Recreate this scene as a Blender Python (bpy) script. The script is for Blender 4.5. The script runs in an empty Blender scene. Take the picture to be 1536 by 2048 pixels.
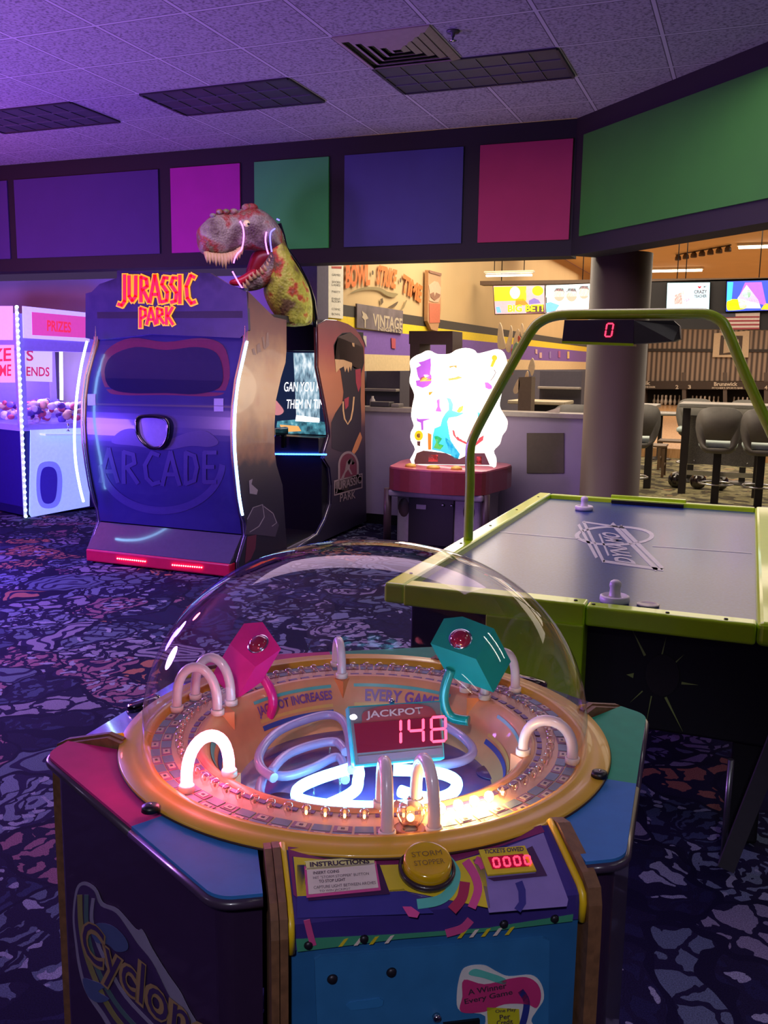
import bpy, bmesh, math, random
from mathutils import Vector, Matrix
random.seed(7)
PI = math.pi
R_ = math.radians
sc = bpy.context.scene
COL = sc.collection

# ---------------------------------------------------------------- camera
FPX, PITCH, ROLL, YAW, CZ = 1830.0, 0.162, 0.0152, 0.3763, 1.6
cF = Vector((-math.sin(YAW) * math.cos(PITCH), math.cos(YAW) * math.cos(PITCH), -math.sin(PITCH)))
cR0 = Vector((math.cos(YAW), math.sin(YAW), 0))
cU0 = cR0.cross(cF)
cR = math.cos(ROLL) * cR0 + math.sin(ROLL) * cU0
cU = -math.sin(ROLL) * cR0 + math.cos(ROLL) * cU0
EYE = Vector((0, 0, CZ))
cam = bpy.data.cameras.new('camera')
cam.sensor_fit = 'VERTICAL'
cam.sensor_height = 24.0
cam.lens = 24.0 * FPX / 2048.0
cam.clip_end = 200
cam.clip_start = 0.02
co = bpy.data.objects.new('camera', cam)
COL.objects.link(co)
m3 = Matrix((cR, cU, -cF)).transposed()
co.matrix_world = Matrix.Translation(EYE) @ m3.to_4x4()
sc.camera = co

# ---------------------------------------------------------------- view, world, lights
sc.view_settings.view_transform = 'Standard'
sc.view_settings.look = 'None'
sc.view_settings.gamma = 1.0
sc.view_settings.use_curve_mapping = False
sc.view_settings.exposure = 0.5
sc.cycles.use_denoising = True
sc.cycles.max_bounces = 8
sc.cycles.transparent_max_bounces = 24
sc.cycles.sample_clamp_indirect = 4.0
w = bpy.data.worlds.new('world')
sc.world = w
w.use_nodes = True
w.node_tree.nodes['Background'].inputs[0].default_value = (0.07, 0.04, 0.12, 1)
w.node_tree.nodes['Background'].inputs[1].default_value = 0.5


def lamp(name, kind, loc, energy, color, size=0.2, rot=None, sizey=None, spot=None):
    L = bpy.data.lights.new(name, kind)
    L.energy = energy
    L.color = color
    if kind == 'AREA':
        L.size = size
        if sizey:
            L.shape = 'RECTANGLE'
            L.size_y = sizey
    else:
        L.shadow_soft_size = size
    if kind == 'SPOT' and spot:
        L.spot_size = spot
        L.spot_blend = 0.6
    o = bpy.data.objects.new(name, L)
    o.location = loc
    if rot:
        o.rotation_euler = rot
    COL.objects.link(o)
    return o


# warm fluorescent light of the bowling hall
WARM = (1.0, 0.84, 0.64)
lamp('hall_light_near', 'AREA', (0.0, 13.0, 3.8), 240, WARM, 9.0, (0, 0, 0), 5.0)
lamp('hall_light_far', 'AREA', (0.0, 20.0, 3.8), 300, WARM, 8.0, (0, 0, 0), 6.0)
lamp('hall_light_lanes', 'AREA', (0.0, 30.0, 3.8), 340, WARM, 8.0, (0, 0, 0), 8.0)
lamp('hall_light_left', 'AREA', (-2.6, 10.6, 3.7), 95, WARM, 2.0, (0, 0, 0), 3.0)
# glow of the neon and LED strips of the prize machines along the left side, then added fills
lamp('prize_machine_glow', 'POINT', (-7.0, 5.2, 1.5), 120, (0.42, 0.18, 1.0), 0.3)
lamp('blue_led_glow', 'POINT', (-5.7, 4.4, 1.0), 190, (0.15, 0.06, 1.0), 0.3)
lamp('red_neon_glow', 'POINT', (-7.4, 5.2, 2.7), 60, (1.0, 0.14, 0.20), 0.2)
lamp('violet_floor_fill', 'POINT', (-4.9, 2.7, 1.35), 200, (0.60, 0.26, 1.0), 0.3)  # added violet fill for the left floor, no machine modelled there
lamp('violet_rear_fill', 'POINT', (-3.2, -0.4, 2.3), 14, (0.75, 0.60, 1.0), 0.3)  # added weak fill near the camera for the dome machine's front
lamp('front_fill_spot', 'SPOT', (0.35, -1.9, 3.3), 150, (0.86, 0.84, 1.0), 0.12, Vector((0.65, -2.95, 2.6)).to_track_quat('Z', 'Y').to_euler(), spot=R_(30))  # added spot behind the camera, brightens only the dome machine's front
lamp('arcade_room_fill', 'AREA', (-2.0, 5.0, 3.35), 60, (0.92, 0.62, 0.90), 4.0, (0, 0, 0), 2.0)  # added soft fill under the ceiling, the fixtures here are off

# ---------------------------------------------------------------- materials
MATS = {}


def srgb(c):
    return tuple(((v / 12.92) if v <= 0.04045 else ((v + 0.055) / 1.055) ** 2.4) for v in c)


def hexc(h):
    h = h.lstrip('#')
    return srgb(tuple(int(h[i:i + 2], 16) / 255 for i in (0, 2, 4)))


def mat(name, color='#808080', rough=0.5, metal=0.0, emit=None, estr=0.0, coat=0.0, var=0.06, scale=30.0, bump=0.0):
    """procedural material: base colour with a fine noise variation"""
    if name in MATS:
        return MATS[name]
    m = bpy.data.materials.new(name)
    MATS[name] = m
    m.use_nodes = True
    nt = m.node_tree
    b = nt.nodes['Principled BSDF']
    c = hexc(color) if isinstance(color, str) else color
    tc = nt.nodes.new('ShaderNodeTexCoord')
    nz = nt.nodes.new('ShaderNodeTexNoise')
    nz.inputs['Scale'].default_value = scale
    nz.inputs['Detail'].default_value = 3
    nt.links.new(tc.outputs['Object'], nz.inputs['Vector'])
    rp = nt.nodes.new('ShaderNodeValToRGB')
    rp.color_ramp.elements[0].position = 0.3
    rp.color_ramp.elements[1].position = 0.7
    rp.color_ramp.elements[0].color = (*[max(0, v * (1 - var)) for v in c], 1)
    rp.color_ramp.elements[1].color = (*[min(1, v * (1 + var)) for v in c], 1)
    nt.links.new(nz.outputs['Fac'], rp.inputs['Fac'])
    nt.links.new(rp.outputs['Color'], b.inputs['Base Color'])
    b.inputs['Roughness'].default_value = rough
    b.inputs['Metallic'].default_value = metal
    if coat:
        b.inputs['Coat Weight'].default_value = coat
        b.inputs['Coat Roughness'].default_value = 0.05
    if emit is not None:
        e = hexc(emit) if isinstance(emit, str) else emit
        b.inputs['Emission Color'].default_value = (*e, 1)
        b.inputs['Emission Strength'].default_value = estr
    if bump:
        bp = nt.nodes.new('ShaderNodeBump')
        bp.inputs['Strength'].default_value = bump
        nt.links.new(nz.outputs['Fac'], bp.inputs['Height'])
        nt.links.new(bp.outputs['Normal'], b.inputs['Normal'])
    return m


def clear_mat(name, tint=(1, 1, 1), ior=1.45, rough=0.0, boost=1.0):
    """thin clear plastic: transparent with Fresnel reflections"""
    if name in MATS:
        return MATS[name]
    m = bpy.data.materials.new(name)
    MATS[name] = m
    m.use_nodes = True
    nt = m.node_tree
    nt.nodes.clear()
    out = nt.nodes.new('ShaderNodeOutputMaterial')
    tr = nt.nodes.new('ShaderNodeBsdfTransparent')
    tr.inputs[0].default_value = (*tint, 1)
    gl = nt.nodes.new('ShaderNodeBsdfGlossy')
    gl.inputs['Roughness'].default_value = rough
    lw = nt.nodes.new('ShaderNodeFresnel')
    lw.inputs['IOR'].default_value = ior
    # same reflectance from both sides of the thin sheet
    ge = nt.nodes.new('ShaderNodeNewGeometry')
    mr = nt.nodes.new('ShaderNodeMapRange')
    mr.inputs['To Min'].default_value = ior
    mr.inputs['To Max'].default_value = 1.0 / ior
    nt.links.new(ge.outputs['Backfacing'], mr.inputs['Value'])
    nt.links.new(mr.outputs[0], lw.inputs['IOR'])
    mu = nt.nodes.new('ShaderNodeMath')
    mu.operation = 'MULTIPLY'
    mu.inputs[1].default_value = boost
    mu.use_clamp = True
    mx = nt.nodes.new('ShaderNodeMixShader')
    nt.links.new(lw.outputs[0], mu.inputs[0])
    nt.links.new(mu.outputs[0], mx.inputs[0])
    nt.links.new(tr.outputs[0], mx.inputs[1])
    nt.links.new(gl.outputs[0], mx.inputs[2])
    nt.links.new(mx.outputs[0], out.inputs[0])
    return m


def nodes_of(name):
    m = bpy.data.materials.new(name)
    MATS[name] = m
    m.use_nodes = True
    nt = m.node_tree
    return m, nt, nt.nodes['Principled BSDF']


def ramp(nt, stops, interp='LINEAR'):
    r = nt.nodes.new('ShaderNodeValToRGB')
    cr_ = r.color_ramp
    cr_.interpolation = interp
    while len(cr_.elements) > 1:
        cr_.elements.remove(cr_.elements[-1])
    cr_.elements[0].position = stops[0][0]
    cr_.elements[0].color = (*hexc(stops[0][1]), 1)
    for p, c in stops[1:]:
        e = cr_.elements.new(p)
        e.color = (*hexc(c), 1)
    return r


def N(nt, typ, **kw):
    n = nt.nodes.new(typ)
    for k, v in kw.items():
        if k in ('operation', 'blend_type', 'data_type', 'wave_type', 'feature', 'distance', 'bands_direction', 'rings_direction', 'noise_dimensions'):
            setattr(n, k, v)
    return n


def math_n(nt, op, a, b=None):
    n = nt.nodes.new('ShaderNodeMath')
    n.operation = op
    for i, v in enumerate((a, b)):
        if v is None:
            continue
        if isinstance(v, (int, float)):
            n.inputs[i].default_value = v
        else:
            nt.links.new(v, n.inputs[i])
    return n.outputs[0]


def mixc(nt, fac, a, b):
    n = nt.nodes.new('ShaderNodeMix')
    n.data_type = 'RGBA'
    for sock, v in ((n.inputs[0], fac), (n.inputs[6], a), (n.inputs[7], b)):
        if isinstance(v, (int, float)):
            sock.default_value = v
        elif isinstance(v, str):
            sock.default_value = (*hexc(v), 1)
        else:
            nt.links.new(v, sock)
    return n.outputs[2]


def carpet_material():
    """busy doodle pattern: cells with rings, scribbles, dots and dashes in muted violets"""
    m, nt, b = nodes_of('carpet')
    tc = N(nt, 'ShaderNodeTexCoord')
    P = tc.outputs['Object']

    def warp(scale, amt, det=2):
        w_ = N(nt, 'ShaderNodeTexNoise')
        w_.inputs['Scale'].default_value = scale
        w_.inputs['Detail'].default_value = det
        nt.links.new(P, w_.inputs['Vector'])
        va = N(nt, 'ShaderNodeVectorMath', operation='MULTIPLY_ADD')
        nt.links.new(w_.outputs['Color'], va.inputs[0])
        va.inputs[1].default_value = (amt, amt, 0)
        nt.links.new(P, va.inputs[2])
        return va.outputs[0]

    def vor(vec, scale, feat='F1'):
        v = N(nt, 'ShaderNodeTexVoronoi', feature=feat)
        v.inputs['Scale'].default_value = scale
        nt.links.new(vec, v.inputs['Vector'])
        return v
    V = warp(2.6, 0.55)
    v1, ve = vor(V, 2.9), vor(V, 2.9, 'DISTANCE_TO_EDGE')
    sep = N(nt, 'ShaderNodeSeparateColor')
    nt.links.new(v1.outputs['Color'], sep.inputs[0])
    cellc = ramp(nt, [(0, '#201f44'), (0.16, '#68718c'), (0.34, '#3c4566'), (0.48, '#7d7890'), (0.64, '#56627a'), (0.76, '#845a70'), (0.83, '#2c3156'), (0.93, '#9c6454')], 'CONSTANT')
    nt.links.new(sep.outputs[0], cellc.inputs[0])
    rings = math_n(nt, 'SINE', math_n(nt, 'MULTIPLY', v1.outputs['Distance'], 30.0))
    ringm = math_n(nt, 'MULTIPLY', math_n(nt, 'GREATER_THAN', rings, 0.45), math_n(nt, 'GREATER_THAN', sep.outputs[1], 0.55))
    W = warp(7.0, 0.22, 3)
    v2 = vor(W, 8.5, 'DISTANCE_TO_EDGE')
    scr = math_n(nt, 'MULTIPLY', math_n(nt, 'LESS_THAN', v2.outputs['Distance'], 0.10), math_n(nt, 'LESS_THAN', sep.outputs[1], 0.60))
    wv = N(nt, 'ShaderNodeTexWave')
    wv.inputs['Scale'].default_value = 4.2
    wv.inputs['Distortion'].default_value = 9.0
    wv.inputs['Detail'].default_value = 1.5
    wv.inputs['Detail Scale'].default_value = 1.6
    nt.links.new(W, wv.inputs['Vector'])
    wl = math_n(nt, 'MULTIPLY', math_n(nt, 'GREATER_THAN', wv.outputs['Fac'], 0.80), math_n(nt, 'GREATER_THAN', sep.outputs[2], 0.35))
    v3 = vor(W, 13.0)
    dots = math_n(nt, 'MULTIPLY', math_n(nt, 'LESS_THAN', v3.outputs['Distance'], 0.27), math_n(nt, 'GREATER_THAN', sep.outputs[2], 0.70))
    edge = math_n(nt, 'LESS_THAN', ve.outputs['Distance'], 0.035)
    c = mixc(nt, ringm, cellc.outputs[0], '#221c42')
    c = mixc(nt, scr, c, '#1c1838')
    c = mixc(nt, wl, c, '#1c1838')
    c = mixc(nt, dots, c, '#8a8ca4')
    c = mixc(nt, edge, c, '#151130')
    fz = N(nt, 'ShaderNodeTexNoise')
    fz.inputs['Scale'].default_value = 260
    nt.links.new(P, fz.inputs['Vector'])
    fr = ramp(nt, [(0.3, '#a8a8a8'), (0.7, '#ffffff')])
    nt.links.new(fz.outputs['Fac'], fr.inputs[0])
    mu = nt.nodes.new('ShaderNodeMix')
    mu.data_type = 'RGBA'
    mu.blend_type = 'MULTIPLY'
    mu.inputs[0].default_value = 1
    nt.links.new(c, mu.inputs[6])
    nt.links.new(fr.outputs[0], mu.inputs[7])
    nt.links.new(mu.outputs[2], b.inputs['Base Color'])
    b.inputs['Roughness'].default_value = 0.95
    b.inputs['Specular IOR Level'].default_value = 0.1
    return m


def ceiling_material():
    """square lay-in tiles on a 0.61 m grid"""
    m, nt, b = nodes_of('ceiling_tiles')
    tc = N(nt, 'ShaderNodeTexCoord')
    sp = N(nt, 'ShaderNodeSeparateXYZ')
    nt.links.new(tc.outputs['Object'], sp.inputs[0])
    lines = []
    for ax, off in ((0, -4.2863), (1, 4.6462)):
        f = math_n(nt, 'FRACT', math_n(nt, 'ADD', math_n(nt, 'DIVIDE', math_n(nt, 'SUBTRACT', sp.outputs[ax], off - 61.0), 0.61), 0.0))
        d = math_n(nt, 'MINIMUM', f, math_n(nt, 'SUBTRACT', 1.0, f))
        lines.append(d)
    d = math_n(nt, 'MINIMUM', lines[0], lines[1])
    bar = math_n(nt, 'LESS_THAN', d, 0.018)
    gap = math_n(nt, 'MULTIPLY', math_n(nt, 'LESS_THAN', d, 0.028), math_n(nt, 'GREATER_THAN', d, 0.018))
    nz = N(nt, 'ShaderNodeTexNoise')
    nz.inputs['Scale'].default_value = 55
    nz.inputs['Detail'].default_value = 6
    nt.links.new(tc.outputs['Object'], nz.inputs['Vector'])
    rp = ramp(nt, [(0.35, '#67636a'), (0.5, '#928e95'), (0.75, '#a09ca4')])
    nt.links.new(nz.outputs['Fac'], rp.inputs[0])
    c = mixc(nt, gap, rp.outputs[0], '#4a464c')
    c = mixc(nt, bar, c, '#b0acb2')
    nt.links.new(c, b.inputs['Base Color'])
    b.inputs['Roughness'].default_value = 0.9
    bp = N(nt, 'ShaderNodeBump')
    bp.inputs['Strength'].default_value = 0.25
    nt.links.new(nz.outputs['Fac'], bp.inputs['Height'])
    nt.links.new(bp.outputs[0], b.inputs['Normal'])
    return m


# ---------------------------------------------------------------- rays from known viewpoint onto real planes (used to read sizes off the photo)
def ray(px, py):
    return cF + cR * ((px - 768) / FPX) + cU * ((1024 - py) / FPX)


def onz(px, py, z):
    d = ray(px, py)
    return EYE + d * ((z - CZ) / d.z)


def ony(px, py, Y):
    d = ray(px, py)
    return EYE + d * (Y / d.y)


def onx(px, py, X):
    d = ray(px, py)
    return EYE + d * (X / d.x)


class Plane:
    """a real plane: point p, normal n (towards the room)"""

    def __init__(s, p, n):
        s.p = Vector(p)
        s.n = Vector(n).normalized()

    def at(s, px, py, off=0.0):
        d = ray(px, py)
        t = ((s.p - EYE) @ s.n) if False else (s.p - EYE).dot(s.n) / d.dot(s.n)
        return EYE + d * t + s.n * off


# ---------------------------------------------------------------- mesh helpers
class MB:
    def __init__(s):
        s.bm = bmesh.new()
        s.mats = []

    def mi(s, m):
        if m is None:
            return 0
        if m not in s.mats:
            s.mats.append(m)
        return s.mats.index(m)

    def box(s, c, d, rz=0.0, rot=None, bev=0.0, m=None):
        r = bmesh.ops.create_cube(s.bm, size=1.0)
        vs = r['verts']
        M = Matrix.Translation(Vector(c)) @ (rot if rot is not None else Matrix.Rotation(rz, 4, 'Z')) @ Matrix.Diagonal((*d, 1))
        bmesh.ops.transform(s.bm, matrix=M, verts=vs)
        fs = {f for v in vs for f in v.link_faces}
        for f in fs:
            f.material_index = s.mi(m)
        if bev:
            es = list({e for v in vs for e in v.link_edges})
            bmesh.ops.bevel(s.bm, geom=es, offset=bev, segments=3, affect='EDGES', profile=0.5)
        return s

    def prism(s, pts, vec, m=None):
        """closed polygon pts (3D) extruded by vec"""
        vec = Vector(vec)
        a = [s.bm.verts.new(Vector(p)) for p in pts]
        b = [s.bm.verts.new(Vector(p) + vec) for p in pts]
        n = len(pts)
        fs = [s.bm.faces.new(a[::-1]), s.bm.faces.new(b)]
        for i in range(n):
            fs.append(s.bm.faces.new((a[i], a[(i + 1) % n], b[(i + 1) % n], b[i])))
        for f in fs:
            f.material_index = s.mi(m)
        return s

    def loft(s, secs, cap=True, m=None, closed=False):
        """secs: list of rings (lists of 3D points, same count)"""
        R = [[s.bm.verts.new(Vector(p)) for p in ring] for ring in secs]
        n = len(R[0])
        k = len(R)
        for i in range(k if closed else k - 1):
            A, B = R[i], R[(i + 1) % k]
            for j in range(n):
                f = s.bm.faces.new((A[j], A[(j + 1) % n], B[(j + 1) % n], B[j]))
                f.smooth = True
                f.material_index = s.mi(m)
        if cap and not closed:
            for ring, fl in ((R[0], True), (R[-1], False)):
                f = s.bm.faces.new(ring[::-1] if fl else ring)
                f.material_index = s.mi(m)
        return s

    def tube(s, pts, r, seg=12, closed=False, m=None, cap=True):
        pts = [Vector(p) for p in pts]
        n = len(pts)
        rad = r if isinstance(r, (list, tuple)) else [r] * n
        tang = []
        for i in range(n):
            if closed:
                t = pts[(i + 1) % n] - pts[i - 1]
            else:
                t = pts[min(i + 1, n - 1)] - pts[max(i - 1, 0)]
            tang.append(t.normalized())
        up = Vector((0, 0, 1)) if abs(tang[0].z) < 0.9 else Vector((1, 0, 0))
        a = tang[0].cross(up).normalized()
        secs = []
        for i in range(n):
            a = (a - tang[i] * a.dot(tang[i])).normalized()
            b = tang[i].cross(a)
            secs.append([pts[i] + (a * math.cos(2 * PI * j / seg) + b * math.sin(2 * PI * j / seg)) * rad[i] for j in range(seg)])
        s.loft(secs, cap=cap, m=m, closed=closed)
        return s

    def cyl(s, p0, p1, r, r2=None, seg=24, m=None):
        s.tube([p0, p1], [r, r if r2 is None else r2], seg, m=m)
        return s

    def lathe(s, prof, c=(0, 0, 0), seg=48, m=None, axis=None):
        """prof: [(r,z)...] open profile around +Z at c (or around `axis`)"""
        c = Vector(c)
        q = Matrix.Identity(3) if axis is None else Vector((0, 0, 1)).rotation_difference(Vector(axis)).to_matrix()
        rings = []
        for (r, z) in prof:
            if r < 1e-6:
                rings.append([s.bm.verts.new(c + q @ Vector((0, 0, z)))])
            else:
                rings.append([s.bm.verts.new(c + q @ Vector((r * math.cos(2 * PI * j / seg), r * math.sin(2 * PI * j / seg), z))) for j in range(seg)])
        for A, B in zip(rings[:-1], rings[1:]):
            for j in range(seg):
                k = (j + 1) % seg
                if len(A) == 1 and len(B) == 1:
                    continue
                if len(A) == 1:
                    f = s.bm.faces.new((A[0], B[j], B[k]))
                elif len(B) == 1:
                    f = s.bm.faces.new((A[j], A[k], B[0]))
                else:
                    f = s.bm.faces.new((A[j], A[k], B[k], B[j]))
                f.smooth = True
                f.material_index = s.mi(m)
        return s

    def sphere(s, c, r, seg=16, sc3=(1, 1, 1), m=None, rot=None):
        q = bmesh.ops.create_uvsphere(s.bm, u_segments=seg, v_segments=max(6, seg // 2), radius=r)
        M = Matrix.Translation(Vector(c)) @ (rot if rot is not None else Matrix.Identity(4)) @ Matrix.Diagonal((*sc3, 1))
        bmesh.ops.transform(s.bm, matrix=M, verts=q['verts'])
        for f in {f for v in q['verts'] for f in v.link_faces}:
            f.smooth = True
            f.material_index = s.mi(m)
        return s

    def cone(s, p0, p1, r, seg=8, m=None):
        s.tube([p0, Vector(p0).lerp(Vector(p1), 0.55), p1], [r, r * 0.62, r * 0.08], seg, m=m)
        return s

    def build(s, name, m=None, parent=None):
        me = bpy.data.meshes.new(name)
        bmesh.ops.recalc_face_normals(s.bm, faces=s.bm.faces)
        s.bm.to_mesh(me)
        s.bm.free()
        if s.mats:
            for x in s.mats:
                me.materials.append(x)
        elif m:
            me.materials.append(m)
        o = bpy.data.objects.new(name, me)
        COL.objects.link(o)
        if parent is not None:
            par(o, parent)
        return o


def worldm(o):
    M = o.matrix_basis.copy()
    if o.parent:
        return worldm(o.parent) @ o.matrix_parent_inverse @ M
    return M


def par(o, p):
    o.parent = p
    o.matrix_parent_inverse = worldm(p).inverted()


def tag(o, label=None, cat=None, group=None, kind=None):
    if label:
        o['label'] = label
    if cat:
        o['category'] = cat
    if group:
        o['group'] = group
    if kind:
        o['kind'] = kind
    return o


def empty(name, loc, label, cat, group=None):
    o = bpy.data.objects.new(name, None)
    o.empty_display_size = 0.1
    o.location = loc
    COL.objects.link(o)
    return tag(o, label, cat, group)


def struct(o):
    o['kind'] = 'structure'
    return o


def copy_tree(o, parent=None):
    c = o.copy()
    COL.objects.link(c)
    if parent is not None:
        c.parent = parent
    for ch in [x for x in o.children]:
        copy_tree(ch, c)
    return c


def crv(pts, n=6, closed=False):
    """Catmull-Rom through 2D or 3D points"""
    P = [Vector(p) for p in pts]
    k = len(P)
    out = []
    for i in range(k if closed else k - 1):
        if closed:
            a, b, c, d = P[i - 1], P[i], P[(i + 1) % k], P[(i + 2) % k]
        else:
            a, b, c, d = P[max(i - 1, 0)], P[i], P[i + 1], P[min(i + 2, k - 1)]
        for j in range(n):
            t = j / n
            out.append(0.5 * ((2 * b) + (c - a) * t + (2 * a - 5 * b + 4 * c - d) * t * t + (3 * b - a - 3 * c + d) * t ** 3))
    if not closed:
        out.append(P[-1])
    return out


def ribbon(pts, wd, taper=None):
    """2D polyline -> closed outline of width wd"""
    P = [Vector(p) for p in pts]
    L, Rr = [], []
    n = len(P)
    for i in range(n):
        t = (P[min(i + 1, n - 1)] - P[max(i - 1, 0)]).normalized()
        nn = Vector((-t.y, t.x))
        k = wd / 2 if taper is None else wd / 2 * (taper[0] + (taper[1] - taper[0]) * i / (n - 1))
        L.append(P[i] + nn * k)
        Rr.append(P[i] - nn * k)
    return L + Rr[::-1]


def circ(cx, cy, rx, ry=None, n=28, a0=0.0):
    ry = rx if ry is None else ry
    return [(cx + rx * math.cos(a0 + 2 * PI * i / n), cy + ry * math.sin(a0 + 2 * PI * i / n)) for i in range(n)]


def decal(name, plane, shapes, parent=None, off=0.0, th=0.0015, m=None):
    """shapes: list of (outline in photo pixels, material); thin printed layers on a real plane"""
    mb = MB()
    for i, sh in enumerate(shapes):
        if isinstance(sh, tuple) and len(sh) == 2 and hasattr(sh[1], 'use_nodes'):
            pts, mm = sh
        else:
            pts, mm = sh, m
        mb.prism([plane.at(p[0], p[1], off) for p in pts], plane.n * th, mm)
    return mb.build(name, m, parent)


def rect(x0, y0, x1, y1):
    return [(x0, y0), (x1, y0), (x1, y1), (x0, y1)]


def text_mesh(name, body, p, ex, ey, width, height, m, parent=None, ext=0.001, bold=0.0, align='L', shear=0.0):
    """lettering fitted into width x height, lower left corner p, axes ex ey"""
    cu = bpy.data.curves.new(name, 'FONT')
    cu.body = body
    cu.size = 1.0
    cu.extrude = 0.0
    cu.offset = bold
    cu.shear = shear
    cu.resolution_u = 3
    cu.align_x = 'CENTER' if align == 'C' else 'LEFT'
    tmp = bpy.data.objects.new(name + '_tmp', cu)
    COL.objects.link(tmp)
    dg = bpy.context.evaluated_depsgraph_get()
    me = bpy.data.meshes.new_from_object(tmp.evaluated_get(dg))
    bpy.data.objects.remove(tmp)
    xs = [v.co.x for v in me.vertices]
    ys = [v.co.y for v in me.vertices]
    x0, x1, y0, y1 = min(xs), max(xs), min(ys), max(ys)
    ex = Vector(ex).normalized()
    ey = Vector(ey).normalized()
    nn = ex.cross(ey).normalized()
    p = Vector(p)
    for v in me.vertices:
        a = (v.co.x - x0) / (x1 - x0) * width
        b = (v.co.y - y0) / (y1 - y0) * height
        v.co = p + ex * a + ey * b + nn * ext
    me.materials.clear()
    me.materials.append(m)
    o = bpy.data.objects.new(name, me)
    COL.objects.link(o)
    if parent is not None:
        par(o, parent)
    return o


def text_quad(name, body, plane, ll, lr, ul, m, parent=None, off=0.002, bold=0.0, shear=0.0):
    """lettering on a plane, corners given as photo pixels"""
    a, b, c = plane.at(*ll, off), plane.at(*lr, off), plane.at(*ul, off)
    return text_mesh(name, body, a, b - a, c - a, (b - a).length, (c - a).length, m, parent, 0.0, bold, 'L', shear)


SEG = {'a': ((0, 2), (1, 2)), 'b': ((1, 1), (1, 2)), 'c': ((1, 0), (1, 1)), 'd': ((0, 0), (1, 0)), 'e': ((0, 0), (0, 1)), 'f': ((0, 1), (0, 2)), 'g': ((0, 1), (1, 1))}
DIG = {'0': 'abcdef', '1': 'bc', '4': 'bcfg', '8': 'abcdefg'}


def digits(name, s_, p, ex, ey, w_, h_, gap, th, m, parent, slant=0.12):
    """seven segment digits; lower left p"""
    ex = Vector(ex).normalized()
    ey = Vector(ey).normalized()
    nn = ex.cross(ey).normalized()
    mb = MB()
    for i, ch in enumerate(s_):
        for sg in DIG.get(ch, ''):
            (x0, y0), (x1, y1) = SEG[sg]
            A = Vector((x0 * w_ + y0 * h_ / 2 * slant, y0 * h_ / 2))
            B = Vector((x1 * w_ + y1 * h_ / 2 * slant, y1 * h_ / 2))
            t = (B - A).normalized()
            q = Vector((-t.y, t.x)) * th / 2
            A2, B2 = A + t * th * 0.55, B - t * th * 0.55
            poly = [A2 + q, A2 - t * th * 0.4, A2 - q, B2 - q, B2 + t * th * 0.4, B2 + q]
            o0 = Vector(p) + ex * (i * (w_ + gap))
            mb.prism([o0 + ex * k.x + ey * k.y for k in poly], nn * 0.0015)
    return mb.build(name, m, parent)


def obj_z_mat(name, stops, rough=0.4, zs=(0, 1), noise=0.1, nscale=4.0, coat=0.0, axis=2, w2=None):
    """printed artwork: colour bands along an object axis with a noisy edge"""
    m, nt, b = nodes_of(name)
    tc = N(nt, 'ShaderNodeTexCoord')
    sp = N(nt, 'ShaderNodeSeparateXYZ')
    nt.links.new(tc.outputs['Object'], sp.inputs[0])
    nz = N(nt, 'ShaderNodeTexNoise')
    nz.inputs['Scale'].default_value = nscale
    nz.inputs['Detail'].default_value = 6
    nt.links.new(tc.outputs['Object'], nz.inputs['Vector'])
    t = math_n(nt, 'DIVIDE', math_n(nt, 'SUBTRACT', sp.outputs[axis], zs[0]), zs[1] - zs[0])
    t = math_n(nt, 'ADD', t, math_n(nt, 'MULTIPLY', math_n(nt, 'SUBTRACT', nz.outputs['Fac'], 0.5), noise))
    rp = ramp(nt, stops)
    nt.links.new(t, rp.inputs[0])
    nt.links.new(rp.outputs[0], b.inputs['Base Color'])
    b.inputs['Roughness'].default_value = rough
    b.inputs['Coat Weight'].default_value = coat
    return m


black = mat('black_satin', '#0d0c10', 0.4)
black_gloss = mat('black_gloss', '#08080b', 0.12, coat=0.6)
dark_grey = mat('dark_grey', '#2b2a2e', 0.5)
chrome = mat('chrome', '#c9ccd2', 0.15, 1.0)
white_pl = mat('white_plastic', '#d8d6da', 0.35)
screen_dark = mat('screen_dark', '#0a0a12', 0.12, coat=0.5)

# ================================================================ STRUCTURE
ZC = 3.496
# floor
mb = MB()
mb.box((-2.0, 16.0, -0.05), (18, 44, 0.1))
struct(mb.build('floor', carpet_material()))
hc, nt, b_ = nodes_of('hall_carpet')
tc = N(nt, 'ShaderNodeTexCoord')
w1 = N(nt, 'ShaderNodeTexNoise')
w1.inputs['Scale'].default_value = 3.0
w1.inputs['Detail'].default_value = 3
nt.links.new(tc.outputs['Object'], w1.inputs['Vector'])
rp = ramp(nt, [(0.30, '#3a3426'), (0.42, '#6f6a4a'), (0.50, '#8a8460'), (0.58, '#4a4433'), (0.66, '#9a7a58'), (0.76, '#3a3830')], 'CONSTANT')
nt.links.new(w1.outputs['Fac'], rp.inputs[0])
nt.links.new(rp.outputs[0], b_.inputs['Base Color'])
b_.inputs['Roughness'].default_value = 0.95
mb = MB()
mb.prism([(x, y, 0.0) for x, y in [(-4.1, 8.55), (-1.6, 8.55), (2.2, 6.3), (8, 6.3), (8, 17.2), (-4.1, 17.2)]], (0, 0, 0.004))
struct(mb.build('floor_hall', hc))
lane_mat, nt, b_ = nodes_of('lane_wood')
tc = N(nt, 'ShaderNodeTexCoord')
wv = N(nt, 'ShaderNodeTexNoise')
mp = N(nt, 'ShaderNodeMapping')
mp.inputs['Scale'].default_value = (14, 0.6, 1)
nt.links.new(tc.outputs['Object'], mp.inputs[0])
nt.links.new(mp.outputs[0], wv.inputs['Vector'])
rp = ramp(nt, [(0.3, '#b98a5c'), (0.7, '#d6aa78')])
nt.links.new(wv.outputs['Fac'], rp.inputs[0])
nt.links.new(rp.outputs[0], b_.inputs['Base Color'])
b_.inputs['Roughness'].default_value = 0.25
mb = MB()
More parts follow.
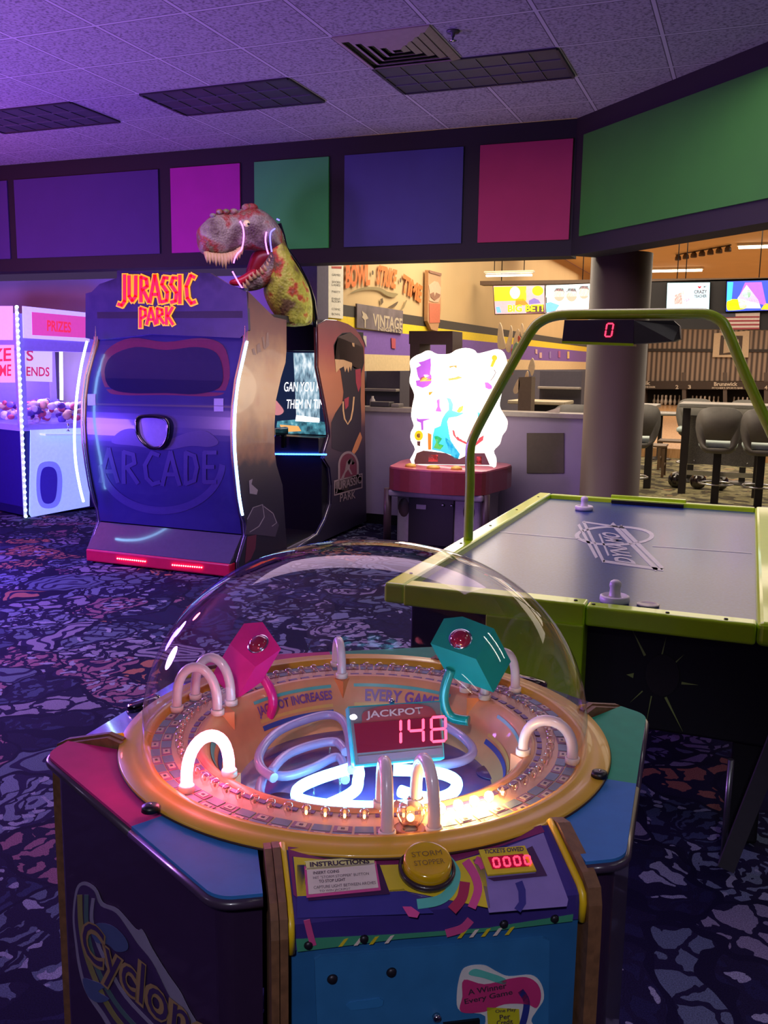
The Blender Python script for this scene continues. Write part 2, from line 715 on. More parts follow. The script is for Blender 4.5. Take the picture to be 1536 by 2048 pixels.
mb.box((1.5, 26.9, 0.02), (11.0, 20.0, 0.3))
struct(mb.build('floor_lanes', lane_mat))

# arcade ceiling (follows the chamfered soffit on the right)
ceil_poly = [(-10, -6), (5.5, -6), (5.5, 0.6), (-1.40, 7.52), (-10, 7.52)]
mb = MB()
mb.prism([(x, y, ZC) for x, y in ceil_poly], (0, 0, 0.05))
struct(mb.build('ceiling', ceiling_material()))
# hall ceiling
hall_cream = mat('hall_cream_paint', '#c9ac7c', 0.8, var=0.03, scale=2)
mb = MB()
mb.prism([(x, y, 3.95) for x, y in [(-4.1, 7.7), (-1.3, 7.7), (5.8, 0.6), (9, 0.6), (9, 37.3), (-4.1, 37.3)]], (0, 0, 0.05))
struct(mb.build('ceiling_hall', hall_cream))

# frieze soffit
navy_trim = mat('frieze_black', '#0b090e', 0.7)
n45 = Vector((1, 1, 0)).normalized()
mb = MB()
mb.prism([(-10, 7.53, 2.46), (-1.41, 7.53, 2.46), (-1.41, 7.53, ZC), (-10, 7.53, ZC)], (0, 0.24, 0))
struct(mb.build('wall_frieze_back', navy_trim))
mb = MB()
P0 = Vector((-1.41, 7.53, 0))
D45 = Vector((1, -1, 0)).normalized()
P1 = P0 + D45 * 9.6
mb.box((4.8, 0.12, 0.75), (9.6, 0.24, 1.5))
wfr = struct(mb.build('wall_frieze_right', navy_trim))
wfr.location = P0 + Vector((0, 0, 2.46))
wfr.rotation_euler = (0, 0, -PI / 4)
frieze = [(-7.01, -5.29, '#412c62', 'dim violet panel at the left end of the frieze'),
          (-5.155, -4.414, '#a41c82', 'magenta panel left of the dinosaur head'),
          (-4.267, -3.533, '#3aac50', 'green panel right above the dinosaur head'),
          (-3.383, -2.32, '#3d4078', 'dark blue panel in the middle of the frieze'),
          (-2.18, -1.43, '#a42a58', 'rose pink panel beside the bend of the frieze')]
for i, (x0, x1, c, lb) in enumerate(frieze):
    mb = MB()
    mb.box(((x0 + x1) / 2, 7.522, 2.966), (x1 - x0, 0.016, 0.762), bev=0.002)
    o = mb.build('frieze_panel', mat('frieze_paint_%d' % i, c, 0.75, var=0.04, scale=5))
    tag(o, lb, 'wall panel', 'colour panels of the frieze')
mb = MB()
mb.box((-7.65, 7.522, 2.966), (1.1, 0.016, 0.762), bev=0.002)
tag(mb.build('frieze_panel', mat('frieze_paint_0')), 'violet panel cut by the left picture edge', 'wall panel', 'colour panels of the frieze')
mb = MB()
rot45 = Matrix.Rotation(-PI / 4, 4, 'Z')
cen = P0 + D45 * (0.125 + 2.1) - n45 * 0.012 + Vector((0, 0, 2.972))
mb.box((0, 0, 0), (4.2, 0.016, 0.752))
gp = mb.build('frieze_panel', mat('frieze_paint_green', '#28741a', 0.75, var=0.04, scale=5))
gp.location = cen
gp.rotation_euler = (0, 0, -PI / 4)
tag(gp, 'long green panel on the angled right part', 'wall panel', 'colour panels of the frieze')

# lavender wall at the left behind the cabinets, its end and the counter wall
lav = mat('lavender_wall_paint', '#b4aec4', 0.85, var=0.03, scale=3)
purple_wall = mat('counter_wall_paint', '#8b7f9c', 0.8, var=0.05, scale=6)
grey_wall = mat('grey_partition_paint', '#5f5a72', 0.85)
mb = MB()
mb.box((-7.05, 8.52, 1.23), (5.9, 0.12, 2.46))
struct(mb.build('wall_back', lav))
mb = MB()
mb.box((-4.16, 8.45, 1.72), (0.26, 0.26, 3.44))
struct(mb.build('wall_end', grey_wall))
mb = MB()
mb.box((-2.55, 8.47, 0.56), (2.9, 0.14, 1.12))
cw = struct(mb.build('wall_counter', purple_wall))
mb = MB()
mb.box((-2.55, 8.47, 1.145), (2.94, 0.26, 0.045), bev=0.008)
struct(mb.build('trim_counter_cap', mat('counter_cap', '#8d8580', 0.35)))
mb = MB()
mb.box((-2.55, 8.392, 0.05), (2.9, 0.015, 0.1))
struct(mb.build('baseboard_counter', black))
pl_counter = Plane((0, 8.4, 0), (0, -1, 0))
o = decal('notice_board', pl_counter, [(rect(1054, 866, 1128, 946), mat('notice_dark', '#4e463f', 0.8))], None, 0.0, 0.012)
for v in o.data.vertices:
    pass
tag(o, 'crooked dark square panel hung on the purple counter wall', 'panel')
# left wall of the hall, running away from us
mb = MB()
mb.box((-4.17, 22.9, 1.95), (0.12, 28.6, 4.0))
struct(mb.build('wall_left', hall_cream))
stripes = [(2.08, 2.20, '#3b352f', 'stripe_dark'), (1.96, 2.08, '#e6c81e', 'stripe_yellow'), (1.69, 1.96, '#7552a8', 'stripe_purple'),
           (1.50, 1.69, '#d8bf92', 'stripe_cream'), (0.0, 1.50, '#474a60', 'stripe_blue_grey')]
for i, (z0, z1, c, nm) in enumerate(stripes):
    mb = MB()
    mb.box((-4.1, 22.8, (z0 + z1) / 2), (0.02, 28.4, z1 - z0))
    struct(mb.build('trim_%d' % (i + 1), mat(nm, c, 0.7)))
# far wall
mb = MB()
mb.box((2.0, 37.3, 2.0), (12.6, 0.2, 4.0))
struct(mb.build('wall_far', hall_cream))
# closing walls outside the frame
dk = mat('dark_room_wall', '#2b2238', 0.9)
for c, d, nm in (((-9.9, 1.0, 1.73), (0.1, 15, 3.46), 'wall_side_left'), ((0, -5.9, 1.73), (20, 0.1, 3.46), 'wall_rear')):
    mb = MB()
    mb.box(c, d)
    struct(mb.build(nm, dk))

# round column
col_mat = mat('column_brown_paint', '#54473c', 0.55, var=0.05, scale=3)
mb = MB()
mb.lathe([(0.0, 0.0), (0.262, 0.0), (0.262, 0.14), (0.245, 0.15), (0.245, 2.50), (0, 2.50)], (-1.055, 7.86, 0), 64)
col = mb.build('column', col_mat)
tag(col, 'round dark brown column under the bend of the frieze', 'column', kind='structure')

# ceiling light fixtures: dark troffers in the grid
tro_frame = mat('troffer_frame', '#26222b', 0.5)
tro_lens = mat('troffer_lens', '#36333f', 0.55, var=0.15, scale=6)
gx0, gy0 = -4.2863, 4.6462


def troffer(ix, iy, label):
    x0, y0 = gx0 + 0.61 * ix, gy0 + 0.61 * iy
    t = empty('ceiling_light', (x0 + 0.61, y0 + 0.305, ZC), label, 'ceiling light', 'switched off ceiling lights')
    mb = MB()
    for cx, cy, dx, dy in ((0.61, 0.01, 1.2, 0.02), (0.61, 0.6, 1.2, 0.02), (0.01, 0.305, 0.02, 0.57), (1.21, 0.305, 0.02, 0.57)):
        mb.box((x0 + cx, y0 + cy, ZC - 0.006), (dx, dy, 0.012))
    mb.build('frame', tro_frame, t)
    mb = MB()
    mb.box((x0 + 0.61, y0 + 0.305, ZC - 0.003), (1.18, 0.57, 0.004))
    ln = mb.build('lens', tro_lens, t)
    mb = MB()
    for k in range(1, 3):
        mb.box((x0 + 0.61, y0 + 0.57 * k / 3 + 0.02, ZC - 0.008), (1.18, 0.012, 0.006))
    for k in range(1, 7):
        mb.box((x0 + 1.18 * k / 7 + 0.02, y0 + 0.305, ZC - 0.008), (0.006, 0.56, 0.005))
    mb.build('louver', mat('louver', '#4a4656', 0.6), ln)
    return t


troffer(3, 2, 'unlit ceiling light beside the air vent')
troffer(0, 2, 'unlit ceiling light in the middle of the three')
troffer(-3, 2, 'unlit ceiling light at the left picture edge')


def lit_troffer(ix, iy, label, tm):
    t = troffer(ix, iy, label)
    t['group'] = 'lit ceiling lights'
    x0, y0 = gx0 + 0.61 * ix, gy0 + 0.61 * iy
    for dy in (0.17, 0.44):
        mb = MB()
        mb.tube([(x0 + 0.03, y0 + dy, ZC - 0.03), (x0 + 1.19, y0 + dy, ZC - 0.03)], 0.016, 10)
        mb.build('tube', tm, t)


lit_troffer(10, -6, 'lit twin tube ceiling light near the camera, right of the dome', mat('room_tube', '#ffffff', 0.4, emit=(1.0, 0.95, 0.90), estr=12.0))
lit_troffer(9, -3, 'lit twin tube ceiling light over the right end of the hockey table', mat('room_tube_bright', '#ffffff', 0.4, emit=(1.0, 0.97, 0.88), estr=24.0))
# air vent between grid lines 3..4
vt_m = mat('vent_paint', '#8f8378', 0.5)
x0, y0 = gx0 + 0.61 * 3, gy0 + 0.61 * 1
vt = empty('ceiling_vent', (x0 + 0.305, y0 + 0.3, ZC), 'square beige air vent with stepped louvers in the ceiling', 'air vent')
mb = MB()
for k, (r0, r1, z0, z1) in enumerate(((0.305, 0.262, 0.0, 0.018),)):
    for a in range(4):
        M = Matrix.Translation((x0 + 0.305, y0 + 0.305, ZC)) @ Matrix.Rotation(a * PI / 2, 4, 'Z')
        mb.prism([M @ Vector(p) for p in ((-r0, -r0, -z0), (r0, -r0, -z0), (r1, -r1, -z1), (-r1, -r1, -z1))], (0, 0, -0.008))
mb.build('vent_frame', vt_m, vt)
for k in range(4):
    r0 = 0.235 - 0.058 * k
    r1 = r0 - 0.034
    mb = MB()
    for a in range(4):
        M = Matrix.Translation((x0 + 0.305, y0 + 0.305, ZC)) @ Matrix.Rotation(a * PI / 2, 4, 'Z')
        mb.prism([M @ Vector(p) for p in ((-r0, -r0, -0.006), (r0, -r0, -0.006), (r1, -r1, -0.020), (-r1, -r1, -0.020))], (0, 0, -0.003))
    mb.build('louver', vt_m, vt)
mb = MB()
mb.box((x0 + 0.305, y0 + 0.305, ZC - 0.002), (0.52, 0.52, 0.004))
mb.build('duct_opening', black, vt)
# sprinkler
sp_p = onz(906, 62, ZC)
spk = empty('sprinkler', sp_p, 'small round fire sprinkler right of the ceiling vent', 'sprinkler')
mb = MB()
mb.lathe([(0, 0), (0.04, 0), (0.036, -0.01), (0.012, -0.012), (0.012, -0.03), (0, -0.03)], sp_p, 20)
mb.build('escutcheon', mat('sprinkler_metal', '#5b5560', 0.4, 0.5), spk)
mb = MB()
mb.lathe([(0, -0.03), (0.006, -0.03), (0.006, -0.05), (0.024, -0.052), (0, -0.056)], sp_p, 16)
mb.build('deflector', chrome, spk)
#@@PART2
# ================================================================ DINOSAUR ARCADE CABINET
XR, XL = -3.44, -4.82
jp = empty('arcade_cabinet', (-4.13, 6.9, 0), 'tall two seat dinosaur arcade cabinet with red lettering and glowing curved edges', 'arcade machine')
side_art = obj_z_mat('sunset_side_art', [(0.0, '#17142c'), (0.30, '#221a38'), (0.40, '#33253c'), (0.46, '#8c5c4c'), (0.56, '#c8935f'), (0.72, '#cc9c68'), (0.86, '#8a5650'), (1.0, '#64404e')], 0.45, (0.0, 2.1), 0.16, 5.0, 0.15)
front_art = obj_z_mat('jungle_side_art', [(0.0, '#1d1830'), (0.35, '#2c2238'), (0.50, '#4a3240'), (0.58, '#a0664f'), (0.75, '#b06d52'), (0.86, '#96484c'), (1.0, '#6c2b40')], 0.45, (0.0, 2.0), 0.10, 4.0, 0.15)
t_edge = mat('tmolding_silver', '#9c9aa6', 0.25, 0.8)
rear_px = [(497, 583), (496, 640), (495, 683), (487, 720), (478, 760), (472, 810), (470, 860), (471, 905), (475, 950), (480, 995), (486, 1030), (491, 1045), (493, 1072), (478, 1123), (478, 1154),
           (575, 1112), (570, 1040), (565, 970), (553, 930), (549, 900), (549, 850), (552, 800), (562, 755), (571, 725), (573, 700), (573, 640), (548, 634)]
front_px = [(636, 650), (637, 700), (637, 734), (643, 765), (652, 810), (658, 845), (660, 866), (660, 874), (652, 900), (649, 917), (660, 935), (664, 970), (663, 1008), (652, 1040), (637, 1069), (600, 1094), (600, 1104), (733, 1042),
            (730, 854), (729, 688), (720, 670), (710, 657), (696, 648), (675, 641), (655, 640)]
for nm, pxs, art in (('rear_side_panel', rear_px, side_art), ('front_side_panel', front_px, front_art)):
    pts = [onx(p[0], p[1], XR) for p in pxs]
    for p in pts:
        p.z = max(p.z, 0.012)
    for dx in (0, XL - XR + 0.04):
        mb = MB()
        mb.prism([p + Vector((dx, 0, 0)) for p in pts], (-0.04, 0, 0))
        sp_ = mb.build(nm, art, jp)
        mb = MB()
        mb.tube([p + Vector((dx - 0.02, 0, 0)) for p in pts], 0.006, 6, closed=True)
        mb.build('edge_trim', t_edge, sp_)
# curved rear shell
prof = [(5.962, 2.12), (5.955, 1.90), (5.945, 1.736), (5.88, 1.60), (5.82, 1.46), (5.775, 1.28), (5.755, 1.10), (5.762, 0.93), (5.785, 0.77), (5.82, 0.60), (5.855, 0.466), (5.885, 0.31)]


def prof_y(z):
    for (ya, za), (yb, zb) in zip(prof[:-1], prof[1:]):
        if zb <= z <= za:
            return ya + (yb - ya) * (z - za) / (zb - za)
    return prof[0][0] if z > prof[0][1] else prof[-1][0]


shell_m = mat('shell_blue_black', '#2b2860', 0.25, coat=0.5, var=0.15, scale=2.5)
IN = 0.012
cur = crv([(y + IN, z, 0) for y, z in prof], 4)
mb = MB()
ring = [(XL + 0.04, c[0], c[1]) for c in cur] + [(XL + 0.04, cur[-1][0] + 0.06, 0.31)] + [(XL + 0.04, 6.03, 1.5), (XL + 0.04, 6.03, 2.12)]
mb.prism(ring, (XR - XL - 0.08, 0, 0))
mb.build('rear_shell', shell_m, jp)
# header board
hp = Plane((0, 5.945, 0), (0, -1, 0))
hdr = [(171, 587), (183, 584), (199, 568), (234, 556), (234, 541), (420, 546), (452, 566), (493, 584), (497, 660), (480, 676), (300, 668), (190, 680), (171, 676)]
mb = MB()
mb.prism([hp.at(*p) for p in hdr], (0, 0.03, 0))
hb = mb.build('header_board', obj_z_mat('header_art', [(0.0, '#1c1a40'), (0.4, '#2a2450'), (0.7, '#3a3058'), (1.0, '#1e1a3a')], 0.4, (1.7, 2.3), 0.9, 9.0), jp)
# lettering of the header, hand drawn stroke letters
LET = {'J': [[(0.72, 0), (0.72, 0.86), (0.45, 1.0), (0.05, 0.95)]],
       'U': [[(0.1, 0), (0.12, 0.8), (0.45, 0.98), (0.8, 0.8), (0.82, 0)]],
       'R': [[(0.18, 1), (0.18, 0.06), (0.7, 0.14), (0.78, 0.4), (0.25, 0.55)], [(0.35, 0.52), (0.95, 1.0)]],
       'A': [[(0.05, 1), (0.48, 0.0), (0.95, 1.0)], [(0.25, 0.68), (0.75, 0.68)]],
       'S': [[(0.92, 0.1), (0.4, 0.08), (0.15, 0.32), (0.8, 0.6), (0.72, 0.9), (0.08, 0.95)]],
       'I': [[(0.5, 0), (0.5, 1)]],
       'C': [[(1.0, 0.1), (0.6, 0.02), (0.2, 0.4), (0.3, 0.8), (0.65, 0.98), (1.05, 0.92)]],
       'P': [[(0.2, 1), (0.2, 0.06), (0.75, 0.14), (0.78, 0.42), (0.25, 0.56)]],
       'K': [[(0.2, 1), (0.2, 0)], [(0.9, 0.0), (0.35, 0.5), (0.95, 1.0)]]}
logo_red = mat('logo_red', '#e8203a', 0.4, emit='#e81830', estr=0.55)
logo_yel = mat('logo_yellow', '#f8b020', 0.4, emit='#f8a818', estr=0.55)
cells = [('J', 236, 549, 21, 62), ('U', 258, 551, 19, 52), ('R', 280, 551, 21, 54), ('A', 300, 551, 24, 56), ('S', 323, 551, 17, 56), ('S', 341, 551, 17, 57), ('I', 356, 550, 11, 58), ('C', 370, 550, 22, 58),
         ('P', 279, 614, 18, 42), ('A', 294, 616, 20, 34), ('R', 313, 615, 18, 33), ('K', 331, 614, 18, 36)]
for lay, m_, wd, off in (('letter_outline', logo_yel, 12.5, 0.004), ('letter', logo_red, 6.6, 0.010)):
    for ch, x, y, w_, h_ in cells:
        mb = MB()
        for st in LET[ch]:
            pts = [Vector((x + a * w_, y + b * h_)) for a, b in st]
            k = wd if h_ > 45 else wd * 0.82
            # extend the ends of the outline a little
            if lay == 'letter_outline':
                pts[0] = pts[0] + (pts[0] - pts[1]).normalized() * 2.2
                pts[-1] = pts[-1] + (pts[-1] - pts[-2]).normalized() * 2.2
            for a, b in zip(pts[:-1], pts[1:]):
                t = (b - a).normalized() * k * 0.28
                a2 = a if a is pts[0] else a - t
                b2 = b if b is pts[-1] else b + t
                mb.prism([hp.at(q[0], q[1], off) for q in ribbon([a2, b2], k)], (0, -0.004, 0))
        mb.build(lay, m_, hb)


def shell_at(px, py, off=0.0):
    Y = 5.8
    for _ in range(14):
        p = ony(px, py, Y)
        Y = prof_y(p.z)
    p = ony(px, py, Y)
    return p


def shell_decal(name, shapes, parent, off=0.004):
    mb = MB()
    for k_, (pts, m_) in enumerate(shapes):
        vs = [mb.bm.verts.new((q.x, -0.00012 * k_, q.z)) for q in (shell_at(*p) for p in pts)]
        f = mb.bm.faces.new(vs)
        f.material_index = mb.mi(m_)
    for i in range(5, 42):
        z = 0.05 * i
        bmesh.ops.bisect_plane(mb.bm, geom=mb.bm.verts[:] + mb.bm.edges[:] + mb.bm.faces[:], plane_co=(0, 0, z), plane_no=(0, 0, 1))
    for v in mb.bm.verts:
        v.co.y = prof_y(v.co.z) + IN - off + v.co.y
    return mb.build(name, None, parent)


frame_red = mat('art_dark_red', '#5c1c3c', 0.35, coat=0.4)
window_navy = mat('art_window_navy', '#15143a', 0.2, coat=0.6)
shell_decal('painted_window_surround', [(crv([(200, 740), (212, 700), (260, 676), (330, 684), (400, 676), (444, 690), (458, 735), (452, 775), (430, 792), (330, 790), (240, 790), (212, 780)], 4, True), frame_red)], jp, 0.003)
shell_decal('rear_window', [(crv([(208, 745), (222, 712), (270, 694), (330, 700), (392, 694), (432, 706), (445, 745), (436, 776), (390, 788), (330, 786), (260, 786), (220, 776)], 4, True), window_navy)], jp, 0.006)
art_lilac = mat('art_lilac', '#39336c', 0.35, coat=0.3)
art_seam = mat('art_seam', '#0b0a20', 0.4)
shell_decal('seam', [([(168, 806), (470, 812), (470, 816), (168, 810)], art_seam)], jp, 0.004)
# emblem ring and word on the lower shell
outer = [(322 + 128 * math.cos(a), 925 + 104 * math.sin(a)) for a in [PI * (0.02 + 0.96 * i / 30) for i in range(31)]]
inner = [(322 + 116 * math.cos(a), 922 + 92 * math.sin(a)) for a in [PI * (0.02 + 0.96 * i / 30) for i in range(31)]]
shell_decal('emblem_ring', [(outer + inner[::-1], art_lilac)], jp, 0.004)
shapes = []
for ch, x, y, w_, h_ in (('A', 198, 898, 38, 66), ('R', 240, 900, 36, 66), ('C', 282, 904, 34, 66), ('A', 322, 904, 38, 66), ('D', 364, 902, 34, 66), ('E', 402, 902, 30, 64)):
    L3 = {'D': [[(0.2, 1), (0.2, 0.05), (0.7, 0.15), (0.85, 0.5), (0.7, 0.9), (0.2, 1)]], 'E': [[(0.95, 0.05), (0.2, 0.05), (0.2, 0.97), (0.95, 0.97)], [(0.2, 0.5), (0.8, 0.5)]]}
    for st in LET.get(ch, L3.get(ch)):
        pts = [Vector((x + a * w_, y + b * h_)) for a, b in st]
        for a, b in zip(pts[:-1], pts[1:]):
            t = (b - a).normalized() * 2
            shapes.append((ribbon([a - t, b + t], 8), art_lilac))
shell_decal('emblem_lettering', shapes, jp, 0.005)
shell_decal('emblem_dinosaur', [(crv([(222, 885), (240, 862), (268, 858), (290, 872), (330, 880), (372, 866), (410, 862), (436, 884), (418, 894), (380, 892), (330, 900), (270, 892)], 4, True), mat('art_dim_violet', '#2a2556', 0.35))], jp, 0.0045)
refl_grey = mat('reflection_grey', '#8d88a8', 0.5)  # pale reflection stripes on the glossy shell, painted as small patches
for r in (rect(174, 788, 190, 811), rect(427, 797, 446, 823)):
    shell_decal('sticker_or_reflection', [(r, refl_grey)], jp, 0.005)
# reflection in the middle of the shell, modelled as dark loop and lilac plate
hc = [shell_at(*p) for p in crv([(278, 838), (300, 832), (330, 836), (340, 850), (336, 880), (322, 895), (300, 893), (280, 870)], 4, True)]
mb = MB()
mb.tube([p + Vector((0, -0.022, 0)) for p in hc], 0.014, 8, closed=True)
hd = mb.build('reflection_frame', black_gloss, jp)
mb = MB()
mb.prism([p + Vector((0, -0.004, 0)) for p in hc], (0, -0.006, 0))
mb.build('reflection_plate', mat('reflection_lilac', '#8079ac', 0.15, coat=0.5), hd)
# glowing edge strips
led_blue = mat('led_blue_white', '#9fd4ff', 0.4, emit=(0.30, 0.62, 1.0), estr=9.0)
for X_, pl in ((XR + 0.004, [(495, 683), (487, 720), (478, 760), (472, 810), (470, 860), (471, 905), (475, 950), (480, 995), (486, 1030)]),
               (XL + 0.03, [(175, 683), (164, 730), (155, 790), (150, 860), (152, 920), (160, 970), (168, 1003)])):
    mb = MB()
    mb.tube([onx(p[0], p[1], X_) + Vector((0, -0.006, 0)) for p in crv(pl, 5)], 0.0095, 8)
    mb.build('led_strip', led_blue, jp)
# step platform and red bumper
plat = mat('step_glossy', '#3b3a4c', 0.12, coat=0.6)
mb = MB()
mb.prism([(XL + 0.04, 5.90, 0.30), (XL + 0.04, 5.725, 0.118), (XL + 0.04, 5.725, 0.09), (XL + 0.04, 6.5, 0.09), (XL + 0.04, 6.5, 0.30)], (XR - XL - 0.08, 0, 0))
mb.build('step', plat, jp)
red_b = mat('bumper_red', '#b8143a', 0.3, coat=0.4)
mb = MB()
mb.box((-4.13, 5.76, 0.065), (XR - XL - 0.07, 0.09, 0.098), bev=0.012)
bp = mb.build('bumper', red_b, jp)
led_red = mat('led_red', '#ff3040', 0.4, emit=(1.0, 0.05, 0.06), estr=14.0)
for a, b in (((235, 1117), (290, 1123)), ((345, 1130), (403, 1135))):
    pa, pb = ony(*a, 5.71), ony(*b, 5.71)
    mb = MB()
    n_ = 14
    for i in range(n_):
        mb.sphere(pa.lerp(pb, i / (n_ - 1)), 0.0065, 8)
    mb.build('tail_light', led_red, bp)
# cab interior, screen and console
mb = MB()
mb.box((-4.13, 6.85, 0.055), (1.30, 2.2, 0.08))
mb.build('floor_plate', black, jp)
mb = MB()
mb.box((-4.13, 6.28, 0.42), (1.28, 0.42, 0.2), bev=0.04)
mb.box((-4.13, 6.28, 0.2), (1.28, 0.38, 0.26))
mb.build('bench', mat('bench_black', '#17161f', 0.45), jp)
mb = MB()
mb.box((-4.13, 6.13, 0.95), (1.2, 0.1, 0.95), bev=0.04)
mb.build('bench_backrest', mat('bench_black'), jp)
mb = MB()
mb.box((-4.13, 6.72, 1.93), (1.30, 1.55, 0.05))
mb.build('roof', mat('roof_dark', '#231d2c', 0.5), jp)
mb = MB()
mb.box((-4.13, 7.84, 0.96), (1.30, 0.72, 1.84))
mb.build('screen_housing', black, jp)
mb = MB()
mb.box((-4.13, 7.36, 1.80), (1.30, 0.28, 0.22), bev=0.01)
mb.build('marquee_box', mat('marquee_box_black', '#15131f', 0.4), jp)
mb = MB()
mb.box((-4.13, 7.36, 0.86), (1.30, 0.26, 0.16), bev=0.01)
mb.box((-4.13, 7.40, 0.42), (1.30, 0.2, 0.72), bev=0.01)
cs = mb.build('console', mat('console_black', '#0e0d18', 0.35), jp)
mb = MB()
pa, pb = ony(545, 908, 7.20), ony(652, 909, 7.20)
for i in range(34):
    mb.sphere(pa.lerp(pb, i / 33), 0.008, 8)
mb.build('led_row', mat('led_blue', '#2040ff', 0.4, emit=(0.02, 0.12, 1.0), estr=14.0), cs)
for sx in (-4.45, -3.80):
    mb = MB()
    mb.box((sx, 7.10, 0.99), (0.05, 0.26, 0.07), bev=0.012)
    mb.box((sx, 7.18, 0.91), (0.04, 0.05, 0.14), bev=0.01)
    mb.build('gun', black_gloss, cs)
sp7 = Plane((0, 7.47, 0), (0, -1, 0))
scr_bg = mat('jungle_screen', '#0a0e1a', 0.2, emit=(0.006, 0.012, 0.035), estr=1.0)
mb = MB()
mb.prism([Vector((XL + 0.1, 7.475, 0.955)), Vector((XR - 0.05, 7.475, 0.955)), Vector((XR - 0.05, 7.475, 1.68)), Vector((XL + 0.1, 7.475, 1.68))], (0, -0.01, 0))
sc_ = mb.build('screen', scr_bg, jp)
fall, nt, b_ = nodes_of('waterfall_screen')
tc = N(nt, 'ShaderNodeTexCoord')
mp = N(nt, 'ShaderNodeMapping')
mp.inputs['Scale'].default_value = (14, 1, 5)
nz = N(nt, 'ShaderNodeTexNoise')
nz.inputs['Scale'].default_value = 2.5
nz.inputs['Detail'].default_value = 6
nt.links.new(tc.outputs['Object'], mp.inputs[0])
nt.links.new(mp.outputs[0], nz.inputs['Vector'])
rp = ramp(nt, [(0.3, '#3d5566'), (0.5, '#8fb0c0'), (0.72, '#f4fcff')])
nt.links.new(nz.outputs['Fac'], rp.inputs[0])
nt.links.new(rp.outputs[0], b_.inputs['Emission Color'])
b_.inputs['Emission Strength'].default_value = 0.8
b_.inputs['Base Color'].default_value = (0.02, 0.02, 0.02, 1)
water, nt, b_ = nodes_of('water_screen')
tc = N(nt, 'ShaderNodeTexCoord')
nz = N(nt, 'ShaderNodeTexNoise')
nz.inputs['Scale'].default_value = 18
nt.links.new(tc.outputs['Object'], nz.inputs['Vector'])
rp = ramp(nt, [(0.35, '#16424e'), (0.6, '#4d95a4'), (0.75, '#9ccdd4')])
nt.links.new(nz.outputs['Fac'], rp.inputs[0])
nt.links.new(rp.outputs[0], b_.inputs['Emission Color'])
b_.inputs['Emission Strength'].default_value = 0.8
b_.inputs['Base Color'].default_value = (0.02, 0.02, 0.02, 1)
e_white = mat('screen_white', '#ffffff', 0.4, emit=(0.92, 0.97, 1.0), estr=1.3)
e_orange = mat('screen_orange', '#c08040', 0.4, emit=(0.75, 0.36, 0.10), estr=0.9)
e_pink = mat('screen_salmon', '#c08080', 0.4, emit=(0.55, 0.22, 0.20), estr=0.7)
decal('waterfall_picture', sp7, [([(588, 706), (637, 706), (641, 842), (594, 838), (592, 790)], fall)], sc_, 0.012, 0.001)
decal('water_picture', sp7, [([(556, 842), (592, 839), (642, 843), (668, 846), (668, 870), (552, 866)], water)], sc_, 0.012, 0.001)
decal('splash_picture', sp7, [([(594, 830), (640, 836), (640, 845), (592, 842)], e_white)], sc_, 0.014, 0.001)
decal('caption_block', sp7, [([(561, 849), (598, 852), (604, 862), (566, 864)], e_orange)], sc_, 0.014, 0.001)
decal('character_picture', sp7, [(crv([(550, 800), (560, 808), (569, 822), (560, 830), (548, 826)], 4, True), e_pink)], sc_, 0.014, 0.001)
text_quad('screen_lettering', 'GAN YOU RES', sp7, (570, 783), (655, 783), (570, 764), e_white, sc_, 0.017, 0.0, 0.15)
text_quad('screen_lettering', 'THEM IN TIME', sp7, (575, 817), (656, 817), (575, 799), e_white, sc_, 0.017, 0.0, 0.15)
# printed side art
sd = Plane((XR, 0, 0), (1, 0, 0))


def c7(pts):
    return [(640 + a / 4.267, 620 + b / 4.267) for a, b in pts]


dino_br = mat('art_dino_brown', '#54403e', 0.45)
dino_dk = mat('art_dino_dark', '#241c2c', 0.45)
tooth_c = mat('art_tooth', '#c9a27a', 0.5)
gum_c = mat('art_gum', '#9a3048', 0.5)
or_c = mat('art_orange', '#b4714e', 0.5)
emb_c = mat('art_emblem', '#7d6a78', 0.5)
emb_d = mat('art_emblem_red', '#5a2038', 0.5)
fsp = [o for o in jp.children if o.name.startswith('front_side_panel')][0]
rsp = [o for o in jp.children if o.name.startswith('rear_side_panel')][0]
decal('printed_dinosaur', sd, [
    (c7([(95, 960), (130, 880), (190, 790), (200, 700), (175, 520), (125, 420), (115, 300), (150, 230), (190, 195), (260, 190), (320, 240), (368, 320), (375, 450), (352, 540), (345, 760), (352, 900), (350, 1040), (290, 1190), (180, 1210), (100, 1180)]), dino_dk),
    (c7([(120, 300), (150, 235), (190, 200), (260, 195), (320, 245), (362, 320), (368, 440), (340, 500), (290, 500), (255, 450), (180, 420), (122, 420)]), dino_br)], fsp, 0.001, 0.0008)
decal('printed_teeth', sd, [(c7([(125, 420), (200, 425), (270, 450), (272, 470), (262, 520), (250, 480), (240, 535), (228, 490), (212, 530), (200, 480), (185, 490), (165, 500), (135, 535)]), tooth_c),
                            (c7(ribbon([(195, 780), (197, 860), (208, 930), (235, 975), (262, 930), (278, 850), (288, 740)], 12)), tooth_c),
                            (c7([(300, 510), (345, 500), (350, 640), (325, 700), (305, 620)]), gum_c),
                            (c7([(205, 760), (245, 740), (240, 820), (215, 850)]), gum_c),
                            (c7([(270, 280), (290, 282), (292, 315), (278, 310)]), tooth_c),
                            (c7([(270, 1210), (300, 1130), (340, 1040), (358, 1090), (320, 1190), (290, 1230)]), or_c)], fsp, 0.0022, 0.0008)
arc_o = [(240 + 88 * math.cos(a), 1330 - 125 * math.sin(a)) for a in [PI * i / 24 for i in range(25)]]
arc_i = [(240 + 72 * math.cos(a), 1330 - 106 * math.sin(a)) for a in [PI * i / 24 for i in range(25)]]
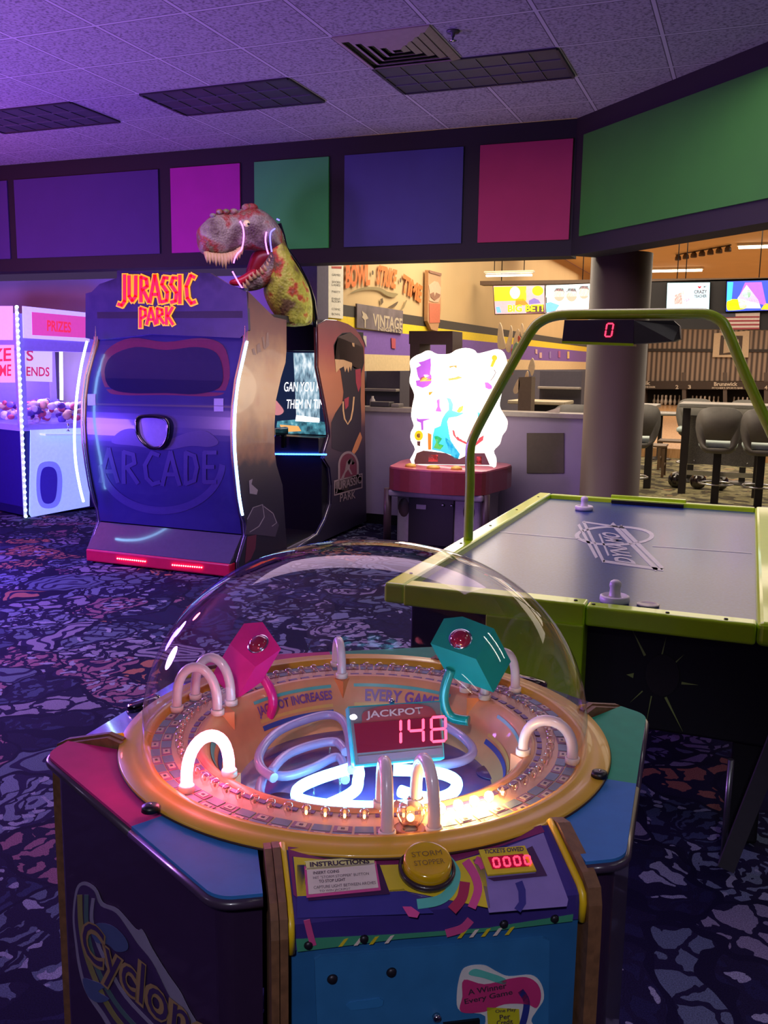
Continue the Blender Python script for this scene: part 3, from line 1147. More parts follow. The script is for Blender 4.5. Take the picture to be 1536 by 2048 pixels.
decal('printed_emblem', sd, [(c7([(312, 1330)] + arc_i + [(168, 1440), (312, 1420)]), emb_d),
                             (c7([(328, 1420)] + arc_o + [(152, 1470), (168, 1470)] + arc_i[::-1] + [(312, 1420)]), emb_c),
                             (c7([(118, 1455), (360, 1392), (360, 1520), (118, 1586)]), emb_c),
                             (c7([(126, 1465), (352, 1405), (352, 1510), (126, 1572)]), dino_dk),
                             (c7([(175, 1440), (210, 1370), (225, 1290), (270, 1255), (298, 1300), (280, 1320), (255, 1315), (250, 1350), (275, 1400), (262, 1405), (238, 1360), (215, 1390), (200, 1440)]), emb_c)], fsp, 0.0022, 0.0008)
text_quad('emblem_lettering', 'JURASSIC', sd, (670.5, 987), (721.5, 971), (670.5, 965), emb_c, fsp, 0.005, 0.01)
text_quad('emblem_lettering', 'PARK', sd, (679, 1004), (710, 996), (679, 988), emb_c, fsp, 0.005, 0.01)
# jungle silhouettes, vehicle and torn lettering on the rear side panel
c8 = lambda pts: [(480 + a / 4.265, 640 + b / 4.265) for a, b in pts]
veh = mat('art_vehicle', '#3f3552', 0.45)
mar = mat('art_maroon', '#5c2040', 0.45)
pale = mat('art_pale', '#8a7f98', 0.5)
decal('printed_vehicle', sd, [(c8([(60, 1690), (110, 1600), (190, 1570), (280, 1640), (330, 1750), (300, 1850), (120, 1830), (40, 1830)]), veh),
                              (c8([(60, 1850), (140, 1830), (130, 1950), (90, 2040), (40, 2080), (50, 1960)]), mar)], rsp, 0.001, 0.0008)
decal('printed_outline', sd, [(c8(ribbon([(60, 1700), (110, 1600), (190, 1575), (205, 1680), (160, 1760), (80, 1810)], 7)), pale),
                              (c8(ribbon([(200, 1590), (280, 1650), (310, 1730), (270, 1760)], 6)), pale),
                              (c8([(75, 1370), (105, 1355), (95, 1400), (150, 1450), (140, 1490), (80, 1480)]), pale)], rsp, 0.0022, 0.0008)
claw_c = mat('art_claw_mark', '#94726c', 0.5)
decal('printed_claw_lettering', sd, [(c8([(100, 250), (120, 240), (135, 300), (110, 295)]), claw_c), (c8([(140, 215), (165, 195), (180, 270), (160, 275), (145, 290)]), claw_c),
                                     (c8([(185, 150), (200, 140), (215, 230), (225, 110), (240, 105), (248, 215), (215, 250), (200, 245)]), claw_c)], rsp, 0.001, 0.0008)
# hazard striped sill in the doorway
haz = Plane((XR - 0.02, 0, 0), (1, 0, 0))
sh = [([(566, 1104), (640, 1070), (640, 1092), (566, 1128)], mat('hazard_grey', '#6c6678', 0.5))]
mb = MB()
a_, b2_, c_, d_ = [haz.at(*p) for p in ((574, 1098), (638, 1066), (638, 1092), (574, 1124))]
for p in (a_, b2_, c_, d_):
    p.z = max(p.z, 0.012)
mb.prism([a_, b2_, c_, d_], (-0.03, 0, 0))
sill = mb.build('sill', mat('hazard_grey'), jp)
for k in range(4):
    x_ = 578 + (0, 8, 42, 50)[k]
    sl = -0.5
    yt = 1098 + (x_ - 574) * sl + 2
    decal('hazard_stripe', haz, [([(x_ + 4, yt), (x_ + 8, yt - 2), (x_ + 4, yt + 20), (x_, yt + 22)], black)], sill, 0.001, 0.001)

# ---------------------------------------------------------------- dinosaur head and neck on top of the cabinet
Hp = ony(540, 485, 6.7)
hdir = Vector((-0.75, -0.66, 0)).normalized()
hn = Vector((hdir.y, -hdir.x, 0)).normalized()
if hn.y > 0:
    hn = -hn
HPl = Plane(Hp, hn)


def c9(x, y):
    return (370 + x / 5.297, 390 + y / 5.297)


def hp_at(x, y, off=0.0):
    return HPl.at(*c9(x, y), off)


skin, nt, b_ = nodes_of('dinosaur_skin')
tc = N(nt, 'ShaderNodeTexCoord')
nz = N(nt, 'ShaderNodeTexNoise')
nz.inputs['Scale'].default_value = 4.5
nz.inputs['Detail'].default_value = 5
nt.links.new(tc.outputs['Object'], nz.inputs['Vector'])
rp = ramp(nt, [(0.30, '#4a2c34'), (0.40, '#6a5a52'), (0.50, '#a09a88'), (0.57, '#a03c34'), (0.62, '#7d7a5a'), (0.70, '#8a9a44')])
nt.links.new(nz.outputs['Fac'], rp.inputs[0])
vv = N(nt, 'ShaderNodeTexVoronoi')
vv.inputs['Scale'].default_value = 60
nt.links.new(tc.outputs['Object'], vv.inputs['Vector'])
bp_ = N(nt, 'ShaderNodeBump')
bp_.inputs['Strength'].default_value = 0.6
bp_.inputs['Distance'].default_value = 0.01
nt.links.new(vv.outputs['Distance'], bp_.inputs['Height'])
nt.links.new(bp_.outputs[0], b_.inputs['Normal'])
nt.links.new(rp.outputs[0], b_.inputs['Base Color'])
b_.inputs['Roughness'].default_value = 0.45
nskin, nt, b_ = nodes_of('dinosaur_neck_skin')
tc = N(nt, 'ShaderNodeTexCoord')
nz = N(nt, 'ShaderNodeTexNoise')
nz.inputs['Scale'].default_value = 5.5
nz.inputs['Detail'].default_value = 4
nt.links.new(tc.outputs['Object'], nz.inputs['Vector'])
rp = ramp(nt, [(0.30, '#4a2c2c'), (0.40, '#7a6a3a'), (0.48, '#b0bc3c'), (0.54, '#ccd850'), (0.60, '#c8502c'), (0.68, '#6a6a40')])
nt.links.new(nz.outputs['Fac'], rp.inputs[0])
nt.links.new(rp.outputs[0], b_.inputs['Base Color'])
vv = N(nt, 'ShaderNodeTexVoronoi')
vv.inputs['Scale'].default_value = 45
nt.links.new(tc.outputs['Object'], vv.inputs['Vector'])
bp_ = N(nt, 'ShaderNodeBump')
bp_.inputs['Strength'].default_value = 0.6
bp_.inputs['Distance'].default_value = 0.01
nt.links.new(vv.outputs['Distance'], bp_.inputs['Height'])
nt.links.new(bp_.outputs[0], b_.inputs['Normal'])
b_.inputs['Roughness'].default_value = 0.5


def organ(name, secs, m_, parent, seg=20, pw=2.3, jag=0.0, off=0.0):
    """secs: (top px, bottom px, half width) cross sections"""
    rings = []
    for (t, b, hw) in secs:
        T, B = hp_at(*t, off), hp_at(*b, off)
        c = (T + B) / 2
        u = (T - B) / 2
        ring = []
        for j in range(seg):
            a = 2 * PI * j / seg
            ca, sa = math.cos(a), math.sin(a)
            ca = math.copysign(abs(ca) ** (2 / pw), ca)
            sa = math.copysign(abs(sa) ** (2 / pw), sa)
            ring.append(c + hn * hw * ca + u * sa)
        rings.append(ring)
    mb = MB()
    mb.loft(rings, m=m_)
    o = mb.build(name, m_, parent)
    if jag:
        md = o.modifiers.new('sub', 'SUBSURF')
        md.levels = 1
        md.render_levels = 2
    return o


hd = organ('dinosaur_head', [((120, 400), (130, 470), 0.03), ((135, 352), (150, 600), 0.095), ((200, 290), (215, 640), 0.125), ((270, 215), (300, 665), 0.135), ((350, 178), (400, 660), 0.135),
                             ((440, 190), (490, 640), 0.13), ((520, 185), (560, 600), 0.135), ((590, 140), (640, 585), 0.16), ((680, 120), (720, 590), 0.185), ((780, 145), (830, 600), 0.19), ((880, 210), (920, 610), 0.18), ((980, 320), (985, 640), 0.15), ((1040, 450), (1020, 640), 0.10)],
           skin, jp, jag=1)
organ('lower_jaw', [((1000, 480), (1010, 620), 0.12), ((890, 560), (985, 760), 0.13), ((830, 690), (950, 870), 0.125), ((760, 790), (880, 960), 0.115), ((690, 850), (780, 1010), 0.10), ((630, 910), (690, 1020), 0.085), ((585, 985), (600, 1028), 0.045)],
      skin, hd, jag=1)
organ('mouth_lining', [((930, 560), (960, 640), 0.10), ((820, 570), (915, 720), 0.115), ((720, 590), (850, 800), 0.10), ((690, 700), (770, 870), 0.085), ((640, 830), (690, 940), 0.06)], mat('mouth_red', '#8c1428', 0.35, coat=0.3, var=0.3, scale=12), hd, off=-0.03, jag=1)
organ('tongue', [((740, 760), (770, 840), 0.05), ((650, 820), (680, 910), 0.055), ((560, 880), (590, 970), 0.05), ((450, 905), (470, 965), 0.03)], mat('tongue_red', '#c0283a', 0.3, coat=0.4), hd, off=0.02, jag=1)
organ('neck', [((1000, 330), (870, 560), 0.12), ((1060, 560), (880, 760), 0.17), ((1150, 720), (860, 900), 0.19), ((1240, 850), (830, 1010), 0.20), ((1310, 990), (860, 1110), 0.20), ((1340, 1130), (920, 1230), 0.19), ((1340, 1300), (1000, 1310), 0.18), ((1330, 1400), (1010, 1400), 0.17)],
      nskin, jp, jag=1)
mb = MB()
bk = [(1000, 300), (1040, 430), (1070, 560), (1200, 740), (1300, 930), (1365, 1120), (1385, 1300), (1385, 1400)]
mb.tube([hp_at(x, y) - hn * 0.02 for x, y in bk], 0.022, 8)
mb.build('neck_backing', black_gloss, jp)
ivory = mat('tooth_ivory', '#d6b884', 0.35)
for i, (x, y, l) in enumerate([(205, 635, 80), (235, 645, 85), (268, 650, 70), (300, 652, 95), (335, 655, 85), (368, 655, 105), (400, 652, 120), (432, 648, 80), (462, 640, 80), (492, 632, 70), (520, 618, 70), (545, 600, 70), (568, 588, 50)]):
    mb = MB()
    mb.cone(hp_at(x, y - 16, 0.10), hp_at(x + 6, y + l * 1.25, 0.115), 0.023)
    mb.build('tooth', ivory, hd)
for i, (x, y) in enumerate([(600, 990), (630, 950), (660, 905), (700, 880), (740, 855), (780, 830), (815, 800), (845, 765), (870, 735), (890, 700)]):
    mb = MB()
    mb.cone(hp_at(x + 16, y + 14, 0.10), hp_at(x - 14, y - 54, 0.105), 0.017)
    mb.build('tooth', ivory, hd)
mb = MB()
mb.sphere(hp_at(622, 332, 0.135), 0.034, 16)
ey = mb.build('eye', mat('eye_cream', '#e8d49a', 0.15, coat=0.8, emit='#f0e0b0', estr=0.15), hd)
mb = MB()
mb.sphere(hp_at(628, 338, 0.165), 0.010, 10)
mb.build('pupil', black_gloss, ey)
mb = MB()
for x, y, r in ((640, 150, 0.045), (690, 150, 0.05), (500, 190, 0.035), (420, 190, 0.03), (350, 190, 0.03), (280, 230, 0.025)):
    mb.sphere(hp_at(x, y, 0.07), r, 12, (1, 1, 0.7))
mb.build('brow_ridge', skin, hd)
# neon outlines along cheeks and jaw
neo = mat('neon_violet', '#ff80ff', 0.4, emit=(0.75, 0.18, 1.0), estr=2.2)
neb = mat('neon_blue', '#6060ff', 0.4, emit=(0.16, 0.14, 1.0), estr=2.0)
for pts, mm, of in (([(545, 305), (570, 350), (585, 430), (580, 520), (560, 600), (520, 640), (490, 700), (480, 740)], neo, 0.145), ([(805, 425), (795, 500), (805, 580), (825, 655)], neo, 0.20), ([(895, 390), (850, 430), (845, 520), (860, 630)], neb, 0.20),
                    ([(478, 820), (510, 880), (550, 950), (600, 1022)], neo, 0.10), ([(920, 285), (950, 300)], neb, 0.17)):
    mb = MB()
    mb.tube([hp_at(p[0], p[1], of) for p in crv(pts, 5)], 0.006, 6)
    mb.build('neon_line', mm, hd)

# ================================================================ PRIZE CRANE MACHINE (left edge)
C0 = Vector((-6.70, 7.13, 0))
e1 = Vector((0.294, 0.956, 0)).normalized()
e2 = Vector((-0.956, 0.294, 0)).normalized()
nR = Vector((0.956, -0.294, 0)).normalized()
cl = empty('prize_crane_machine', C0, 'glowing violet prize crane machine with pale lit front at the left edge', 'arcade machine')
cab_lav = mat('cabinet_lavender', '#8f84c8', 0.35, emit=(0.16, 0.09, 0.75), estr=0.30)
cab_dark = mat('cabinet_dark_blue', '#1a1450', 0.4)
H = 2.02


def cl_box(mb, a0, a1, b0, b1, z0, z1, m_=None):
    """a along e1 (front face), b along e2 (depth)"""
    pts = [C0 + e1 * a0 + e2 * b0, C0 + e1 * a1 + e2 * b0, C0 + e1 * a1 + e2 * b1, C0 + e1 * a0 + e2 * b1]
    mb.prism([p + Vector((0, 0, z0)) for p in pts], (0, 0, z1 - z0), m_)


mb = MB()
cl_box(mb, 0, 0.95, 0, 0.95, 0.02, 0.10)
mb.build('plinth', cab_dark, cl)
mb = MB()
cl_box(mb, 0.02, 0.95, 0.03, 0.95, 0.10, 0.90)
lb = mb.build('lower_cabinet', mat('cabinet_dark_violet', '#2a1f78', 0.4), cl)
for a, b in ((0, 0), (0.87, 0), (0, 0.87), (0.87, 0.87)):
    mb = MB()
    cl_box(mb, a, a + 0.07, b, b + 0.07, 0.9, 1.68)
    mb.build('corner_post', cab_lav, cl)
mb = MB()
cl_box(mb, 0, 0.95, 0, 0.95, 1.66, H)
tb = mb.build('top_box', cab_lav, cl)
mb = MB()
cl_box(mb, 0, 0.95, 0, 0.95, 0.87, 0.93)
mb.build('window_sill', cab_lav, cl)
gl = clear_mat('clear_glass')
for pts in (((0.07, 0.01), (0.87, 0.01)), ((0.01, 0.07), (0.01, 0.87))):
    (a0, b0), (a1, b1) = pts
    A = C0 + e1 * a0 + e2 * b0
    B = C0 + e1 * a1 + e2 * b1
    mb = MB()
    mb.prism([A + Vector((0, 0, 0.93)), B + Vector((0, 0, 0.93)), B + Vector((0, 0, 1.66)), A + Vector((0, 0, 1.66))], (B - A).cross(Vector((0, 0, 1))).normalized() * 0.004)
    mb.build('glass_pane', gl, cl)
mb = MB()
cl_box(mb, 0.05, 0.9, 0.90, 0.94, 0.93, 1.66)
mb.build('rear_mirror', mat('rear_panel_violet', '#6a5ac0', 0.3, emit=(0.25, 0.15, 0.9), estr=0.25), cl)
pF = Plane(C0 + nR * 0.001, nR)
e_cy = mat('backlit_panel_ice', '#c8d8ff', 0.35, emit=(0.28, 0.45, 1.0), estr=0.55)
e_door = mat('prize_door_blue', '#241a90', 0.3, emit=(0.06, 0.03, 0.6), estr=0.25)
o = decal('lower_front', pF, [([(60, 860), (178, 855), (178, 1012), (62, 1034), (58, 1028)], e_cy)], cl, 0.0, 0.012)
decal('prize_door_rim', pF, [(crv([(82, 925), (110, 925), (122, 950), (120, 995), (108, 1014), (82, 1014), (72, 990), (72, 945)], 4, True), mat('prize_rim', '#8ea0f0', 0.3, emit=(0.16, 0.2, 0.9), estr=0.4))], cl, 0.012, 0.006)
decal('prize_door', pF, [(crv([(86, 935), (104, 935), (112, 952), (110, 990), (102, 1005), (86, 1005), (79, 985), (79, 952)], 4, True), e_door)], cl, 0.018, 0.004)
decal('marquee_frame', pF, [([(44, 612), (178, 626), (178, 684), (46, 676)], mat('frame_glow', '#c0b8ff', 0.3, emit=(0.45, 0.35, 1.0), estr=0.8))], tb, 0.0, 0.012)
mq = decal('marquee', pF, [([(62, 624), (172, 634), (172, 676), (63, 670)], mat('marquee_pink', '#b03080', 0.3, emit=(0.60, 0.06, 0.38), estr=0.7))], tb, 0.013, 0.004)
text_quad('marquee_lettering', 'PRIZES', pF, (92, 662), (140, 666), (92, 640), mat('marquee_red', '#c01030', 0.3, emit=(0.75, 0.03, 0.12), estr=0.7), mq, 0.019, 0.03)
post_w = mat('poster_white', '#e8e4f8', 0.5, emit=(0.75, 0.68, 1.0), estr=0.45)
inF = Plane(C0 + e2 * 0.05, nR)
po = decal('poster', inF, [([(50, 694), (104, 696), (104, 764), (50, 762)], post_w)], cl, 0.0, 0.006)
text_quad('poster_lettering', 'S', inF, (52, 722), (66, 722), (52, 700), mat('poster_red', '#d02060', 0.5, emit=(0.7, 0.05, 0.2), estr=0.4), po, 0.008, 0.02)
text_quad('poster_lettering', 'ENDS', inF, (52, 752), (98, 753), (52, 733), MATS['poster_red'], po, 0.008, 0.02)
mb = MB()
p = Plane(C0 + e2 * 0.5, nR)
mb.tube([p.at(122, 698), p.at(123, 800)], 0.018, 10)
mb.build('lamp_tube', mat('tube_white', '#ffffff', 0.3, emit=(0.85, 0.8, 1.0), estr=4.0), cl)
# left hand face panels
pL = Plane(C0, -e1)
pk = mat('left_sign_pink', '#e090d0', 0.4, emit=(0.85, 0.30, 0.75), estr=0.7)
ls = decal('side_sign', pL, [([(-60, 690), (28, 690), (30, 765), (-60, 765)], pk)], cl, 0.0, 0.006)
text_quad('side_sign_lettering', 'PRIZE', pL, (-60, 725), (24, 722), (-60, 700), MATS['marquee_red'], ls, 0.008, 0.02)
text_quad('side_sign_lettering', 'EVERY TIME', pL, (-70, 755), (24, 752), (-70, 733), MATS['marquee_red'], ls, 0.008, 0.02)
decal('side_top_glow', pL, [([(-60, 612), (26, 612), (26, 680), (-60, 680)], mat('side_glow_pink', '#e0a0ff', 0.4, emit=(0.7, 0.35, 1.0), estr=0.6))], tb, 0.0, 0.006)
# LED dots along the corner
mb = MB()
mb.tube([pF.at(32, 612, 0.006), pF.at(50, 1034, 0.006)], 0.016, 8)
lstrip = mb.build('led_strip', mat('led_backing', '#b8b0ff', 0.3, emit=(0.4, 0.45, 1.0), estr=0.8), cl)
mb = MB()
mb.sphere((0, 0, 0), 0.017, 8)
led0 = mb.build('led', mat('led_mint', '#d0fff0', 0.4, emit=(0.55, 1.0, 0.95), estr=5.0), None)
for i in range(36):
    t = i / 35
    lo3 = led0 if i == 0 else led0.copy()
    if i:
        COL.objects.link(lo3)
    lo3.location = pF.at(32 + 18 * t, 614 + 418 * t, 0.014)
    par(lo3, lstrip)
# prize heap: uncounted small plush and capsules
mb = MB()
rr = random.Random(3)
pm = [mat('plush_%d' % i, c, 0.7) for i, c in enumerate(['#e8e0ff', '#d06080', '#8070e0', '#e0c0a0', '#6040a0', '#f0f0ff'])]
for i in range(150):
    a, b = rr.uniform(0.1, 0.85), rr.uniform(0.08, 0.85)
    z = 0.96 + rr.uniform(0, 0.17)
    q = C0 + e1 * a + e2 * b + Vector((0, 0, z))
    mb.sphere(q, rr.uniform(0.025, 0.05), 8, (rr.uniform(0.6, 1.2), rr.uniform(0.6, 1.2), rr.uniform(0.6, 1.1)), rr.choice(pm))
o = mb.build('prize_heap', None, None)
tag(o, 'heap of small pale and pink prizes inside the crane machine', 'prizes', kind='stuff')
jp_ = pF.at(131, 862, 0.05)
mb = MB()
mb.lathe([(0, 0), (0.02, 0), (0.018, 0.006), (0.005, 0.01), (0.005, 0.05), (0.014, 0.055), (0.016, 0.068), (0.008, 0.08), (0, 0.082)], jp_, 14)
mb.build('joystick', chrome, cl)
mb = MB()
q = [pF.at(78, 866), pF.at(175, 866)]
mb.prism([q[0], q[1], q[1] + nR * 0.12, q[0] + nR * 0.12], (0, 0, -0.02))
mb.build('control_shelf', e_cy, cl)
lamp('crane_interior_light', 'POINT', C0 + e1 * 0.45 + e2 * 0.45 + Vector((0, 0, 1.55)), 14, (0.75, 0.55, 1.0), 0.08)

# neighbouring machine, only its dark flank shows
nb = empty('arcade_machine', (-7.75, 6.35, 0), 'dark violet machine flank cut off by the left picture edge below the pink sign', 'arcade machine')
mb = MB()
mb.box((-7.72, 6.35, 0.45), (0.7, 0.6, 0.86), rz=0.3, bev=0.03)
mb.build('cabinet_body', mat('cabinet_dark_violet'), nb)
mb = MB()
mb.box((-7.72, 6.35, 0.95), (0.74, 0.64, 0.1), rz=0.3, bev=0.03)
mb.build('control_panel', mat('panel_pink_violet', '#a050b0', 0.3), nb)

# ================================================================ TICKET GAME WITH GLOWING SIGN
tg = empty('ticket_game_machine', (-2.45, 7.85, 0), 'low red ticket game with glowing white cloud shaped sign of a blue toothy fish', 'arcade machine')
pT = Plane((0, 7.74, 0), (0, -1, 0))


def c2(pts):
    return [(800 + a / 5.908, 680 + b / 5.908) for a, b in pts]


cloud = crv(c2([(160, 1450), (200, 1290), (150, 1180), (150, 1090), (185, 1010), (155, 900), (170, 760), (190, 640), (135, 500), (150, 370), (140, 250), (200, 190), (270, 160), (350, 125), (440, 165), (600, 165), (680, 120), (790, 95), (880, 120), (925, 160),
                (1050, 135), (1160, 110), (1230, 150), (1270, 280), (1262, 400), (1220, 520), (1200, 640), (1180, 780), (1230, 880), (1272, 960), (1258, 1060), (1210, 1130), (1180, 1230), (1110, 1310), (1140, 1400), (1130, 1500), (1060, 1480), (600, 1470)]), 3, True)
glow_w = mat('sign_glow_white', '#fffdf4', 0.4, emit=(1.0, 0.93, 0.80), estr=1.35)
sg = decal('lit_sign', pT, [(cloud, glow_w)], tg, 0.0, 0.05)
# the sign casts a warm glow
ms = lambda n_, c, s=0.75: mat(n_, c, 0.4, emit=hexc(c), estr=s * 0.48)
f_blue, f_teal, f_green, f_purp, f_yel, f_red, f_or, f_dk, f_cream = ms('sign_blue', '#3fc0e0', 0.9), ms('sign_teal', '#3aa8b8', 0.8), ms('sign_green', '#58b848'), ms('sign_purple', '#9a50c0'), ms('sign_yellow', '#f0b818', 1.0), ms('sign_red', '#e04848', 0.8), ms('sign_orange', '#f07820', 0.9), ms('sign_dark', '#5a3a38', 0.4), ms('sign_cream', '#f8e8c8', 1.2)
white_hot = MATS['sign_glow_white']
sh = [
    (c2([(385, 215), (300, 250), (240, 265), (270, 300), (215, 330), (235, 430), (260, 470), (210, 480), (220, 540), (290, 565), (350, 545), (395, 500), (395, 420), (380, 400), (390, 300)]), f_purp),
    (c2([(265, 445), (300, 430), (350, 445), (395, 450), (390, 480), (260, 490)]), f_yel),
    (c2([(300, 410), (350, 405), (375, 425), (320, 440)]), white_hot),
    (c2(circ(1135, 212, 32, 34)), f_yel), (c2([(1110, 240), (1150, 245), (1115, 320), (1085, 315)]), f_yel),
    (c2([(1020, 500), (1060, 500), (1105, 540), (1105, 575), (1070, 582), (1030, 565)]), f_purp),
    (c2(ribbon([(1130, 350), (1150, 385), (1120, 440), (1090, 480)], 8)), f_dk),
    (c2([(590, 455), (680, 440), (710, 425), (760, 445), (700, 465), (600, 480)]), f_or), (c2([(600, 310), (690, 300), (690, 335), (660, 315), (610, 330)]), f_or),
    (c2([(455, 710), (490, 690), (490, 780), (515, 845), (440, 840), (465, 780)]), f_purp),
    (c2([(360, 615), (415, 605), (385, 645), (365, 650)]), f_or),
    (c2([(220, 910), (240, 930), (400, 925), (300, 955), (300, 1060), (275, 1060), (270, 975), (225, 955)]), f_purp),
    (c2(circ(245, 1125, 50, 60)), f_yel), (c2(circ(245, 1125, 22, 26)), f_dk), (c2([(225, 1190), (265, 1190), (260, 1250), (228, 1240)]), f_dk),
    (c2([(350, 1090), (395, 1110), (390, 1290), (355, 1290)]), f_or),
    # fish
    (c2([(570, 680), (620, 690), (650, 760), (640, 830), (700, 850), (780, 860), (700, 900), (600, 915), (580, 960), (600, 1080), (620, 1180), (680, 1270), (730, 1340), (710, 1400), (670, 1405), (620, 1350), (500, 1310), (400, 1290), (410, 1120), (430, 1040), (500, 1010), (520, 930), (560, 860), (600, 820), (595, 740)]), f_blue),
    (c2([(420, 1130), (470, 1130), (520, 1160), (480, 1220), (540, 1240), (500, 1290), (420, 1270), (450, 1200)]), f_green),
    (c2([(560, 1150), (620, 1190), (680, 1280), (730, 1345), (700, 1400), (640, 1350), (560, 1290)]), f_teal),
    (c2([(935, 850), (985, 860), (1000, 930), (1030, 960), (960, 975), (940, 940)]), f_blue),
    (c2([(640, 1060), (660, 1060), (680, 1120), (760, 1180), (850, 1220), (900, 1215), (940, 1160), (1010, 1120), (1000, 1180), (900, 1255), (820, 1235), (700, 1180), (650, 1120)]), f_red),
    (c2([(590, 1090), (640, 1120), (700, 1190), (820, 1250), (890, 1270), (860, 1300), (740, 1290), (660, 1280)]), f_cream),
    (c2([(690, 840), (720, 790), (770, 770), (760, 830), (720, 860)]), f_yel),
    # base scene
    (c2([(190, 1420), (220, 1330), (300, 1300), (560, 1330), (720, 1400), (860, 1330), (1020, 1330), (1080, 1470), (200, 1460)]), f_dk),
    (c2(rect(360, 1350, 470, 1430)), f_red), (c2(rect(925, 1370, 985, 1460)), f_red)]
decal('sign_picture', pT, [sh[i] for i in range(len(sh))], sg, 0.052, 0.002)
mb = MB()
for k in range(7):
    x = 690 + 40 * k
    y = 1110 + 22 * k if k < 5 else 1190 - 14 * (k - 4)
    mb.prism([pT.at(*q, 0.056) for q in c2([(x - 18, y - 10), (x + 20, y), (x, y + 34)])], (0, -0.002, 0))
mb.build('printed_tooth', white_hot, sg)
red_top = mat('game_red', '#84323a', 0.35, coat=0.4)
mb = MB()
ring_t, ring_b = [], []
top_pts = crv([(-2.93, 7.62, 0), (-2.84, 7.40, 0), (-2.47, 7.32, 0), (-2.10, 7.40, 0), (-2.01, 7.62, 0), (-2.03, 8.22, 0), (-2.91, 8.22, 0)], 4, True)
mb.prism([(p.x, p.y, 0.50) for p in top_pts], (0, 0, 0.19))
tt = mb.build('play_table', red_top, tg)
mb = MB()
mb.prism([(p.x * 0.99 - 0.025, (p.y - 7.8) * 0.985 + 7.8, 0.69) for p in top_pts], (0, 0, 0.012))
mb.build('table_top', mat('game_top_pink', '#c06070', 0.3, coat=0.4), tt)
mb = MB()
for x, y, r in ((-2.72, 7.5, 0.05), (-2.5, 7.47, 0.06), (-2.3, 7.5, 0.05)):
    mb.lathe([(0, 0), (r, 0), (r * 0.9, 0.02), (r * 0.3, 0.03), (0, 0.03)], (x, y, 0.702), 18)
mb.build('score_cup', mat('cup_yellow', '#c8a040', 0.4), tt)
mb = MB()
mb.box((-2.47, 7.84, 0.25), (0.78, 0.60, 0.50), bev=0.03)
mb.box((-2.47, 7.72, 0.47), (0.86, 0.6, 0.06), bev=0.02)
pb_ = mb.build('pedestal', mat('pedestal_grey', '#8d8690', 0.5), tg)
mb = MB()
mb.box((-2.53, 7.535, 0.22), (0.42, 0.02, 0.42), bev=0.006)
dr = mb.build('coin_door', mat('coin_door_black', '#1d1b20', 0.4), pb_)
mb = MB()
mb.box((-2.62, 7.52, 0.35), (0.09, 0.006, 0.04))
mb.build('sticker_or_reflection', mat('sticker_pale', '#a8a2ac', 0.5), dr)
for x in (-2.30, -2.22):
    mb = MB()
    mb.lathe([(0, 0), (0.014, 0), (0.012, 0.012), (0, 0.014)], (x - 0.12, 7.523, 0.38), 12, axis=(0, -1, 0))
    mb.build('lock', chrome, dr)
for x in (-2.79, -2.19):
    mb = MB()
    mb.sphere((x, 7.55, 0.33), 0.085, 18, (0.7, 0.25, 1.15))
    mb.build('round_ornament', mat('ornament_brown', '#4a3a3e', 0.4), pb_)
for x in (-2.93, -2.03):
    mb = MB()
    mb.tube([(x, 7.5, 0.02), (x, 7.5, 0.5)], 0.035, 12)
    mb.build('leg', mat('ornament_brown'), tg)
lamp('sign_glow_light', 'POINT', (-2.40, 7.40, 1.35), 16, (1.0, 0.84, 0.60), 0.25)

# ================================================================ BEHIND THE COUNTER (hall side)
bx = mat('hutch_brown', '#4a3630', 0.5)
hu = empty('open_hutch', (-3.3, 9.3, 0), 'dark brown open frame cabinet behind the glowing sign', 'cabinet')
pH = Plane((0, 9.15, 0), (0, -1, 0))
mb = MB()
mb.prism([pH.at(*p) for p in rect(818, 662, 905, 688)], (0, 0.35, 0))
mb.build('top_box', bx, hu)
for r in (rect(820, 688, 839, 830), rect(892, 688, 905, 830)):
    mb = MB()
    q = [pH.at(*p) for p in r]
    q[2].z = q[3].z = 0.0
    mb.prism(q, (0, 0.35, 0))
    mb.build('post', bx, hu)
mb = MB()
q = [pH.at(*p) for p in rect(830, 760, 900, 768)]
mb.prism(q, (0, 0.35, 0))
mb.build('shelf', bx, hu)
# low dark consoles standing behind the counter
for i, (x0, x1, y0, y1, Y, lb) in enumerate(((733, 800, 742, 800, 9.6, 'broad dark grey seating console behind the counter left of the glowing sign'), (1080, 1164, 742, 806, 12.0, 'dark blue grey console behind the counter beside the column'))):
    pl = Plane((0, Y, 0), (0, -1, 0))
    t = empty('seating_console', (pl.at((x0 + x1) / 2, y1).x, Y, 0), lb, 'console')
    q = [pl.at(*p) for p in rect(x0, y0, x1, y1)]
    q[2].z = q[3].z = 0.0
    mb = MB()
    mb.prism(q, (0, 0.4, 0))
    mb.build('body', mat('console_grey_blue', '#4a4654', 0.5), t)
    mb = MB()
    a, b = pl.at(x0, y0 + 8), pl.at(x1, y0 + 8)
    mb.box(((a.x + b.x) / 2, Y - 0.06, a.z - 0.16), (abs(b.x - a.x), 0.12, 0.03), bev=0.006)
    mb.build('ledge', mat('counter_cap'), t)
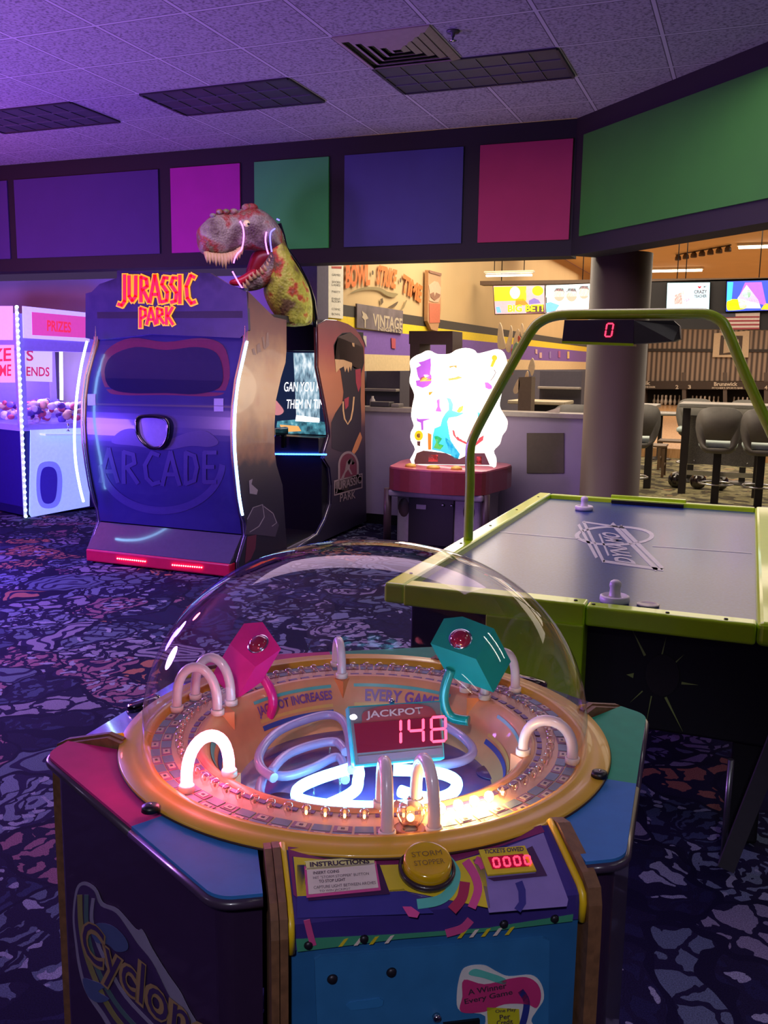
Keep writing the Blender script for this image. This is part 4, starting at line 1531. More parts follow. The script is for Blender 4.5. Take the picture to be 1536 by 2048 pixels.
# small bottle and tray on the console/counter
bt = onz(736, 800, 1.1675)
mb = MB()
bt2 = ony(737, 806, 8.44)
mb.lathe([(0, 0), (0.025, 0), (0.027, 0.06), (0.012, 0.085), (0.012, 0.10), (0, 0.10)], (bt2.x + 0.03, 8.47, 1.168), 16)
tag(mb.build('bottle', mat('bottle_white', '#c8c0b4', 0.3)), 'small white bottle at the left end of the counter cap', 'bottle')
for i, (x0, x1, h, lb) in enumerate(((745, 783, 0.05, 'flat dark tray lying on the counter cap beside the small bottle'), (786, 802, 0.035, 'small grey box on the counter cap left of the glowing sign'))):
    a, b = ony(x0, 810, 8.45), ony(x1, 810, 8.45)
    mb = MB()
    mb.box(((a.x + b.x) / 2, 8.46, 1.168 + h / 2), (b.x - a.x, 0.14, h), bev=0.008)
    tag(mb.build(('tray', 'small_box')[i], mat(('tray_dark', 'box_grey')[i], ('#3e3a3e', '#77706e')[i], 0.5)), lb, ('tray', 'box')[i])

# wall art on the left hall wall (plane X=-4.09)
pW = Plane((-4.088, 0, 0), (1, 0, 0))


def c1(pts):
    return [(640 + a / 5.908, 520 + b / 5.908) for a, b in pts]


mur_o = mat('mural_orange', '#d8702c', 0.7)
mur_g = mat('mural_olive', '#8a7a50', 0.7)
mur_d = mat('mural_brown', '#5c4a34', 0.7)
mu = empty('wall_mural', (-4.088, 9.5, 2.5), 'orange and olive painted mural lettering on the cream hall wall', 'mural')
blobs = [[(305, 70), (300, 340), (380, 310), (410, 260), (440, 220), (590, 290), (590, 60)], [(680, 60), (690, 260), (760, 300), (830, 320), (870, 340), (880, 70)], [(985, 180), (960, 370), (1040, 400), (1060, 200)], [(1070, 210), (1060, 430), (1120, 430), (1130, 240)], [(1150, 280), (1120, 470), (1180, 520), (1190, 320)]]
for bl in blobs[:0]:
    pass
text_quad('mural_lettering', 'BOWL', pW, c1([(300, 340)])[0], c1([(590, 300)])[0], c1([(305, 50)])[0], mur_o, mu, 0.002, 0.05)
text_quad('mural_lettering', 'STRIKE', pW, c1([(665, 290)])[0], c1([(890, 345)])[0], c1([(690, 50)])[0], mur_o, mu, 0.002, 0.05)
text_quad('mural_lettering', 'TIME', pW, c1([(960, 370)])[0], c1([(1190, 510)])[0], c1([(985, 160)])[0], mur_o, mu, 0.002, 0.05)
decal('mural_swoosh', pW, [(c1(crv([(345, 400), (440, 345), (560, 320), (700, 325), (800, 375), (920, 400), (860, 440), (780, 420), (700, 365), (560, 350), (440, 370)], 3, True)), mur_g),
                           (c1([(712, 460), (738, 450), (745, 500), (722, 530)]), mur_d), (c1(crv([(800, 560), (850, 530), (920, 490), (890, 545), (840, 562)], 3, True)), mur_d),
                           (c1(ribbon([(780, 605), (940, 610), (985, 560), (1020, 475)], 14)), mur_g), (c1(circ(620, 150, 10, 28)), mur_d), (c1(circ(948, 240, 9, 28)), mur_d)], mu, 0.002, 0.002)
ban = decal('price_banner', pW, [(c1([(85, 65), (262, 65), (258, 695), (85, 680)]), mat('banner_white', '#e4e0d0', 0.7))], None, 0.004, 0.01)
tag(ban, 'tall narrow white price banner on the hall wall beside the cabinet', 'banner')
bt_ = mat('banner_text', '#6a6a66', 0.7)
for i, (tx, y) in enumerate((('GAMES', 185), ('SHOES', 270), ('LANES', 305), ('PARTY', 385), ('EVENT', 470), ('ROOM', 500), ('COSMIC', 590), ('BOWL', 650))):
    text_quad('banner_lettering', tx, pW, c1([(125, y)])[0], c1([(225, y + 8)])[0], c1([(125, y - 26)])[0], bt_, ban, 0.016)
decal('banner_heading', pW, [(c1([(120, 75), (240, 75), (238, 105), (122, 100)]), mat('banner_red', '#b04038', 0.7))], ban, 0.014, 0.002)
b2 = decal('framed_banner', pW, [(c1([(415, 515), (960, 600), (955, 870), (412, 800)]), mat('banner_grey', '#6c6064', 0.6, var=0.3, scale=5))], None, 0.004, 0.02)
tag(b2, 'grey banner with pale jagged lettering under the orange mural', 'banner')
text_quad('banner_lettering', 'VINTAGE', pW, c1([(600, 780)])[0], c1([(950, 830)])[0], c1([(600, 630)])[0], mat('banner_pale', '#b8a890', 0.6), b2, 0.026, 0.03)
text_quad('banner_lettering', 'NIGHTS', pW, c1([(660, 835)])[0], c1([(940, 865)])[0], c1([(660, 785)])[0], MATS['banner_pale'], b2, 0.026, 0.02)
decal('banner_picture', pW, [(c1([(465, 600), (520, 640), (545, 690), (515, 705), (512, 800), (500, 800), (500, 710), (470, 680), (480, 650)]), MATS['banner_pale'])], b2, 0.026, 0.002)
sb = decal('surfboard', pW, [(c1([(1235, 120), (1385, 160), (1385, 600), (1362, 760), (1345, 840), (1270, 820), (1225, 720), (1230, 400)]), mat('board_tan', '#b98a5e', 0.5))], None, 0.004, 0.05)
tag(sb, 'tall tan and salmon board with a carved face on the hall wall', 'wall decoration')
decal('painted_face', pW, [(c1([(1235, 300), (1300, 250), (1345, 260), (1380, 330), (1375, 430), (1350, 500), (1300, 500), (1240, 480), (1245, 380)]), mat('face_pale', '#d0a888', 0.6)),
                           (c1([(1240, 510), (1370, 520), (1368, 740), (1245, 745)]), mat('face_salmon', '#c46a4c', 0.6))], sb, 0.056, 0.004)
decal('painted_feature', pW, [(c1([(1250, 400), (1290, 380), (1305, 440), (1320, 385), (1370, 410), (1360, 440), (1300, 480), (1255, 440)]), mat('face_brown', '#8a6048', 0.6)), (c1([(1235, 120), (1385, 160), (1380, 190), (1240, 150)]), MATS['face_brown'])], sb, 0.062, 0.003)
# pennants and pins painted on the purple stripe
pn = [('#b04858', c1([(835, 920), (885, 930), (885, 1050), (840, 1040)])), ('#b8b0a8', c1([(490, 890), (540, 900), (540, 1030)])), ('#d8b83c', c1([(1180, 970), (1210, 985), (1212, 1060), (1180, 1060)])),
      ('#c8a4a8', [(1078, 705), (1083, 705), (1083, 716), (1078, 716)]), ('#c8a4a8', [(1070, 698), (1074, 699), (1074, 708), (1070, 707)]), ('#8d78b8', [(1098, 703), (1101, 703), (1101, 716), (1098, 716)]),
      ('#a85890', [(1116, 702), (1120, 702), (1120, 715), (1116, 715)]), ('#d8b87c', [(1134, 703), (1138, 703), (1138, 717), (1134, 717)])]
for i, (c, p_) in enumerate(pn):
    lb = ['red strip painted on the purple wall stripe', 'pale pennant at the left of the purple wall stripe', 'yellow strip on the purple wall stripe by the hutch', 'pale pin shape on the purple stripe', 'tiny pale pin shape left of its larger twin', 'faint lilac bar on the purple stripe', 'faint magenta bar on the purple stripe', 'tan oval at the right end of the purple stripe'][i]
    o = decal('wall_ornament', pW, [(p_, mat('orn_%d' % i, c, 0.6))], None, 0.004, 0.006)
    tag(o, lb, 'wall ornament', 'ornaments on the purple stripe')
# cluster of pointed boards rising behind the counter
fb = empty('board_sculpture', (-2.9, 10.6, 0), 'cluster of pale pointed boards with green and red ones behind the neon green arch', 'sculpture')
pB = Plane((0, 10.4, 0), (0, -1, 0))
c7b = lambda pts: [(980 + a / 7.68, 640 + b / 7.68) for a, b in pts]
bw, bg, br = mat('board_cream', '#d8bc98', 0.5), mat('board_green', '#7d9878', 0.5), mat('board_red', '#b8503c', 0.5)
for k, (pts, mm) in enumerate((([(150, 40), (185, 130), (205, 260), (240, 420), (180, 450), (120, 420), (115, 260), (125, 130)], bw), ([(300, 80), (325, 180), (300, 400), (275, 500), (220, 430), (270, 240)], bw),
                               ([(395, 130), (420, 200), (385, 330), (335, 480), (310, 460), (330, 300), (360, 190)], bw), ([(440, 40), (465, 120), (450, 240), (425, 230), (420, 120)], bw), ([(500, 130), (525, 200), (520, 360), (500, 400), (465, 260)], bw),
                               ([(400, 340), (480, 480), (420, 640), (330, 830), (315, 700), (330, 500)], bg), ([(430, 240), (500, 400), (490, 480), (455, 460), (410, 300)], br), ([(290, 460), (325, 480), (320, 780), (300, 820)], br),
                               ([(600, 580), (640, 700), (600, 860), (570, 800), (540, 740)], bw), ([(500, 790), (520, 800), (520, 880), (470, 900)], bw), ([(440, 900), (455, 1000), (430, 1110), (380, 1135), (355, 1080), (390, 980)], bw))):
    mb = MB()
    pts2 = crv(c7b(pts), 3, True)
    mb.prism([pB.at(*p, -0.05 * (k % 5)) for p in pts2], (0, 0.03, 0))
    mb.build('board', mm, fb)
mb = MB()
q = [pB.at(*p) for p in c7b([(440, 880), (640, 870), (640, 1230), (450, 1230)])]
q[2].z = q[3].z = 0.0
mb.prism(q, (0, 0.2, 0))
mb.build('stand', mat('stand_brown', '#6e5c4c', 0.6), fb)
# ================================================================ AIR HOCKEY TABLE
lime = mat('lime_paint', '#b2e60c', 0.28, coat=0.5, var=0.03)
ah = empty('air_hockey_table', (-0.47, 4.3, 0), 'lime green and blue air hockey table with overhead tube arch and red score display', 'air hockey table')
XA, XB, YA, YB = -1.11, 0.072, 3.09, 5.62
XO, XO2, YO, YO2 = -1.19, 0.25, 3.02, 5.66
surf, nt, b_ = nodes_of('hockey_playfield')
tc = N(nt, 'ShaderNodeTexCoord')
nz = N(nt, 'ShaderNodeTexNoise')
nz.inputs['Scale'].default_value = 90
nt.links.new(tc.outputs['Object'], nz.inputs['Vector'])
rp = ramp(nt, [(0.35, '#16306c'), (0.65, '#1f4086')])
nt.links.new(nz.outputs['Fac'], rp.inputs[0])
nt.links.new(rp.outputs[0], b_.inputs['Base Color'])
b_.inputs['Roughness'].default_value = 0.3
b_.inputs['Coat Weight'].default_value = 0.12
b_.inputs['Specular IOR Level'].default_value = 0.35
b_.inputs['Coat Roughness'].default_value = 0.12
mb = MB()
mb.box(((XA + XB) / 2, (YA + YB) / 2, 0.755), (XB - XA + 0.02, YB - YA + 0.02, 0.05))
pf = mb.build('playfield', surf, ah)
mb = MB()
mb.box(((XO + XA) / 2, (YO + YO2) / 2, 0.772), (XA - XO, YO2 - YO, 0.075), bev=0.012)
lr_ = mb.build('side_rail', lime, ah)
mb = MB()
mb.box(((XB + XO2) / 2, (YO + YO2) / 2, 0.772), (XO2 - XB, YO2 - YO, 0.079), bev=0.02)
rr_ = mb.build('side_rail', lime, ah)
mb = MB()
mb.box(((XA + XB) / 2, (YB + YO2) / 2, 0.772), (XB - XA, YO2 - YB, 0.07), bev=0.008)
br_ = mb.build('end_rail', lime, ah)
mb = MB()
mb.box(((-0.462 + XB) / 2, (YA + YO) / 2, 0.770), (XB + 0.462, YA - YO, 0.07), bev=0.010)
nr1 = mb.build('end_rail', lime, ah)
mb = MB()
mb.box(((XA - 0.462) / 2, (YA + YO) / 2 - 0.005, 0.773), (-0.462 - XA, YA - YO + 0.012, 0.078), bev=0.008)
nr2 = mb.build('end_rail', lime, ah)
mb = MB()
mb.box(((-0.80 - 0.462) / 2, YO + 0.03, 0.50), (0.338, 0.10, 0.48), bev=0.006)
mb.build('end_panel', mat('lime_panel', '#98c40c', 0.4, var=0.04), ah)
# screws on the rails
for (x, y, z, pr_) in [(-0.50, 3.05, 0.813, nr2), (-0.44, 3.05, 0.806, nr1), (-0.20, 3.045, 0.806, nr1), (-0.02, 3.045, 0.806, nr1), (0.16, 3.12, 0.812, rr_), (0.16, 3.75, 0.812, rr_), (0.16, 4.2, 0.812, rr_), (0.16, 5.3, 0.812, rr_),
                       (-1.15, 3.2, 0.81, lr_), (-1.15, 3.85, 0.81, lr_), (-1.15, 4.35, 0.81, lr_), (-1.15, 4.9, 0.81, lr_), (-1.15, 5.45, 0.81, lr_)]:
    mb = MB()
    mb.lathe([(0, 0), (0.007, 0), (0.006, 0.003), (0, 0.004)], (x, y, z - 0.001), 12)
    mb.build('screw', black, pr_)
# goals
mb = MB()
ga, gb = ony(1222, 996, 5.64), ony(1372, 1006, 5.64)
mb.box(((ga.x + gb.x) / 2, 5.65, 0.815), (gb.x - ga.x, 0.03, 0.02), bev=0.004)
gl_ = mb.build('goal_guard', lime, ah)
mb = MB()
mb.box(((ga.x + gb.x) / 2, 5.60, 0.792), (gb.x - ga.x - 0.02, 0.035, 0.018))
mb.build('goal_slot', black, gl_)
# body and legs
mb = MB()
mb.box((-0.47, 4.34, 0.545), (1.30, 2.44, 0.36), bev=0.01)
bd = mb.build('cabinet', mat('hockey_black', '#0c0b0f', 0.5), ah)
for x, y in ((-1.02, 3.2), (0.08, 3.2), (-1.02, 5.45), (0.08, 5.45)):
    mb = MB()
    mb.box((x, y, 0.19), (0.10, 0.12, 0.36), bev=0.01)
    lg = mb.build('leg', mat('hockey_black'), ah)
    mb = MB()
    mb.lathe([(0, 0.0), (0.03, 0.0), (0.03, 0.015), (0.012, 0.02), (0.012, 0.05)], (x, y, 0.001), 14)
    mb.build('leveling_foot', chrome, lg)
pE = Plane((0, 3.119, 0), (0, -1, 0))
rays = [((1263, 1256), (1290, 1311), 5), ((1333, 1272), (1324, 1309), 3.2), ((1368, 1309), (1351, 1325), 3), ((1253, 1349), (1267, 1351), 10), ((1396, 1370), (1363, 1366), 5), ((1260, 1405), (1285, 1382), 2.5), ((1292, 1448), (1303, 1392), 2.5), ((1366, 1464), (1331, 1394), 5)]
shp = []
for a, b, k in rays:
    A, B = Vector(a), Vector(b)
    t = (B - A).normalized()
    q = Vector((-t.y, t.x)) * k * 0.5
    shp.append(([A, B + q, B - q], mat('burst_lime', '#8a9a50', 0.5)))
for s_ in shp:
    decal('printed_ray', pE, [s_], bd, 0.0, 0.0015)
decal('speaker_disc', pE, [(circ(1325, 1350, 34, 42), mat('disc_brown', '#171014', 0.6))], bd, 0.0, 0.003)
# overhead arch
apx = [(945, 1090), (943, 1040), (940, 960), (940, 905), (948, 872), (985, 800), (1030, 718), (1062, 663), (1082, 643), (1110, 632), (1150, 629), (1250, 628), (1380, 627), (1415, 629), (1440, 641), (1455, 662), (1490, 748), (1536, 850), (1560, 905), (1572, 960)]
ap = [ony(p[0], p[1], 3.95) for p in apx]
ap[0] = Vector((ap[2].x, 3.95, 0.80))
ap[1] = Vector((ap[2].x, 3.95, 0.95))
ap.append(Vector((ap[-1].x, 3.95, 0.80)))
mb = MB()
mb.tube(crv(ap, 4), 0.0215, 14)
ar = mb.build('overhead_arch', mat('arch_lime', '#a4cc1c', 0.3, coat=0.5), ah)
pS = Plane((0, 3.90, 0), (0, -1, 0))
mb = MB()
mb.prism([pS.at(*p) for p in [(1129, 640), (1268, 640), (1267, 688), (1124, 683)]], (0, 0.10, 0))
sb_ = mb.build('score_box', mat('score_box_grey', '#3a3537', 0.35), ar)
mb = MB()
mb.prism([pS.at(p[0], p[1], 0.002) for p in [(1124, 682), (1267, 687), (1267, 692), (1124, 687)]], (0, 0.10, 0))
mb.build('score_lip', lime, sb_)
mb = MB()
q0 = [pS.at(*p) for p in [(1268, 641), (1345, 640), (1356, 650), (1358, 676), (1345, 682), (1268, 688)]]
mb.prism([q0[0], q0[1] + Vector((0, 0.05, 0)), q0[2] + Vector((0, 0.08, 0)), q0[3] + Vector((0, 0.08, 0)), q0[4] + Vector((0, 0.05, 0)), q0[5]], (0, 0.09, 0))
mb.build('score_box', mat('score_box_mid', '#4c4646', 0.4), ar)
led_dig = mat('digit_red', '#ff2040', 0.4, emit=(1.0, 0.03, 0.08), estr=2.2)
a_ = pS.at(1210, 673, 0.003)
digits('score_digit', '0', a_, (1, 0, 0), (0, 0, 1), 0.026, 0.052, 0, 0.006, led_dig, sb_)
# printed marks on the playfield
pP = Plane((0, 0, 0.7805), (0, 0, 1))


def c5(pts):
    return [(760 + a / 1.9794, 960 + b / 1.9794) for a, b in pts]


pw_ = mat('field_print', '#a9adb8', 0.35)
elo = circ(928, 221, 158, 40)
eli = circ(928, 221, 140, 32)
sh = []
for i in range(28):
    j = (i + 1) % 28
    sh.append((c5([elo[i], elo[j], eli[j], eli[i]]), pw_))
for a, b, w_ in (((805, 164), (886, 325), 11), ((786, 176), (858, 308), 11), ((884, 322), (1122, 356), 10), ((918, 172), (1096, 358), 14), ((950, 182), (1120, 352), 14), ((805, 166), (970, 190), 6), ((868, 214), (905, 300), 7)):
    sh.append((c5(ribbon([Vector(a), Vector(b)], w_)), pw_))
for i, s_ in enumerate(sh):
    pass
mb = MB()
for pts, mm in sh:
    mb.prism([pP.at(*p) for p in pts], (0, 0, 0.0008))
mb.build('field_emblem', pw_, pf)
text_quad('field_lettering', 'DYNAMO', pP, c5([(1015, 335)])[0], c5([(945, 214)])[0], c5([(930, 322)])[0], pw_, pf, 0.0012, 0.03)
for a, b in (((475, 206), (812, 236)), ((1078, 262), (1472, 290))):
    decal('centre_line', pP, [(c5(ribbon([Vector(a), Vector(b)], 2.2)), pw_)], pf, 0.0, 0.0008)
# strikers and puck
wp = mat('striker_white', '#cfcfce', 0.35)


def striker(name_, px, py, label):
    p = onz(px, py, 0.781)
    t = empty('air_hockey_striker', p, label, 'striker', 'air hockey strikers')
    mb = MB()
    mb.lathe([(0.0, 0.001), (0.050, 0.001), (0.052, 0.008), (0.051, 0.022), (0.044, 0.026), (0.040, 0.014), (0.026, 0.013), (0, 0.013)], p, 40)
    mb.build('base', wp, t)
    mb = MB()
    mb.lathe([(0.026, 0.013), (0.020, 0.025), (0.018, 0.05), (0.021, 0.06), (0.019, 0.072), (0.010, 0.079), (0, 0.081)], p, 28)
    mb.build('knob', wp, t)


striker('far', 1168, 1020, 'white striker standing near the far end of the air hockey table')
striker('near', 1229, 1204, 'white striker against the near end rail of the air hockey table')
p = onz(1296, 1211, 0.781)
mb = MB()
mb.lathe([(0, 0), (0.037, 0), (0.039, 0.003), (0.037, 0.006), (0.028, 0.0065), (0.026, 0.005), (0, 0.005)], p + Vector((0, 0, 0.0005)), 36)
tag(mb.build('puck', mat('puck_ivory', '#b9b6ae', 0.3)), 'flat pale puck lying beside the near striker on the table', 'puck')
# dark folded stand beyond the right edge of the table
br = empty('folded_stand', (-0.0, 2.55, 0), 'dark slanted metal stand on the carpet at the lower right edge', 'stand')
mb = MB()
f0 = onz(1445, 1730, 0.02)
mb.tube([f0, f0 + Vector((0.0, 0.0, 0.36))], 0.010, 10)
mb.build('upright', mat('stand_chrome', '#77777c', 0.3, 0.9), br)
mb = MB()
g0 = onz(1452, 1735, 0.03)
g1 = ony(1560, 1462, g0.y)
mb.box((g0 + g1) / 2, ((g1 - g0).length, 0.03, 0.05), rot=Matrix.Rotation(-math.atan2(g1.z - g0.z, g1.x - g0.x), 4, 'Y'))
mb.build('slanted_bar', mat('bar_dark', '#3a383c', 0.4), br)

# ================================================================ DOMED TICKET MACHINE (foreground)
C = Vector((-0.6437, 1.5501, 0))
PH0 = R_(-57)


def fr(deg):
    a = PH0 + R_(deg)
    u = Vector((math.cos(a), math.sin(a), 0))
    return u, Vector((-u.y, u.x, 0))


def PT(deg, u, t, z):
    U_, T_ = fr(deg)
    return C + U_ * u + T_ * t + Vector((0, 0, z))


dm = empty('domed_ticket_machine', C, 'large clear domed ticket machine with neon tubes and printed control panel in front', 'arcade machine')
plum = mat('body_dark_plum', '#2a1734', 0.45, coat=0.2)
deck_c = {'mag': mat('deck_magenta', '#b8146c', 0.75), 'blu': mat('deck_blue', '#2468ac', 0.75), 'tea': mat('deck_teal', '#0f8c68', 0.75)}
wood = mat('panel_wood', '#6e4a30', 0.6, var=0.25, scale=60)
yel = mat('panel_yellow', '#dcb414', 0.4, coat=0.2)
def hexpts(ap, rc, n=6):
    """rounded regular hexagon of apothem ap, one side centred on angle 0 of the front frame"""
    out = []
    R0 = ap / math.cos(PI / 6)
    for k in range(6):
        av = R_(60 * k + 30)
        for i in range(n + 1):
            aa = R_(60 * k) + R_(60) * i / n
            cc = (R0 - rc / math.cos(PI / 6))
            out.append((cc * math.cos(av) + rc * math.cos(aa), cc * math.sin(av) + rc * math.sin(aa)))
    return out


# hollow body: one wall on each cut side, wrapping around its two corners
def wrap(cut, ap, rc, tin):
    R0 = ap / math.cos(PI / 6)
    out = []
    c_, s_ = math.cos(R_(cut)), math.sin(R_(cut))

    def L(deg, u, t):
        a = R_(deg)
        return (u * math.cos(a) - t * math.sin(a), u * math.sin(a) + t * math.cos(a))
    out.append(L(cut - 60, ap, tin))
    for k in (-30, 30):
        av = R_(cut + k)
        cc = R0 - rc / math.cos(PI / 6)
        for i in range(8):
            aa = av + R_(-30 + 60 * i / 7)
            out.append((cc * math.cos(av) + rc * math.cos(aa), cc * math.sin(av) + rc * math.sin(aa)))
    out.append(L(cut + 60, ap, -tin))
    return out


sides = {}
for cut in (60, 180, 300):
    qo, qi = wrap(cut, 0.494, 0.035, 0.232), wrap(cut, 0.474, 0.028, 0.232)
    mb = MB()
    mb.prism([PT(0, x, y, 0.02) for x, y in qo + qi[::-1]], (0, 0, 0.855))
    sides[cut] = mb.build('cabinet_side', plum, dm)
body = sides[300]
# coloured deck pieces: one per corner of the hexagon
AP, RC, RI, HW = 0.509, 0.045, 0.425, 0.232
cornerc = {30: ('blu', -0.04), 90: ('tea', -0.04), 150: ('tea', 0.0), 210: ('mag', 0.0), 270: ('mag', 0.046), 330: ('blu', 0.046)}
R0_ = AP / math.cos(PI / 6)
for cdeg, (key, tb) in cornerc.items():
    if cdeg % 120 == 30:
        pan_deg, cut_deg, s_ = cdeg - 30, cdeg + 30, 1
    else:
        pan_deg, cut_deg, s_ = cdeg + 30, cdeg - 30, -1

    def loc2(deg, u, t):
        a = R_(deg)
        return Vector((u * math.cos(a) - t * math.sin(a), u * math.sin(a) + t * math.cos(a)))
    q = []
    q.append(loc2(pan_deg, math.sqrt(max(RI ** 2 - HW ** 2, 0)), s_ * HW))
    q.append(loc2(pan_deg, AP, s_ * HW))
    av = R_(cdeg)
    ccx = (R0_ - RC / math.cos(PI / 6))
    for i in range(9):
        aa = R_(pan_deg) + s_ * R_(60) * i / 8
        q.append(Vector((ccx * math.cos(av) + RC * math.cos(aa), ccx * math.sin(av) + RC * math.sin(aa))))
    q.append(loc2(cut_deg, AP, tb))
    q.append(loc2(cut_deg, math.sqrt(RI ** 2 - tb ** 2), tb))
    a_s = math.atan2(q[-1].y, q[-1].x)
    a_e = math.atan2(q[0].y, q[0].x)
    while a_e - a_s > PI:
        a_e -= 2 * PI
    while a_e - a_s < -PI:
        a_e += 2 * PI
    for i in range(1, 10):
        aa = a_s + (a_e - a_s) * i / 10
        q.append(Vector((RI * math.cos(aa), RI * math.sin(aa))))
    mb = MB()
    mb.prism([PT(0, v.x, v.y, 0.8795) for v in q], (0, 0, 0.0125))
    dk_ = mb.build('deck', deck_c[key], dm)
    mb = MB()
    mb.tube([PT(0, v.x, v.y, 0.8795) for v in q[1:12]], 0.0075, 8)
    mb.build('deck_edge', mat('edge_trim_clear', '#3a2c40', 0.3, coat=0.3), dk_)
# flange under the dome
flange = mat('flange_amber', '#cf9a26', 0.42, coat=0.2, var=0.08, scale=8)
mb = MB()
mb.lathe([(0.395, 0.884), (0.459, 0.893), (0.461, 0.897), (0.459, 0.9010), (0.435, 0.9025), (0.424, 0.9035), (0.421, 0.9055), (0.416, 0.9060), (0.4095, 0.9045), (0.4075, 0.897), (0.395, 0.890)], C, 128)
fl = mb.build('flange', flange, dm)
mb = MB()
mb.lathe([(0.457, 0.8925), (0.4615, 0.8935), (0.4622, 0.8950), (0.461, 0.897)], C, 128)
mb.build('flange_gasket', mat('gasket_brown', '#3a1e16', 0.6), fl)
for px, py in ((301, 1616), (1199, 1548)):
    p = onz(px, py, 0.906)
    mb = MB()
    mb.lathe([(0, -0.004), (0.0145, -0.004), (0.013, 0.004), (0.006, 0.006), (0, 0.0065)], p, 24)
    kb = mb.build('dome_knob', black, fl)
    mb = MB()
    mb.lathe([(0, 0), (0.003, 0), (0, 0.002)], p + Vector((0, 0, 0.0065)), 10)
    mb.build('knob_screw', chrome, kb)
# playfield ring, inner band, bowl
cream_o = mat('ring_cream', '#d8a88a', 0.45, var=0.05)
mb = MB()
mb.lathe([(0.412, 0.893), (0.322, 0.893)], C, 120)
ring = mb.build('playfield_ring', cream_o, dm)
band_m = mat('bowl_band_orange', '#dc9468', 0.4, coat=0.2)
mb = MB()
mb.lathe([(0.324, 0.894), (0.318, 0.899), (0.310, 0.897), (0.300, 0.885), (0.280, 0.850), (0.262, 0.815), (0.245, 0.795)], C, 120)
bowl = mb.build('bowl', band_m, dm)
flo, nt, b_ = nodes_of('bowl_floor_violet')
tc = N(nt, 'ShaderNodeTexCoord')
nz = N(nt, 'ShaderNodeTexNoise')
nz.inputs['Scale'].default_value = 7
nt.links.new(tc.outputs['Object'], nz.inputs['Vector'])
rp = ramp(nt, [(0.35, '#3c3a88'), (0.55, '#5e4f96'), (0.7, '#a06a88')])
nt.links.new(nz.outputs['Fac'], rp.inputs[0])
nt.links.new(rp.outputs[0], b_.inputs['Base Color'])
b_.inputs['Roughness'].default_value = 0.12
b_.inputs['Coat Weight'].default_value = 1.0
mb = MB()
mb.lathe([(0.25, 0.796), (0, 0.796)], C, 96)
flr = mb.build('bowl_floor', flo, dm)
for px, py, r in ((985, 1545, 0.032), (560, 1600, 0.028)):
    p = onz(px, py, 0.797)
    mb = MB()
    mb.lathe([(r, 0), (r, 0.0015), (0, 0.0015)], p, 30)
    mb.build('floor_disc', mat('disc_plum', '#5a3560', 0.3), flr)
# number tiles
t_cols = [mat('tile_cream', '#c8b0a0', 0.5), mat('tile_grey', '#6f7d94', 0.5), mat('tile_mauve', '#8d5f80', 0.5)]
NT = 72
for row, (r0, r1) in enumerate(((0.3665, 0.3845), (0.387, 0.405))):
    mb = MB()
    for i in range(NT):
        a0 = 2 * PI * (i + 0.06) / NT
        a1 = 2 * PI * (i + 0.94) / NT
        par_ = (i + row) % 2
        q = [(r0, a0), (r1, a0), (r1, a1), (r0, a1)]
        mb.prism([C + Vector((r * math.cos(a), r * math.sin(a), 0.8935)) for r, a in q], (0, 0, 0.001), t_cols[2] if par_ else t_cols[1])
        if par_:
            am, rm = (a0 + a1) / 2, (r0 + r1) / 2
            q = [(rm - 0.006, am - 0.022), (rm + 0.006, am - 0.022), (rm + 0.006, am + 0.022), (rm - 0.006, am + 0.022)]
            mb.prism([C + Vector((r * math.cos(a), r * math.sin(a), 0.8945)) for r, a in q], (0, 0, 0.001), t_cols[0])
            q = [(rm - 0.0022, am - 0.008), (rm + 0.0022, am - 0.008), (rm + 0.0022, am + 0.008), (rm - 0.0022, am + 0.008)]
            mb.prism([C + Vector((r * math.cos(a), r * math.sin(a), 0.8955)) for r, a in q], (0, 0, 0.0006), mat('tile_plum', '#4a3050', 0.5))
    o = mb.build('printed_tiles', None, ring)
mb = MB()
for i in range(NT):
    a0 = 2 * PI * (i + 0.1) / NT
    a1 = 2 * PI * (i + 0.75) / NT
    q = [(0.3275, a0), (0.3365, a0), (0.3365, a1), (0.3275, a1)]
    mb.prism([C + Vector((r * math.cos(a), r * math.sin(a), 0.8935)) for r, a in q], (0, 0, 0.002), mat('tile_violet', '#6b4a86', 0.4))
mb.build('inner_border', None, ring)
# light bulbs
glass_b = clear_mat('bulb_glass', (1, 0.96, 0.93), 1.5, 0.0, 3.0)
fil_off = mat('filament_dull', '#c89878', 0.3, 0.6)
fil_dim = mat('filament_amber', '#ffa040', 0.3, emit=(1.0, 0.42, 0.10), estr=9.0)
fil_on = mat('bulb_lit', '#ffe0a0', 0.3, emit=(1.0, 0.62, 0.18), estr=170.0)
me_b = None
mb = MB()
mb.lathe([(0.0042, 0.0), (0.0046, 0.004), (0.0072, 0.009), (0.0080, 0.014), (0.0070, 0.019), (0.004, 0.022), (0, 0.023)], (0, 0, 0), 16)
proto = mb.build('bulb', glass_b, ring)
mb = MB()
mb.sphere((0, 0, 0.010), 0.0024, 8, (1, 1, 1.6))
pf2 = mb.build('filament', fil_off, proto)
proto_me, fil_me = proto.data, pf2.data
fil_me_dim = fil_me.copy()
fil_me_dim.materials[0] = fil_dim
mb = MB()
mb.sphere((0, 0, 0.013), 0.0078, 12)
lit_o = mb.build('lit_tmp', fil_on, None)
fil_me_on = lit_o.data
bpy.data.objects.remove(lit_o)
bpy.data.objects.remove(pf2)
bpy.data.objects.remove(proto)
RB = 0.352
